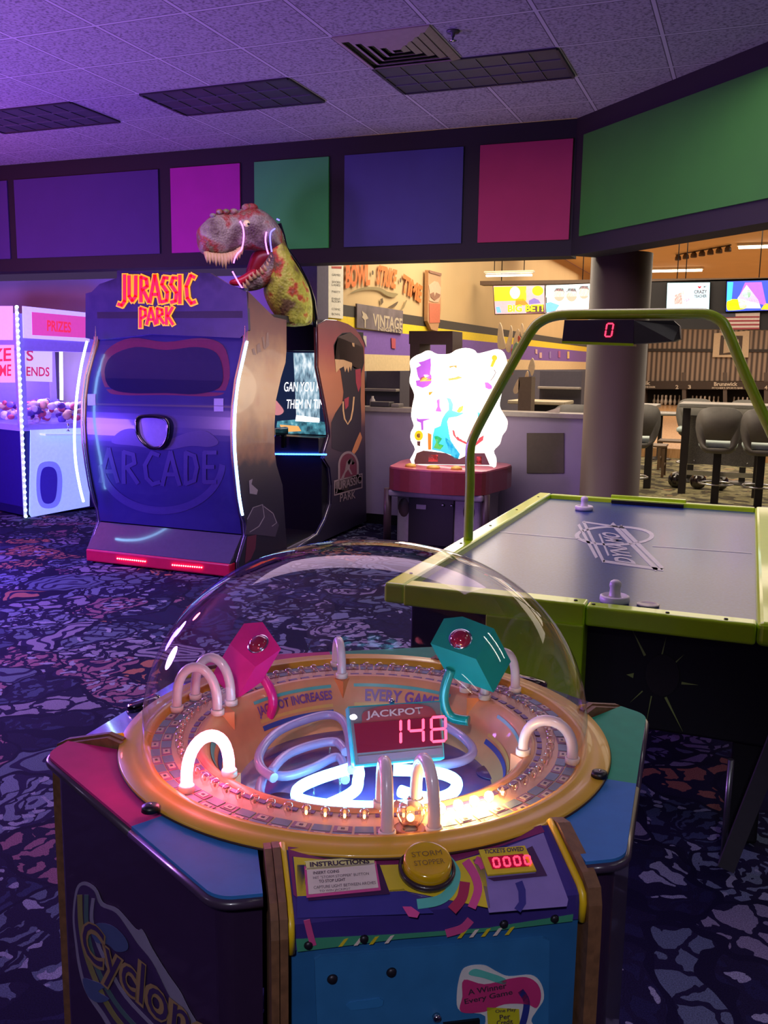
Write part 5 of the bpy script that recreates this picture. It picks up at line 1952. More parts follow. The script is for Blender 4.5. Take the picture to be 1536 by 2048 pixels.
for i in range(NT):
    deg = 360.0 * (i + 0.5) / NT - 180
    if min(abs((deg - g + 180) % 360 - 180) for g in (-62, -52, 58, 68, 178, -172)) < 2.2 and False:
        continue
    a = R_(deg)
    b1 = bpy.data.objects.new('bulb', proto_me)
    COL.objects.link(b1)
    b1.location = C + Vector((RB * math.cos(a), RB * math.sin(a), 0.8935))
    par(b1, ring)
    me_ = fil_me_on if -50 < deg < -31 else (fil_me_dim if (-84 < deg < -50 or -31 < deg < -24) else fil_me)
    f1 = bpy.data.objects.new('filament', me_)
    COL.objects.link(f1)
    f1.location = b1.location
    par(f1, b1)
# jackpot bulb between the front arches
mb = MB()
jb = PT(0, 0.386, 0.0, 0.893)
mb.lathe([(0.010, 0.0), (0.012, 0.01), (0.020, 0.022), (0.022, 0.032), (0.018, 0.044), (0.008, 0.052), (0, 0.053)], jb, 24)
jo = mb.build('jackpot_bulb', glass_b, ring)
mb = MB()
mb.sphere(jb + Vector((0, 0, 0.024)), 0.0062, 10)
mb.build('filament', fil_dim, jo)
mb = MB()
mb.lathe([(0.012, 0.0), (0.024, 0.001), (0.026, 0.006), (0.022, 0.008), (0.012, 0.006)], jb, 28)
mb.build('socket_ring', mat('socket_copper', '#9a5c3c', 0.3, 0.5), jo)
# arches of white or lit tube
tube_w = mat('arch_tube_white', '#e6cfd2', 0.3, coat=0.5)
tube_lit = mat('arch_tube_lit_pink', '#ffd0d8', 0.3, emit=(1.0, 0.13, 0.24), estr=27.0)
cap_w = mat('arch_cap', '#ecd9cc', 0.4)


def arch(deg, ro, ri, h, m_, zi=0.897):
    a = R_(deg)
    rad = Vector((math.cos(a), math.sin(a), 0))
    po, pi_ = C + rad * ro + Vector((0, 0, 0.894)), C + rad * ri + Vector((0, 0, zi))
    pts = []
    for i in range(17):
        s_ = PI * i / 16
        r = (ro + ri) / 2 + (ro - ri) / 2 * math.cos(s_)
        z = 0.905 + (h - 0.012) * math.sin(s_) ** 0.75
        pts.append(C + rad * r + Vector((0, 0, z)))
    mb = MB()
    mb.tube([po + Vector((0, 0, 0.006))] + pts + [pi_ + Vector((0, 0, 0.006))], 0.0098, 14)
    o = mb.build('tube_arch', m_, dm)
    for q in (po, pi_):
        mb = MB()
        mb.lathe([(0, 0), (0.0135, 0), (0.0135, 0.010), (0.0115, 0.012), (0.0115, 0.006)], q, 20)
        mb.build('tube_collar', cap_w, o)


arch(-117, 0.388, 0.306, 0.086, tube_lit)
for d in (3, 123):
    arch(d, 0.395, 0.306, 0.075, tube_w)
for k in range(3):
    for s_ in (-5.5, 5.0):
        arch(-57 + 120 * k + s_, 0.397, 0.308, 0.098, tube_w)
# triangular blocks where the arches meet the bowl
for d in (3, 63, 123, 183, 243, 303):
    a = d + 57
    mb = MB()
    mb.prism([PT(a, 0.312, -0.022, 0.895), PT(a, 0.312, 0.022, 0.895), PT(a, 0.283, 0.0, 0.895)], (0, 0, -0.045))
    mb.build('bowl_block', mat('block_orange', '#e88a50', 0.4), bowl)
# curved lettering bands inside the bowl


def band_strip(a0, a1, s0, s1, m_, name='band_stripe', off=0.0015, n=24):
    """strip on the bowl's inner cone between slope fractions s0..s1 (0 top .. 1 lower)"""
    mb = MB()
    top = (0.300, 0.885)
    bot = (0.266, 0.823)
    vs = []
    for i in range(n + 1):
        a = R_(a0 + (a1 - a0) * i / n)
        row_ = []
        for s_ in (s0, s1):
            r = top[0] + (bot[0] - top[0]) * s_ - off
            z = top[1] + (bot[1] - top[1]) * s_ + off * 0.6
            row_.append(mb.bm.verts.new(C + Vector((r * math.cos(a), r * math.sin(a), z))))
        vs.append(row_)
    for i in range(n):
        mb.bm.faces.new((vs[i][0], vs[i + 1][0], vs[i + 1][1], vs[i][1]))
    return mb.build(name, m_, bowl)


def band_text(body_, a0, a1, s0, s1, m_):
    o = text_mesh('band_lettering', body_, (0, 0, 0), (1, 0, 0), (0, 1, 0), 1.0, 1.0, m_, None, 0.0, 0.03)
    top = (0.300, 0.885)
    bot = (0.266, 0.823)
    for v in o.data.vertices:
        a = R_(a0 + (a1 - a0) * v.co.x)
        s_ = s1 + (s0 - s1) * v.co.y
        r = top[0] + (bot[0] - top[0]) * s_ - 0.0032
        z = top[1] + (bot[1] - top[1]) * s_ + 0.002
        v.co = C + Vector((r * math.cos(a), r * math.sin(a), z))
    par(o, bowl)


s_teal, s_blue, s_yel, s_txt = mat('band_teal', '#5aa8a0', 0.4), mat('band_blue', '#3c4aa0', 0.4), mat('band_yellow', '#e0b060', 0.4), mat('band_text', '#7a4a94', 0.4)
for a0, a1, tx in ((166, 128, 'JACKPOT INCREASES'), (118, 74, 'EVERY GAME'), (46, 10, 'JACKPOT'), (-4, -30, 'BONUS')):
    band_strip(a0, a1, 0.02, 0.12, s_teal)
    band_strip(a0, a1, 0.80, 0.95, s_blue)
    band_strip(a0, a1, 0.62, 0.72, s_yel)
    if tx in ('JACKPOT INCREASES', 'EVERY GAME'):
        k = 5 if tx == 'EVERY GAME' else 0
        band_text(tx, a0 - k, a1 + k, 0.2, 0.58, s_txt)
band_strip(225, 200, 0.1, 0.3, s_teal)
band_strip(225, 200, 0.5, 0.7, s_blue)
# neon coil in the bowl
cy_lit = mat('neon_cyan_lit', '#c0f4ff', 0.3, emit=(0.16, 0.66, 1.0), estr=13.0)
cy_off = mat('neon_unlit', '#a898c8', 0.25, coat=0.5, emit=(0.35, 0.3, 0.7), estr=0.05)


def zpath(pts, z0, z1=None):
    z1 = z0 if z1 is None else z1
    P = crv(pts, 5)
    return [onz(p[0], p[1], z0 + (z1 - z0) * i / (len(P) - 1)) for i, p in enumerate(P)]


mb = MB()
mb.tube(zpath([(716, 1560), (718, 1545), (712, 1533), (690, 1540), (640, 1556), (604, 1572), (593, 1586), (602, 1600), (650, 1610), (720, 1614), (793, 1613), (850, 1606), (885, 1606), (905, 1622)], 0.85), 0.0105, 12)
nc = mb.build('neon_coil', cy_lit, dm)
mb = MB()
mb.tube(zpath([(716, 1562), (712, 1578), (690, 1594), (650, 1612), (610, 1626)], 0.852, 0.83), 0.0105, 12)
mb.build('neon_end', cy_lit, nc)
mb = MB()
mb.tube(zpath([(787, 1540), (840, 1542), (885, 1548), (912, 1562), (908, 1582), (880, 1596), (840, 1594), (800, 1582)], 0.853), 0.0105, 12)
mb.build('neon_coil', cy_lit, dm)
for pts, z0 in (([(548, 1556), (522, 1536), (520, 1505), (552, 1466), (610, 1440), (662, 1430), (690, 1448), (702, 1500), (704, 1540)], 0.858), ([(540, 1546), (570, 1512), (625, 1490), (672, 1484), (692, 1504)], 0.845),
                ([(530, 1548), (575, 1552), (625, 1536), (672, 1514), (688, 1530), (690, 1560)], 0.83), ([(524, 1560), (520, 1590), (548, 1612), (592, 1606)], 0.845), ([(880, 1446), (925, 1474), (946, 1502), (925, 1522), (872, 1532), (830, 1534)], 0.85)):
    mb = MB()
    mb.tube(zpath(pts, z0), 0.0092, 10)
    mb.build('neon_coil', cy_off, dm)
for px, py in ((628, 1600), (680, 1600), (870, 1560), (660, 1520)):
    p = onz(px, py, 0.797)
    mb = MB()
    mb.tube([p, p + Vector((0, 0, 0.05))], 0.003, 8)
    mb.build('glass_support', glass_b, nc)
# jackpot display on its post
U0, T0 = fr(0)
dn = (U0 * 0.86 + Vector((0, 0, 0.5))).normalized()
pD = Plane(PT(0, 0.10, 0.0, 0.925), dn)
dq = [(696, 1413), (881, 1401), (889, 1517), (709, 1533)]
mb = MB()
mb.prism([pD.at(*p) for p in dq], -dn * 0.035)
dsp = mb.build('display_box', mat('display_cyan', '#25a8b8', 0.35, coat=0.3), dm)
decal('display_face', pD, [([(698, 1416), (879, 1404), (887, 1514), (711, 1530)], mat('display_face_grey', '#5c5f72', 0.35))], dsp, 0.0, 0.002)
decal('display_banner', pD, [(crv([(724, 1442), (728, 1424), (770, 1412), (822, 1408), (858, 1414), (872, 1430), (868, 1446), (800, 1440), (728, 1450)], 3, True), mat('display_red_print', '#7a3044', 0.4))], dsp, 0.002, 0.001)
text_quad('display_lettering', 'JACKPOT', pD, (732, 1441), (846, 1432), (731, 1423), mat('display_lilac', '#a898b0', 0.4), dsp, 0.004, 0.02)
decal('display_window', pD, [([(707, 1448), (877, 1434), (883, 1491), (714, 1507)], mat('display_window_dark', '#3a1224', 0.15, coat=0.8, emit=(0.25, 0.01, 0.04), estr=0.35))], dsp, 0.002, 0.002)
p1, p2, p3 = pD.at(778, 1490, 0.0045), pD.at(878, 1483, 0.0045), pD.at(778, 1440, 0.0045)
dwid = (p2 - p1).length
led_j = mat('digit_red_bright', '#ff3050', 0.4, emit=(1.0, 0.06, 0.13), estr=2.6)
ey_ = (p3 - p1).normalized()
exx = (p2 - p1).normalized()
digits('jackpot_digit', '148', p1 - exx * 0.006, exx, ey_, 0.027, (pD.at(860, 1437, 0) - pD.at(862, 1488, 0)).length * 0.95, 0.0155, 0.0048, led_j, dsp, 0.0)
decal('display_lower_print', pD, [([(716, 1513), (880, 1496), (883, 1508), (718, 1526)], mat('display_mauve', '#6a5a78', 0.4))], dsp, 0.002, 0.001)
pb2 = onz(770, 1604, 0.800)
pt2 = pD.at(768, 1522, -0.02)
mb = MB()
mb.tube([pb2, pt2], 0.009, 14)
mb.build('display_post', chrome, dsp)
mb = MB()
mb.sphere(pD.at(786, 1401, -0.012), 0.006, 10)
mb.build('top_bolt', chrome, dsp)
# pink and teal warning lamp boxes with tube arms
for nm, top_px, vec, Y, colr, dome_px, arm, k in (
        ('pink', [(460, 1288), (488, 1247), (525, 1244), (562, 1298), (511, 1334)], (-0.049, -0.058), 1.66, '#f0208c', (517, 1289), [(511, 1338), (536, 1370), (546, 1405), (535, 1440), (508, 1462), (478, 1467)], -1),
        ('teal', [(861, 1287), (888, 1237), (925, 1233), (988, 1257), (952, 1318)], (0.034, -0.056), 1.72, '#128c84', (921, 1279), [(902, 1338), (890, 1375), (889, 1408), (903, 1434), (938, 1442)], 1)):
    bp0 = ony(top_px[2][0], top_px[2][1], Y)
    nn = Vector((0.10 * k, -0.62, 0.78)).normalized()
    pl = Plane(ony(517 if k < 0 else 921, 1289 if k < 0 else 1279, Y), nn)
    V = cR * vec[0] + cU * vec[1] - nn * 0.02
    mb = MB()
    mm = mat('lamp_box_' + nm, colr, 0.4, coat=0.1)
    mb.prism([pl.at(*p) for p in top_px], V)
    bo = mb.build('lamp_box', mm, dm)
    mb = MB()
    cpt = pl.at(*dome_px)
    mb.lathe([(0.021, 0.0), (0.0215, 0.003), (0.019, 0.009), (0.012, 0.015), (0, 0.017)], cpt, 26, axis=nn)
    lo = mb.build('lamp_lens', mat('lens_red', '#8c1a34', 0.08, coat=1.0), bo)
    mb = MB()
    mb.lathe([(0.0205, 0.001), (0.024, 0.001), (0.024, 0.003), (0.0205, 0.003)], cpt, 26, axis=nn)
    mb.build('lens_rim', chrome, lo)
    Ya = Y - 0.01
    mb = MB()
    mb.tube([ony(p[0], p[1], Ya) for p in crv(arm, 5)], 0.0105, 12)
    mb.build('arm', mat('arm_' + nm, colr, 0.25, coat=0.6), bo)
# the clear dome
dome_m = clear_mat('clear_dome', (0.96, 0.94, 0.965), 1.45, 0.01, 0.75)
Rd, Zd = 0.4165, 0.903
prof_d = [(Rd * (math.cos(a) ** 0.9 + 0.03 * math.sin(2 * a)), 0.012 + 0.346 * math.sin(a)) for a in [PI / 2 * i / 40 for i in range(41)]]
prof_d = [(Rd, 0.0)] + prof_d[:-1] + [(0, 0.358)]
mb = MB()
mb.lathe(prof_d, C + Vector((0, 0, Zd)), 128)
dome = mb.build('clear_dome', dome_m, dm)

# control panels on three sides
for k, deg in enumerate((0, 120, 240)):
    U_, T_ = fr(deg)
    hw0, hw1 = (-0.196, 0.214) if k == 0 else (-0.2, 0.2)
    top_u, top_z, low_u, low_z, bot_z = 0.405, 0.904, 0.535, 0.865, 0.822
    P_ = lambda u, t, z: PT(deg, u, t, z)
    for s_, t0 in ((-1, hw0), (1, hw1)):
        out = [(0.40, 0.905), (0.43, 0.912), (0.525, 0.886), (0.546, 0.874), (0.553, 0.85), (0.555, 0.80), (0.552, 0.01), (0.40, 0.01)]
        for j in range(2):
            ta = t0 + s_ * (0.006 + 0.0115 * j)
            mb = MB()
            mb.prism([P_(u - 0.004 * j, ta, z - 0.003 * j) for u, z in out], T_ * s_ * 0.0105)
            mb.build('side_board', wood, dm)
        mb = MB()
        mb.tube([P_(u, t0 + s_ * 0.0015, z) for u, z in ((0.41, 0.905), (0.43, 0.900), (0.528, 0.870), (0.540, 0.862), (0.543, 0.85), (0.542, bot_z))], 0.0055, 10)
        mb.build('yellow_edge', yel, dm)
    if k:
        mb = MB()
        mb.prism([P_(0.42, hw0, top_z - 0.0045), P_(low_u, hw0, low_z), P_(low_u, hw0, 0.05), P_(0.415, hw0, 0.05), P_(0.415, hw0, top_z - 0.004)], T_ * (hw1 - hw0))
        cp = mb.build('control_panel', mat('panel_lilac_gloss', '#7a6cb0', 0.12, coat=0.8), dm)
        q = P_(0.495, 0.0, 0.877)
        mb = MB()
        mb.lathe([(0, 0), (0.038, 0), (0.036, 0.012), (0.03, 0.016), (0, 0.017)], q, 28, axis=(U_ * 0.287 + Vector((0, 0, 0.958))))
        mb.build('push_button', black_gloss, cp)
# --- the front panel in detail
mb = MB()
for a, b in (((top_u, top_z), (0.495, 0.8425)),):
    pass
pan_prof = [(0.415, 0.901), (0.5325, 0.86575), (0.538, 0.860), (0.538, bot_z), (0.415, bot_z)]
mb.prism([PT(0, u, -0.196, z) for u, z in pan_prof], T0 * 0.41)
pan = mb.build('control_panel', mat('panel_print_violet', '#3c2f78', 0.16, coat=0.7), dm)
sd_ = (PT(0, 0.535, 0, 0.865) - PT(0, top_u, 0, top_z)).normalized()
nS = T0.cross(sd_).normalized()
if nS.z < 0:
    nS = -nS
SPl = Plane(PT(0, top_u, 0, top_z), nS)
FPl = Plane(PT(0, 0.538, 0, 0.8), U0)


def c3(pts):
    return [(520 + a / 2.021, 1620 + b / 2.021) for a, b in pts]


pr_yel, pr_mar, pr_lil, pr_blue = mat('print_yellow', '#cdb428', 0.25, coat=0.6), mat('print_maroon', '#7c2a5c', 0.25, coat=0.6), mat('print_lilac', '#7c6aa8', 0.35, coat=0.25), mat('print_blue', '#34317c', 0.25, coat=0.6)
pr_teal, pr_pink, pr_red, pr_green, pr_dk, pr_cream = mat('print_teal', '#58b0a4', 0.25, coat=0.6), mat('print_pink', '#c84a86', 0.25, coat=0.6), mat('print_red', '#a02c4c', 0.25, coat=0.6), mat('print_green', '#3f8a6c', 0.3, coat=0.5), mat('print_dark', '#241c48', 0.3, coat=0.5), mat('print_cream', '#d4c0b8', 0.3)


def clipS(pts):
    """keep slope artwork on the slope"""
    return pts


decal('printed_border', SPl, [(c3([(112, 150), (490, 190), (760, 185), (1135, 62), (1150, 90), (770, 215), (480, 225), (130, 190), (150, 355), (135, 345)]), pr_mar)], pan, 0.0005, 0.0006)
decal('printed_field', SPl, [(c3([(135, 192), (480, 226), (770, 216), (900, 180), (930, 400), (590, 330), (150, 352)]), pr_yel),
                             (c3([(860, 205), (1145, 95), (1245, 365), (1240, 392), (925, 418), (900, 300)]), pr_lil),
                             (c3([(150, 225), (180, 225), (185, 352), (580, 322), (640, 360), (700, 420), (150, 440)]), pr_blue)], pan, 0.0010, 0.0006)
for pts, mm in ((c3(ribbon(crv([(752, 200), (790, 260), (770, 330), (720, 370), (635, 385)], 5), 40)), pr_teal), (c3(ribbon(crv([(830, 210), (868, 270), (880, 330), (855, 400)], 5), 34)), pr_pink),
                (c3(ribbon(crv([(828, 295), (815, 360), (775, 410)], 5), 42)), pr_red), (c3(ribbon(crv([(870, 205), (890, 215), (905, 240)], 4), 30)), pr_pink), (c3([(575, 395), (610, 395), (645, 420), (635, 440), (600, 435)]), pr_pink),
                (c3(ribbon([(1045, 295), (1058, 330), (1060, 380), (1040, 410)], 30)), pr_blue)):
    decal('printed_loop', SPl, [(pts, mm)], pan, 0.0018, 0.0006)
# front strip prints
decal('printed_strip', FPl, [(c3([(145, 520), (560, 500), (920, 475), (1265, 420), (1262, 448), (900, 492), (560, 520), (150, 572)]), pr_green)], pan, 0.0005, 0.0006)
for k in range(9):
    x = 340 + 62 * k if k < 4 else 820 + 48 * (k - 4)
    decal('printed_dash', FPl, [(c3([(x, 520 - (x - 340) * 0.07), (x + 16, 516 - (x - 340) * 0.07), (x - 8, 548 - (x - 340) * 0.07), (x - 24, 550 - (x - 340) * 0.07)]), pr_cream if k % 2 else pr_yel)], pan, 0.0012, 0.0006)
decal('printed_loop', FPl, [(c3(ribbon([(188, 440), (200, 490), (215, 545)], 26)), pr_pink)], pan, 0.0018, 0.0006)
decal('printed_loop', FPl, [(c3(ribbon(crv([(850, 440), (815, 475), (750, 495)], 4), 32)), pr_pink)], pan, 0.0018, 0.0006)
for x, y in ((196, 545), (420, 520), (985, 460), (1190, 438)):
    p = FPl.at(*c3([(x, y)])[0], 0.001)
    mb = MB()
    mb.lathe([(0, 0), (0.0065, 0), (0.005, 0.003), (0, 0.004)], p, 16, axis=U0)
    mb.build('bolt', mat('bolt_dark', '#2a2630', 0.4, 0.5), pan)
# instruction card
decal('instruction_frame', SPl, [(c3([(182, 225), (480, 225), (485, 232), (525, 345), (195, 372), (182, 300)]), mat('card_plum', '#3a1a40', 0.3)), ], pan, 0.0024, 0.0006)
decal('instruction_frame', SPl, [(c3([(178, 236), (468, 214), (488, 332), (188, 362)]), pr_pink)], pan, 0.0031, 0.0006)
ic = decal('instruction_card', SPl, [(c3([(188, 243), (462, 222), (478, 322), (196, 350)]), pr_cream), (c3(crv([(185, 222), (200, 214), (440, 198), (460, 206), (460, 222), (445, 230), (205, 250), (188, 242)], 3, True)), mat('print_lemon', '#d8cc88', 0.3))], pan, 0.0038, 0.0006)
tx_m = mat('print_ink', '#3a2638', 0.5)
for tx, ll, lr, ul, bo_ in (('INSTRUCTIONS', (202, 241), (443, 226), (200, 221), 0.04), ('INSERT COINS', (215, 271), (320, 263), (214, 259), 0.02), ('HIT "STORM STOPPER" BUTTON', (215, 290), (440, 272), (214, 279), 0.02), ('TO STOP LIGHT', (238, 305), (345, 297), (237, 293), 0.02),
                            ('CAPTURE LIGHT BETWEEN ARCHES', (217, 330), (468, 309), (216, 318), 0.02), ('TO WIN JACKPOT', (240, 345), (366, 335), (239, 334), 0.02)):
    text_quad('card_lettering', tx, SPl, c3([ll])[0], c3([lr])[0], c3([ul])[0], tx_m, ic, 0.0050, 0.0 if 'M' in tx or 'W' in tx else bo_)
# big yellow button
bc = SPl.at(853, 1742, 0.0)
mb = MB()
mb.lathe([(0.0, 0.0), (0.041, 0.0), (0.041, 0.008), (0.037, 0.012), (0.036, 0.006)], bc, 40, axis=nS)
bz = mb.build('push_button', mat('button_bezel', '#33242a', 0.3, coat=0.5), pan)
mb = MB()
mb.lathe([(0.0345, 0.004), (0.0345, 0.022), (0.032, 0.025), (0.028, 0.0245), (0, 0.0225)], bc, 40, axis=nS)
bt3 = mb.build('button_cap', mat('button_yellow', '#c89a10', 0.18, coat=0.8), bz)
for tx, dy in (('STORM', 0.006), ('STOPPER', -0.010)):
    ll = bc + nS * 0.0255 - T0 * 0.022 - sd_ * (dy - 0.002)
    text_mesh('button_lettering', tx, ll, T0, -sd_, 0.044, 0.009, mat('button_ink', '#6a4c10', 0.5), bt3, 0.0, 0.0)
# tickets owed display
decal('ticket_display_shadow', SPl, [(c3([(1060, 170), (1100, 150), (1160, 270), (945, 292), (920, 280), (1115, 260)]), mat('print_dark_plum', '#40244c', 0.3))], pan, 0.0020, 0.0006)
td = decal('ticket_display', SPl, [(c3([(882, 172), (1068, 155), (1115, 256), (918, 274)]), pr_yel)], pan, 0.0028, 0.003)
decal('display_window', SPl, [(c3([(918, 204), (1060, 190), (1086, 240), (938, 252)]), mat('window_red_dark', '#4a0c18', 0.15, coat=0.8, emit=(0.3, 0.0, 0.02), estr=0.5))], td, 0.0060, 0.0008)
a_, b2_ = SPl.at(*c3([(945, 246)])[0], 0.0070), SPl.at(*c3([(1072, 235)])[0], 0.0070)
ex_ = (b2_ - a_).normalized()
ey2 = nS.cross(ex_).normalized()
digits('ticket_digit', '0000', a_, ex_, ey2, 0.0085, 0.0155, 0.0072, 0.0026, mat('digit_red_small', '#ff3050', 0.4, emit=(1.0, 0.04, 0.09), estr=1.5), td)
text_quad('ticket_lettering', 'TICKETS OWED', SPl, c3([(905, 190)])[0], c3([(1065, 178)])[0], c3([(903, 172)])[0], tx_m, td, 0.0062, 0.03)
# blue front with coin door
pB0 = PT(0, 0.497, -0.196, 0.02)
mb = MB()
mb.prism([PT(0, 0.42, -0.196, 0.02), PT(0, 0.532, -0.196, 0.02), PT(0, 0.532, 0.214, 0.02), PT(0, 0.42, 0.214, 0.02)], (0, 0, 0.805))
fb_ = mb.build('front_board', mat('front_blue', '#235a8c', 0.45, coat=0.15), dm)
DPl = Plane(PT(0, 0.5322, 0, 0.5), U0)
d0 = decal('coin_door', DPl, [([(628, 1915), (640, 1908), (1084, 1872), (1096, 1876), (1092, 2160), (640, 2230)], mat('door_blue', '#2a6699', 0.45, coat=0.15))], dm, 0.0, 0.006)
for x, y in ((290, 672), (528, 645)):
    p = DPl.at(*c3([(x, y)])[0], 0.006)
    mb = MB()
    mb.lathe([(0, 0), (0.0075, 0), (0.006, 0.003), (0, 0.004)], p, 16, axis=U0)
    mb.build('bolt', mat('bolt_dark'), d0)
p = DPl.at(*c3([(708, 822)])[0], 0.006)
mb = MB()
mb.lathe([(0, 0), (0.006, 0), (0.006, 0.006), (0.003, 0.008), (0, 0.008)], p, 16, axis=U0)
mb.build('lock', chrome, d0)
decal('recess', DPl, [(c3([(345, 775), (360, 762), (480, 745), (495, 755), (492, 775), (475, 782), (365, 794)]), mat('recess_blue', '#2e6ea4', 0.3)), ], d0, 0.006, 0.002)
decal('coin_slot_plate', DPl, [(c3([(735, 845), (880, 828), (880, 960), (740, 980)]), black)], d0, 0.006, 0.004)
# price sticker
sk = decal('price_sticker', DPl, [(c3(crv([(805, 800), (790, 740), (805, 650), (835, 620), (900, 615), (950, 640), (1000, 660), (1090, 655), (1130, 690), (1140, 750), (1110, 800), (1090, 840), (1110, 900), (900, 930), (905, 820)], 4, True)), mat('sticker_white', '#c9c4c4', 0.4))], d0, 0.006, 0.001)
decal('sticker_print', DPl, [(c3(crv([(838, 650), (860, 628), (910, 640), (985, 668), (975, 690), (900, 665)], 4, True)), pr_teal), (c3(crv([(818, 672), (900, 690), (1000, 668), (1070, 662), (1115, 690), (1128, 740), (1110, 785), (1070, 770), (980, 770), (900, 800), (806, 800), (812, 740)], 4, True)), mat('sticker_raspberry', '#b8306c', 0.4)),
                             (c3([(910, 782), (1040, 790), (1045, 900), (918, 910)]), mat('sticker_lime', '#b8b020', 0.4)), (c3(ribbon(crv([(1045, 715), (1070, 760), (1060, 830), (1040, 880)], 4), 26)), mat('sticker_navy', '#28307c', 0.4))], sk, 0.0075, 0.0006)
for tx, ll, lr, ul in (('A Winner', (835, 733), (990, 705), (832, 710)), ('Every Game', (822, 775), (1015, 735), (818, 748)), ('One Play', (945, 808), (1028, 800), (943, 791)), ('Per', (962, 832), (1005, 827), (960, 812)), ('Credit', (950, 855), (1015, 847), (948, 835))):
    text_quad('sticker_lettering', tx, DPl, c3([ll])[0], c3([lr])[0], c3([ul])[0], tx_m, sk, 0.0085, 0.02)
# big printed logo on the left cut face
LPl = Plane(PT(300, 0.4945, 0, 0.5), fr(300)[0])


def cL(pts):
    return [(80 + a / 2.743, 1340 + b / 2.743) for a, b in pts]


lg_o, lg_w, lg_b, lg_g, lg_v = mat('logo_grey_lilac', '#7a7488', 0.5), mat('logo_olive', '#77703a', 0.5), mat('logo_slate', '#3d4c74', 0.5), mat('logo_tealgreen', '#3f5a58', 0.5), mat('logo_darkviolet', '#33204a', 0.5)
lo_ = decal('printed_logo', LPl, [(cL(crv([(182, 1350), (200, 1200), (245, 1160), (310, 1195), (350, 1275), (430, 1310), (530, 1420), (565, 1425), (620, 1530), (700, 1660), (770, 1760), (820, 1860), (900, 2000), (980, 2200), (700, 2260), (460, 2080), (340, 1900), (255, 1770), (215, 1640), (195, 1500)], 4, True)), lg_o)], body, 0.0005, 0.0006)
decal('printed_logo_field', LPl, [(cL(crv([(195, 1350), (212, 1215), (245, 1178), (300, 1210), (335, 1290), (420, 1330), (500, 1440), (540, 1500), (620, 1600), (700, 1760), (780, 1920), (880, 2160), (700, 2230), (480, 2060), (360, 1880), (270, 1750), (230, 1620), (208, 1480)], 4, True)), lg_v)], lo_, 0.0014, 0.0006)
for pts, w_, mm in (([(225, 1230), (232, 1400), (262, 1560), (330, 1740), (420, 1900), (560, 2060)], 26, lg_w), ([(262, 1230), (262, 1380), (285, 1520), (345, 1690), (450, 1860), (600, 2020)], 22, lg_g), ([(300, 1250), (290, 1360), (318, 1480), (380, 1620), (480, 1790), (640, 1960)], 18, lg_o)):
    decal('printed_rainbow', LPl, [(cL(ribbon(crv(pts, 4), w_)), mm)], lo_, 0.0022, 0.0006)
decal('printed_cloud', LPl, [(cL(crv([(285, 1420), (330, 1385), (410, 1400), (480, 1470), (490, 1530), (430, 1540), (380, 1500), (320, 1490)], 4, True)), lg_b), (cL(crv([(245, 1690), (300, 1700), (370, 1730), (330, 1760), (390, 1800), (330, 1820), (270, 1780)], 4, True)), lg_b)], lo_, 0.0030, 0.0006)
text_quad('logo_lettering', 'Cyclone', LPl, cL([(228, 1610)])[0], cL([(960, 2260)])[0], cL([(240, 1330)])[0], mat('logo_tan', '#8d7148', 0.5), lo_, 0.0042, 0.06)
text_quad('logo_lettering', 'Cyclone', LPl, cL([(240, 1606)])[0], cL([(960, 2244)])[0], cL([(252, 1345)])[0], lg_v, lo_, 0.0048, 0.0)
# ================================================================ BOWLING HALL
steel = mat('steel_dark', '#2c2726', 0.4, 0.3)


def floor_obj(q):
    return q


# televisions hung in a row
rail_m = mat('tv_rail', '#6a5648', 0.5)
hdr_m = mat('tv_header_black', '#232024', 0.6)
Yt = 14.0
pTV = Plane((0, Yt - 0.05, 0), (0, -1, 0))
tvh = empty('screen_header', (0.4, Yt, 2.5), 'long black header board carrying the right hand televisions', 'header board')
mb = MB()
q = [ony(*p, Yt) for p in ((1296, 563), (1700, 552), (1700, 662), (1296, 657))]
mb.prism(q, (0, 0.2, 0))
mb.build('board', hdr_m, tvh)
mb = MB()
q = [ony(*p, Yt) for p in ((960, 562), (1700, 553), (1700, 558), (960, 570))]
mb.prism(q, (0, 0.2, 0))
mb.build('top_rail', rail_m, tvh)
for px, y0, y1 in ((1003, 525, 562), (1165, 520, 562), (1354, 525, 560), (1371, 524, 560), (1518, 520, 556)):
    a = ony(px, y1, Yt + 0.1)
    mb = MB()
    mb.tube([a, Vector((a.x, a.y, 3.95))], 0.008, 6)
    mb.build('hanger_rod', steel, tvh)


def tv(corners, label, shapes, bg, texts=()):
    t = empty('television', pTV.at(*corners[3]), label, 'television', 'televisions over the lanes')
    mb = MB()
    cx = sum(c[0] for c in corners) / 4
    cy = sum(c[1] for c in corners) / 4
    grow = [((x - cx) * 1.03 + cx, (y - cy) * 1.06 + cy) for x, y in corners]
    mb.prism([pTV.at(*p, -0.03) for p in grow], (0, -0.035, 0))
    mb.build('bezel', black_gloss, t)
    s_ = decal('screen', pTV, [(corners, bg)], t, 0.006, 0.002)
    if shapes:
        decal('screen_picture', pTV, shapes, s_, 0.009, 0.001)
    for tx, ll, lr, ul, m_ in texts:
        text_quad('screen_lettering', tx, pTV, ll, lr, ul, m_, s_, 0.012, 0.03)
    return t


E_ = lambda n_, c, s=0.9: mat(n_, c, 0.4, emit=hexc(c), estr=s)


def c11(pts):
    return [(980 + a / 7.68, 540 + b / 7.68) for a, b in pts]


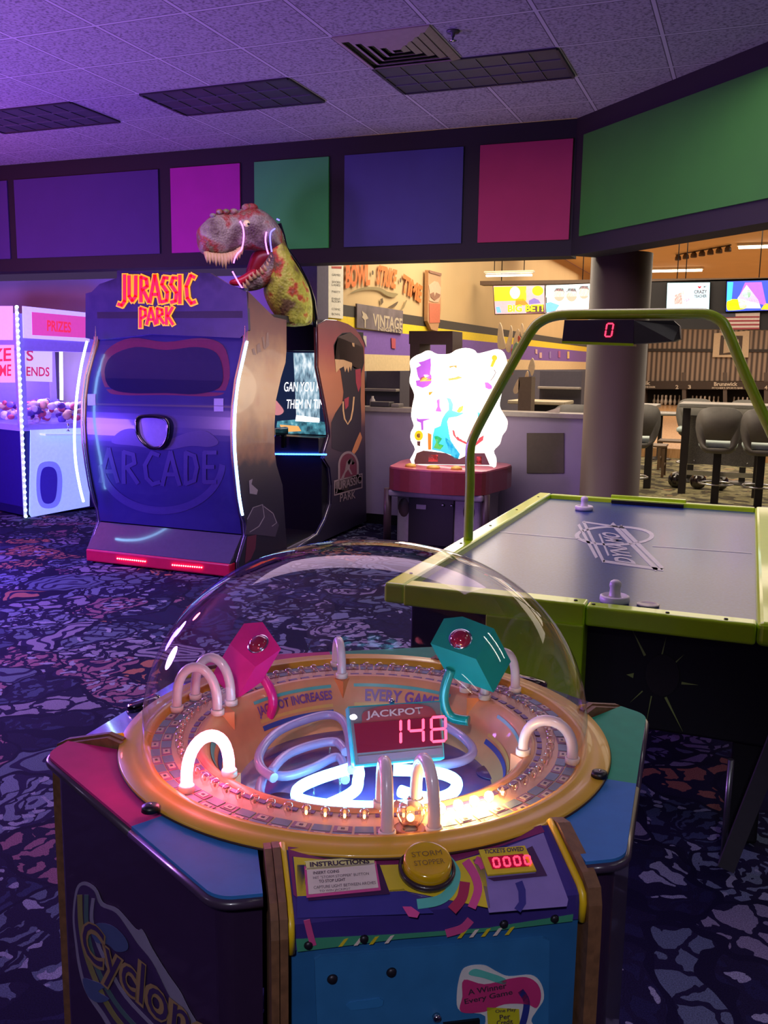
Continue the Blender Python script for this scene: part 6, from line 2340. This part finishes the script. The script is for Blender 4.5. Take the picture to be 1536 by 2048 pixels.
s_y, s_o, s_g, s_p, s_w, s_sk, s_vi, s_bl, s_br = E_('tv_yellow', '#f0b828'), E_('tv_orange', '#f08030'), E_('tv_lime', '#b8c818'), E_('tv_pink', '#e8a0a8'), E_('tv_white', '#f4f0ec', 1.1), E_('tv_skin', '#d89a88'), E_('tv_violet', '#7868a8'), E_('tv_blue', '#6aa8e0'), E_('tv_brown', '#5a3c40', 0.7)
tv([(987, 572), (1089, 571), (1090, 626), (991, 628)], 'leftmost television showing a yellow party picture', [
    (c11([(60, 260), (560, 250), (560, 470), (70, 480)]), s_y), (c11(circ(385, 350, 80, 95)), s_w), (c11([(400, 450), (520, 440), (600, 540), (390, 545)]), s_o), (c11([(600, 470), (680, 430), (750, 460), (780, 510), (600, 530)]), s_vi),
    (c11(circ(735, 320, 85, 75)), s_g), (c11(circ(600, 330, 50, 60)), s_p), (c11([(560, 560), (830, 530), (840, 660), (560, 660)]), s_br), (c11([(90, 570), (150, 560), (180, 655), (110, 660)]), s_bl)], s_p,
   (('BIG BET!', (1016, 624), (1087, 623), (1016, 610), E_('tv_neon_yellow', '#e8f020', 1.2)),))
shp = [(c11([(860, 260), (1540, 230), (1540, 400), (860, 420)]), E_('tv_pale_teal', '#b8e0dc'))]
for cx, cy in ((1065, 380), (1255, 385), (1445, 345)):
    shp += [(c11(circ(cx, cy, 85, 100)), s_sk), (c11([(cx - 85, cy - 40), (cx - 50, cy - 100), (cx + 60, cy - 100), (cx + 85, cy - 20), (cx + 60, cy - 55), (cx - 50, cy - 60)]), s_br)]
shp += [(c11([(860, 510), (930, 490), (1070, 540), (1000, 640), (870, 650)]), s_bl), (c11([(1070, 560), (1250, 500), (1530, 560), (1530, 620), (1020, 640)]), s_w)]
tv([(1093, 571), (1196, 567), (1198, 622), (1094, 626)], 'television showing three smiling faces beside the column', shp, s_w)


def c12(pts):
    return [(1280 + a / 6.0, 470 + b / 6.0) for a, b in pts]


tv([(1335, 566), (1420, 565), (1418, 619), (1333, 618)], 'pale blue television showing a group photo and a heart', [
    (c12([(335, 620), (620, 625), (620, 850), (335, 850)]), s_w), (c12([(420, 720), (500, 690), (510, 830), (410, 830)]), E_('tv_red', '#d85848')), (c12([(540, 720), (610, 710), (600, 800), (560, 850), (530, 800)]), E_('tv_crimson', '#c84868')), (c12(circ(505, 680, 35, 40)), s_sk),
    (c12([(695, 610), (715, 620), (735, 610), (735, 625), (714, 645), (695, 625)]), E_('tv_heart', '#e02030'))], E_('tv_ice', '#b8e8f4', 1.0),
   (('MY', c12([(765, 635)])[0], c12([(800, 633)])[0], c12([(765, 610)])[0], s_br), ('CRAZY', c12([(650, 705)])[0], c12([(805, 700)])[0], c12([(650, 662)])[0], s_br), ('TEACHER', c12([(650, 755)])[0], c12([(802, 750)])[0], c12([(650, 718)])[0], s_br)))
tv([(1454, 563), (1560, 560), (1560, 620), (1452, 623)], 'bright television with blue and violet rays over a yellow blob', [
    (c12([(1050, 565), (1120, 565), (1100, 780), (1040, 800)]), E_('tv_cyan', '#40b8e0')), (c12([(1260, 570), (1460, 565), (1520, 850), (1180, 760)]), E_('tv_purple', '#a060d8')), (c12([(1280, 600), (1420, 780), (1450, 880), (1200, 880), (1170, 760)]), E_('tv_pale_violet', '#e0d0f0')),
    (c12(circ(1280, 705, 52, 58)), E_('tv_green', '#60b820')), (c12(crv([(1050, 790), (1150, 770), (1260, 800), (1270, 880), (1100, 905), (1045, 890)], 4, True)), E_('tv_yellow2', '#f0e010')), (c12([(1500, 820), (1680, 840), (1680, 900), (1450, 895)]), s_y)], E_('tv_deep_blue', '#3a50c0'),
   (('BOWL', c12([(1075, 850)])[0], c12([(1190, 848)])[0], c12([(1075, 815)])[0], E_('tv_gold', '#f0b000')),))
# flag below the televisions
pFl = Plane((0, Yt - 0.02, 0), (0, -1, 0))
fl_ = decal('flag', pFl, [(c12([(960, 945), (1438, 932), (1430, 1118), (1080, 1128), (970, 1100)]), mat('flag_white', '#d0bcb4', 0.7))], None, 0.0, 0.01)
tag(fl_, 'small striped flag of stars and stripes hung under the right television', 'flag')
for k in range(4):
    y = 945 + 46 * k
    decal('red_stripe', pFl, [(c12([(1000, y + 31), (1434, y + 28), (1433, y + 48), (1010, y + 52)]), mat('flag_red', '#9a4048', 0.7))], fl_, 0.010, 0.002)
decal('blue_field', pFl, [(c12([(960, 945), (1145, 940), (1145, 985), (965, 990)]), mat('flag_blue', '#4a4658', 0.7))], fl_, 0.012, 0.002)
# masking wall over the pins
YM = 36.0
mask_m, nt, b_ = nodes_of('masking_corrugated')
tc = N(nt, 'ShaderNodeTexCoord')
sp_x = N(nt, 'ShaderNodeSeparateXYZ')
nt.links.new(tc.outputs['Object'], sp_x.inputs[0])
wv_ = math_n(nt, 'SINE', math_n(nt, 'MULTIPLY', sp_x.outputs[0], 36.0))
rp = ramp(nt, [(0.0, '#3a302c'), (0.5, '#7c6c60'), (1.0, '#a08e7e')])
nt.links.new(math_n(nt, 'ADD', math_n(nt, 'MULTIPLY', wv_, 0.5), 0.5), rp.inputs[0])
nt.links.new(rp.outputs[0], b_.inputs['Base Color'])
b_.inputs['Roughness'].default_value = 0.5
mk = empty('masking_wall', (0, YM, 1.2), 'brown corrugated masking panels above the bowling pins', 'masking wall')
q = [ony(*p, YM) for p in ((1270, 640), (1750, 640), (1750, 762), (1270, 762))]
mb = MB()
mb.prism(q, (0, 0.2, 0))
mb.build('corrugated_panel', mask_m, mk)
mb = MB()
q = [ony(*p, YM - 0.05) for p in ((1270, 697), (1750, 700), (1750, 706), (1270, 703))]
mb.prism(q, (0, 0.1, 0))
mb.build('seam_rail', steel, mk)
q = [ony(*p, YM - 0.1) for p in ((1270, 762), (1750, 764), (1750, 780), (1270, 778))]
mb = MB()
mb.prism(q, (0, 0.3, 0))
bm_ = mb.build('lettered_beam', mat('beam_brown', '#3a2e28', 0.5), mk)
pM = Plane((0, YM - 0.1, 0), (0, -1, 0))
ltr = mat('beam_letter', '#cfc4b4', 0.5)
for tx, x0, x1, y in (('Brunswick', 1428, 1475, 772), ('ik', 1290, 1301, 770), ('THE SHARK', 1290, 1311, 776), ("PITCHER'S SPORTS BAR", 1424, 1486, 778), ('2', 1351, 1357, 778), ('3', 1376, 1382, 778), ('4', 1529, 1535, 779)):
    h = 8 if tx in ('Brunswick', '2', '3', '4', 'ik') else 4
    text_quad('beam_lettering', tx, pM, (x0, y), (x1, y), (x0, y - h), ltr, bm_, 0.02, 0.03)
mb = MB()
q = [ony(*p, YM + 0.9) for p in ((1270, 775), (1750, 777), (1750, 815), (1270, 812))]
mb.prism(q, (0, 0.1, 0))
mb.build('pit_curtain', mat('pit_dark', '#201a18', 0.8), mk)
for x in (1287, 1368, 1450, 1532):
    mb = MB()
    q = [ony(*p, YM - 0.05) for p in ((x - 4, 745), (x + 4, 745), (x + 4, 808), (x - 4, 808))]
    mb.prism(q, (0, 0.9, 0))
    mb.build('lane_divider', mat('divider_grey', '#574c46', 0.5), mk)
# square sign on the masking
pG = Plane((0, YM - 0.06, 0), (0, -1, 0))
sgn = decal('square_sign', pG, [(c12([(890, 1180), (1315, 1150), (1300, 1470), (870, 1465)]), mat('sign_frame_cream', '#c8b69a', 0.5))], None, 0.0, 0.06)
tag(sgn, 'square cream framed sign with a dark centre high on the corrugated wall', 'sign')
decal('dark_centre', pG, [(c12([(970, 1205), (1235, 1210), (1218, 1430), (950, 1440)]), mat('sign_brown', '#3c302a', 0.5))], sgn, 0.06, 0.01)
decal('emblem', pG, [(c12([(1010, 1250), (1060, 1240), (1060, 1300), (1120, 1290), (1180, 1250), (1190, 1290), (1130, 1330), (1130, 1400), (1000, 1420)]), mat('sign_pale', '#b8a68c', 0.5))], sgn, 0.07, 0.01)
# bowling pins
pin_m = mat('pin_white', '#bdb0a2', 0.35)
mb = MB()
mb.lathe([(0, 0), (0.026, 0), (0.034, 0.03), (0.060, 0.11), (0.058, 0.15), (0.030, 0.22), (0.024, 0.26), (0.032, 0.32), (0.030, 0.35), (0.018, 0.375), (0, 0.38)], (0, 0, 0), 16)
pin0 = mb.build('bowling_pin', pin_m, None)
first = True
for ln, (px, lb) in enumerate(((1331, ' below the number 2'), (1409, ' right of the number 3'), (1494, ' on the lane behind the green arch'))):
    c0 = ony(px, 806, YM + 0.1)
    for r in range(4):
        for j in range(r + 1):
            o = pin0 if first else pin0.copy()
            if not first:
                COL.objects.link(o)
            first = False
            o.location = (c0.x + (j - r / 2) * 0.305, YM + 0.1 + 0.19 * r - 0.1, 0.171)
            pos = (('head pin',), ('left pin of the second row', 'right pin of the second row'), ('left pin of the third row', 'middle pin of the third row', 'right pin of the third row'), ('outer left rear pin', 'inner left rear pin', 'inner right rear pin', 'outer right rear pin'))[r][j]
            tag(o, 'white ' + pos + lb, 'bowling pin', 'bowling pins of lane %s' % ('two', 'three', 'four')[ln])
# fluorescent strips in the hall
tube_e = mat('hall_tube', '#ffffff', 0.4, emit=(1.0, 0.93, 0.72), estr=5.0)
for a, b, lb in (((969, 549), (1068, 547), 'lit fluorescent strip on the hall ceiling left of the column'), ((1300, 541), (1407, 537), 'lit fluorescent strip on the hall ceiling right of the column'), ((1474, 493), (1570, 489), 'lit fluorescent strip at the upper right under the hall ceiling')):
    A = onz(*a, 3.90)
    zt_ = 3.90
    if a[0] < 1000:      # the left strip hangs on rods in front of the televisions
        A = ony(*a, 13.0)
        zt_ = A.z
    B = ony(*b, A.y)
    B.z = zt_
    t = empty('fluorescent_light', (A + B) / 2, lb, 'ceiling light', 'fluorescent strips of the hall')
    mb = MB()
    mb.box((A + B) / 2 + Vector((0, 0.0, 0.027)), ((B - A).length, 0.10 if a[0] < 1000 else 0.22, 0.03 if a[0] < 1000 else 0.05), bev=0.008)
    fx = mb.build('housing', mat('fixture_white', '#d8cdb8', 0.5), t)
    if a[0] < 1000:
        for q in (A.lerp(B, 0.2), A.lerp(B, 0.8)):
            mb = MB()
            mb.tube([q + Vector((0, 0, 0.04)), Vector((q.x, q.y, 3.951))], 0.007, 6)
            mb.build('hanger_rod', steel, t)
    for dy in ((-0.02, 0.02) if a[0] < 1000 else (-0.05, 0.05)):
        mb = MB()
        mb.tube([A + Vector((0.03, dy, -0.02)), B + Vector((-0.03, dy, -0.02))], 0.013 if a[0] < 1000 else 0.022, 10)
        mb.build('tube', tube_e, fx)
# track of dark spot lamps
tr_ = empty('track_light', onz(1410, 500, 3.9), 'row of small dark spot lamps along the hall ceiling', 'track light')
mb = MB()
A, B = onz(1352, 510, 3.93), onz(1462, 490, 3.93)
mb.tube([A, B], 0.012, 6)
mb.build('track', steel, tr_)
for k in range(7):
    p = A.lerp(B, (k + 0.3) / 6.6)
    mb = MB()
    mb.lathe([(0, 0), (0.03, 0), (0.06, -0.05), (0.065, -0.11), (0.05, -0.12), (0, -0.12)], p, 14)
    mb.build('spot_lamp', mat('spot_dark', '#4a3a30', 0.5), tr_)

# high tables with stools
shell_g = mat('stool_grey', '#6e6b66', 0.6)
seat_w = mat('seat_pale_blue', '#b4c4c2', 0.5)
post_b = mat('stool_post_black', '#1c1918', 0.45)


def make_stool():
    t = empty('bar_stool', (0, 0, 0), 'x', 'stool')
    mb = MB()
    # back shell: rounded panel with an opening at its foot (facing +Y)
    w_, zb, zt = 0.255, 0.66, 1.16
    outer = []
    for i in range(41):
        a = 2 * PI * i / 40
        x = math.copysign(abs(math.cos(a)) ** 0.55, math.cos(a)) * w_
        z = (zb + zt) / 2 + math.copysign(abs(math.sin(a)) ** 0.55, math.sin(a)) * (zt - zb) / 2
        outer.append((x * (1 - 0.22 * max(0, (0.92 - z)) / 0.26), z))
    outer = outer[:-1]
    hole = []
    n = len(outer)
    for (x, z) in outer:
        hole.append((max(-0.13, min(0.13, x * 0.55)), max(0.70, min(0.79, 0.745 + (z - 0.91) * 0.3))))
    for yo, sgn_ in ((-0.20, 1), (-0.165, -1)):
        V1 = [mb.bm.verts.new((x, yo - 0.06 * (1 - (x / w_) ** 2) * 0.9, z)) for x, z in outer]
        V2 = [mb.bm.verts.new((x, yo - 0.06 * (1 - (x / w_) ** 2) * 0.9, z)) for x, z in hole]
        for i in range(n):
            f = mb.bm.faces.new((V1[i], V1[(i + 1) % n], V2[(i + 1) % n], V2[i]))
            f.smooth = True
        if sgn_ == 1:
            A1, A2 = V1, V2
    for i in range(n):
        mb.bm.faces.new((A1[i], A1[(i + 1) % n], V1[(i + 1) % n], V1[i]))
        mb.bm.faces.new((A2[i], A2[(i + 1) % n], V2[(i + 1) % n], V2[i]))
    mb.build('backrest', shell_g, t)
    mb = MB()
    mb.box((0, 0.02, 0.735), (0.42, 0.40, 0.07), bev=0.03)
    mb.build('seat', seat_w, t)
    mb = MB()
    mb.lathe([(0, 0.63), (0.14, 0.63), (0.19, 0.67), (0.20, 0.70), (0, 0.70)], (0, 0, 0), 28)
    mb.build('seat_pan', shell_g, t)
    mb = MB()
    mb.box((0, 0, 0.32), (0.085, 0.085, 0.63), bev=0.005)
    po_ = mb.build('post', post_b, t)
    mb = MB()
    mb.lathe([(0, 0.0), (0.23, 0.0), (0.22, 0.02), (0.05, 0.04), (0, 0.04)], (0, 0, 0.005), 32)
    mb.build('base_plate', post_b, t)
    mb = MB()
    mb.tube([(0.19 * math.cos(2 * PI * i / 24), 0.19 * math.sin(2 * PI * i / 24) + 0.05, 0.27) for i in range(24)], 0.011, 8, closed=True)
    fr_ = mb.build('foot_ring', chrome, t)
    return t


st0 = make_stool()
st_list = [((1436, 11.2), 0.0, 'dark grey bar stool standing fully in view right of the column'), ((1524, 11.15), 0.05, 'dark grey bar stool partly cut by the right picture edge'),
           ((1268, 11.4), 0.3, 'bar stool half hidden behind the column, only its pale seat side showing')]
far_list = [((1383, 13.6), PI, 'bar stool on the far side of the high table, left'), ((1488, 13.6), PI, 'bar stool on the far side of the high table, right')]
for i, ((px, Y), rz, lb) in enumerate(st_list + far_list):
    o = st0 if i == 0 else copy_tree(st0)
    p = ony(px, 900, Y)
    o.location = (p.x, Y, 0.0)
    o.rotation_euler = (0, 0, rz)
    o['label'] = lb
    o['group'] = 'bar stools at the high tables'
top_g = mat('table_top_grey', '#8a8884', 0.3, coat=0.3)


def high_table(xa, xb, Y, label, panel=True):
    A, B = ony(xa, 813, Y), ony(xb, 813, Y)
    z = (A.z + B.z) / 2
    t = empty('high_table', ((A.x + B.x) / 2, Y + 0.35, 0), label, 'table', 'high tables of the hall')
    mb = MB()
    mb.box(((A.x + B.x) / 2, Y + 0.35, z), (B.x - A.x, 0.72, 0.05), bev=0.01)
    mb.build('table_top', top_g, t)
    for x in (A.x + 0.08, B.x - 0.08):
        mb = MB()
        mb.box((x, Y + 0.3, z / 2 - 0.02), (0.09, 0.10, z - 0.05))
        mb.build('leg', steel, t)
    mb = MB()
    mb.box(((A.x + B.x) / 2, Y + 0.28, 0.28), (B.x - A.x - 0.2, 0.05, 0.06))
    mb.build('foot_rail', chrome, t)
    if panel:
        mb = MB()
        mb.box(((A.x + B.x) / 2, Y + 0.45, z - 0.45), (B.x - A.x - 0.24, 0.02, 0.62))
        pn_ = mb.build('perforated_panel', mat('panel_perforated', '#6e6c68', 0.5, var=0.3, scale=90), t)
        for x in (A.x + 0.2, (A.x + B.x) / 2, B.x - 0.2):
            for zz in (z - 0.18, z - 0.72):
                mb = MB()
                mb.sphere((x, Y + 0.435, zz), 0.012, 8)
                mb.build('bolt', chrome, pn_)
    return t


high_table(1358, 1540, 11.9, 'grey high table with perforated panel behind the right bar stools')
high_table(1180, 1312, 12.2, 'high table end peeking out right of the column', panel=False)
# seating seen left of the column
tA, tB = ony(1015, 804, 11.2), ony(1130, 806, 11.2)
t = empty('high_table', ((tA.x + tB.x) / 2, 11.5, 0), 'pale topped high table behind the counter under the pointed boards', 'table', 'high tables of the hall')
mb = MB()
mb.box(((tA.x + tB.x) / 2, 11.5, tA.z), (tB.x - tA.x, 0.6, 0.045), bev=0.01)
mb.build('table_top', mat('table_top_cream', '#b4a68c', 0.35), t)
mb = MB()
mb.box(((tA.x + tB.x) / 2, 11.5, tA.z / 2), (0.5, 0.1, tA.z - 0.04))
mb.build('pedestal', steel, t)
cbp = ony(1148, 815, 10.3)
o = copy_tree(st0)
o.location = (cbp.x + 0.05, 10.3, 0.02)
o.rotation_euler = (0, 0, 0)
o['label'] = 'bar stool whose rounded back shows above the counter beside the column'
o['group'] = 'bar stools at the high tables'
# folded menu card on that table
mc = ony(1108, 822, 9.3)
mb = MB()
mb.prism([ony(*p, 8.47) for p in ((1092, 823), (1118, 829), (1119, 822), (1121, 814))], (0, 0.02, 0))
tag(mb.build('menu_card', mat('card_cream', '#d8cbb4', 0.6)), 'slanted cream menu card leaning on the counter cap near the column', 'menu card')
# low wooden chairs and small table by the lanes
wd = mat('chair_wood', '#5c4630', 0.5)


def chair(px, Y, rz, label):
    p = ony(px, 880, Y)
    t = empty('wooden_chair', (0, 0, 0), label, 'chair', 'wooden chairs by the lanes')
    for x in (-0.19, 0.19):
        for y in (-0.19, 0.19):
            mb = MB()
            mb.box((x, y, 0.22), (0.035, 0.035, 0.44))
            mb.build('leg', wd, t)
    mb = MB()
    mb.box((0, 0, 0.455), (0.44, 0.44, 0.03), bev=0.008)
    mb.build('seat', wd, t)
    mb = MB()
    mb.box((0, 0.2, 0.72), (0.40, 0.03, 0.30), bev=0.012)
    for x in (-0.19, 0.19):
        mb.box((x, 0.2, 0.6), (0.035, 0.035, 0.34))
    mb.build('backrest', wd, t)
    mb = MB()
    mb.box((0, -0.19, 0.18), (0.36, 0.025, 0.025))
    mb.build('stretcher', wd, t)
    t.location = (p.x, Y, 0)
    t.rotation_euler = (0, 0, rz)


chair(1347, 15.0, -PI / 2, 'dark wooden chair standing between the two high tables')
chair(1304, 14.0, PI / 2, 'wooden chair next to the column edge behind the left high table')
p = ony(1322, 833, 16.6)
t = empty('low_table', (p.x, 16.6, 0), 'small grey low table in front of the lanes between two chairs', 'table')
mb = MB()
mb.lathe([(0, 0), (0.42, 0), (0.43, 0.02), (0.42, 0.04), (0, 0.04)], (p.x, 16.6, 0.78), 32)
mb.build('table_top', top_g, t)
mb = MB()
mb.lathe([(0, 0), (0.22, 0), (0.2, 0.02), (0.04, 0.05), (0.035, 0.78), (0, 0.78)], (p.x, 16.6, 0.005), 20)
mb.build('pedestal', steel, t)
# bowling balls on the floor rack
rk = ony(1400, 950, 12.9)
for i, (px, lb, cc) in enumerate(((1353, 'black bowling ball on the floor left of the middle stool post', '#171214'), (1397, 'dark bowling ball just left of the middle stool post', '#241a1c'), (1441, 'dark bowling ball with a pale ring right of the middle stool post', '#1c1818'))):
    q = ony(px, 950, 12.75)
    mb = MB()
    mb.sphere((q.x, 12.75, 0.109), 0.108, 24)
    o = mb.build('bowling_ball', mat('ball_%d' % i, cc, 0.12, coat=0.8))
    tag(o, lb, 'bowling ball', 'bowling balls under the high table')
    if i == 2:
        mb = MB()
        mb.lathe([(0.02, 0.0), (0.045, 0.0), (0.045, 0.004), (0.02, 0.004)], (q.x, 12.75 - 0.107, 0.12), 20, axis=(0, -1, 0))
        mb.build('pale_ring', mat('ring_grey', '#9a948c', 0.4), o)
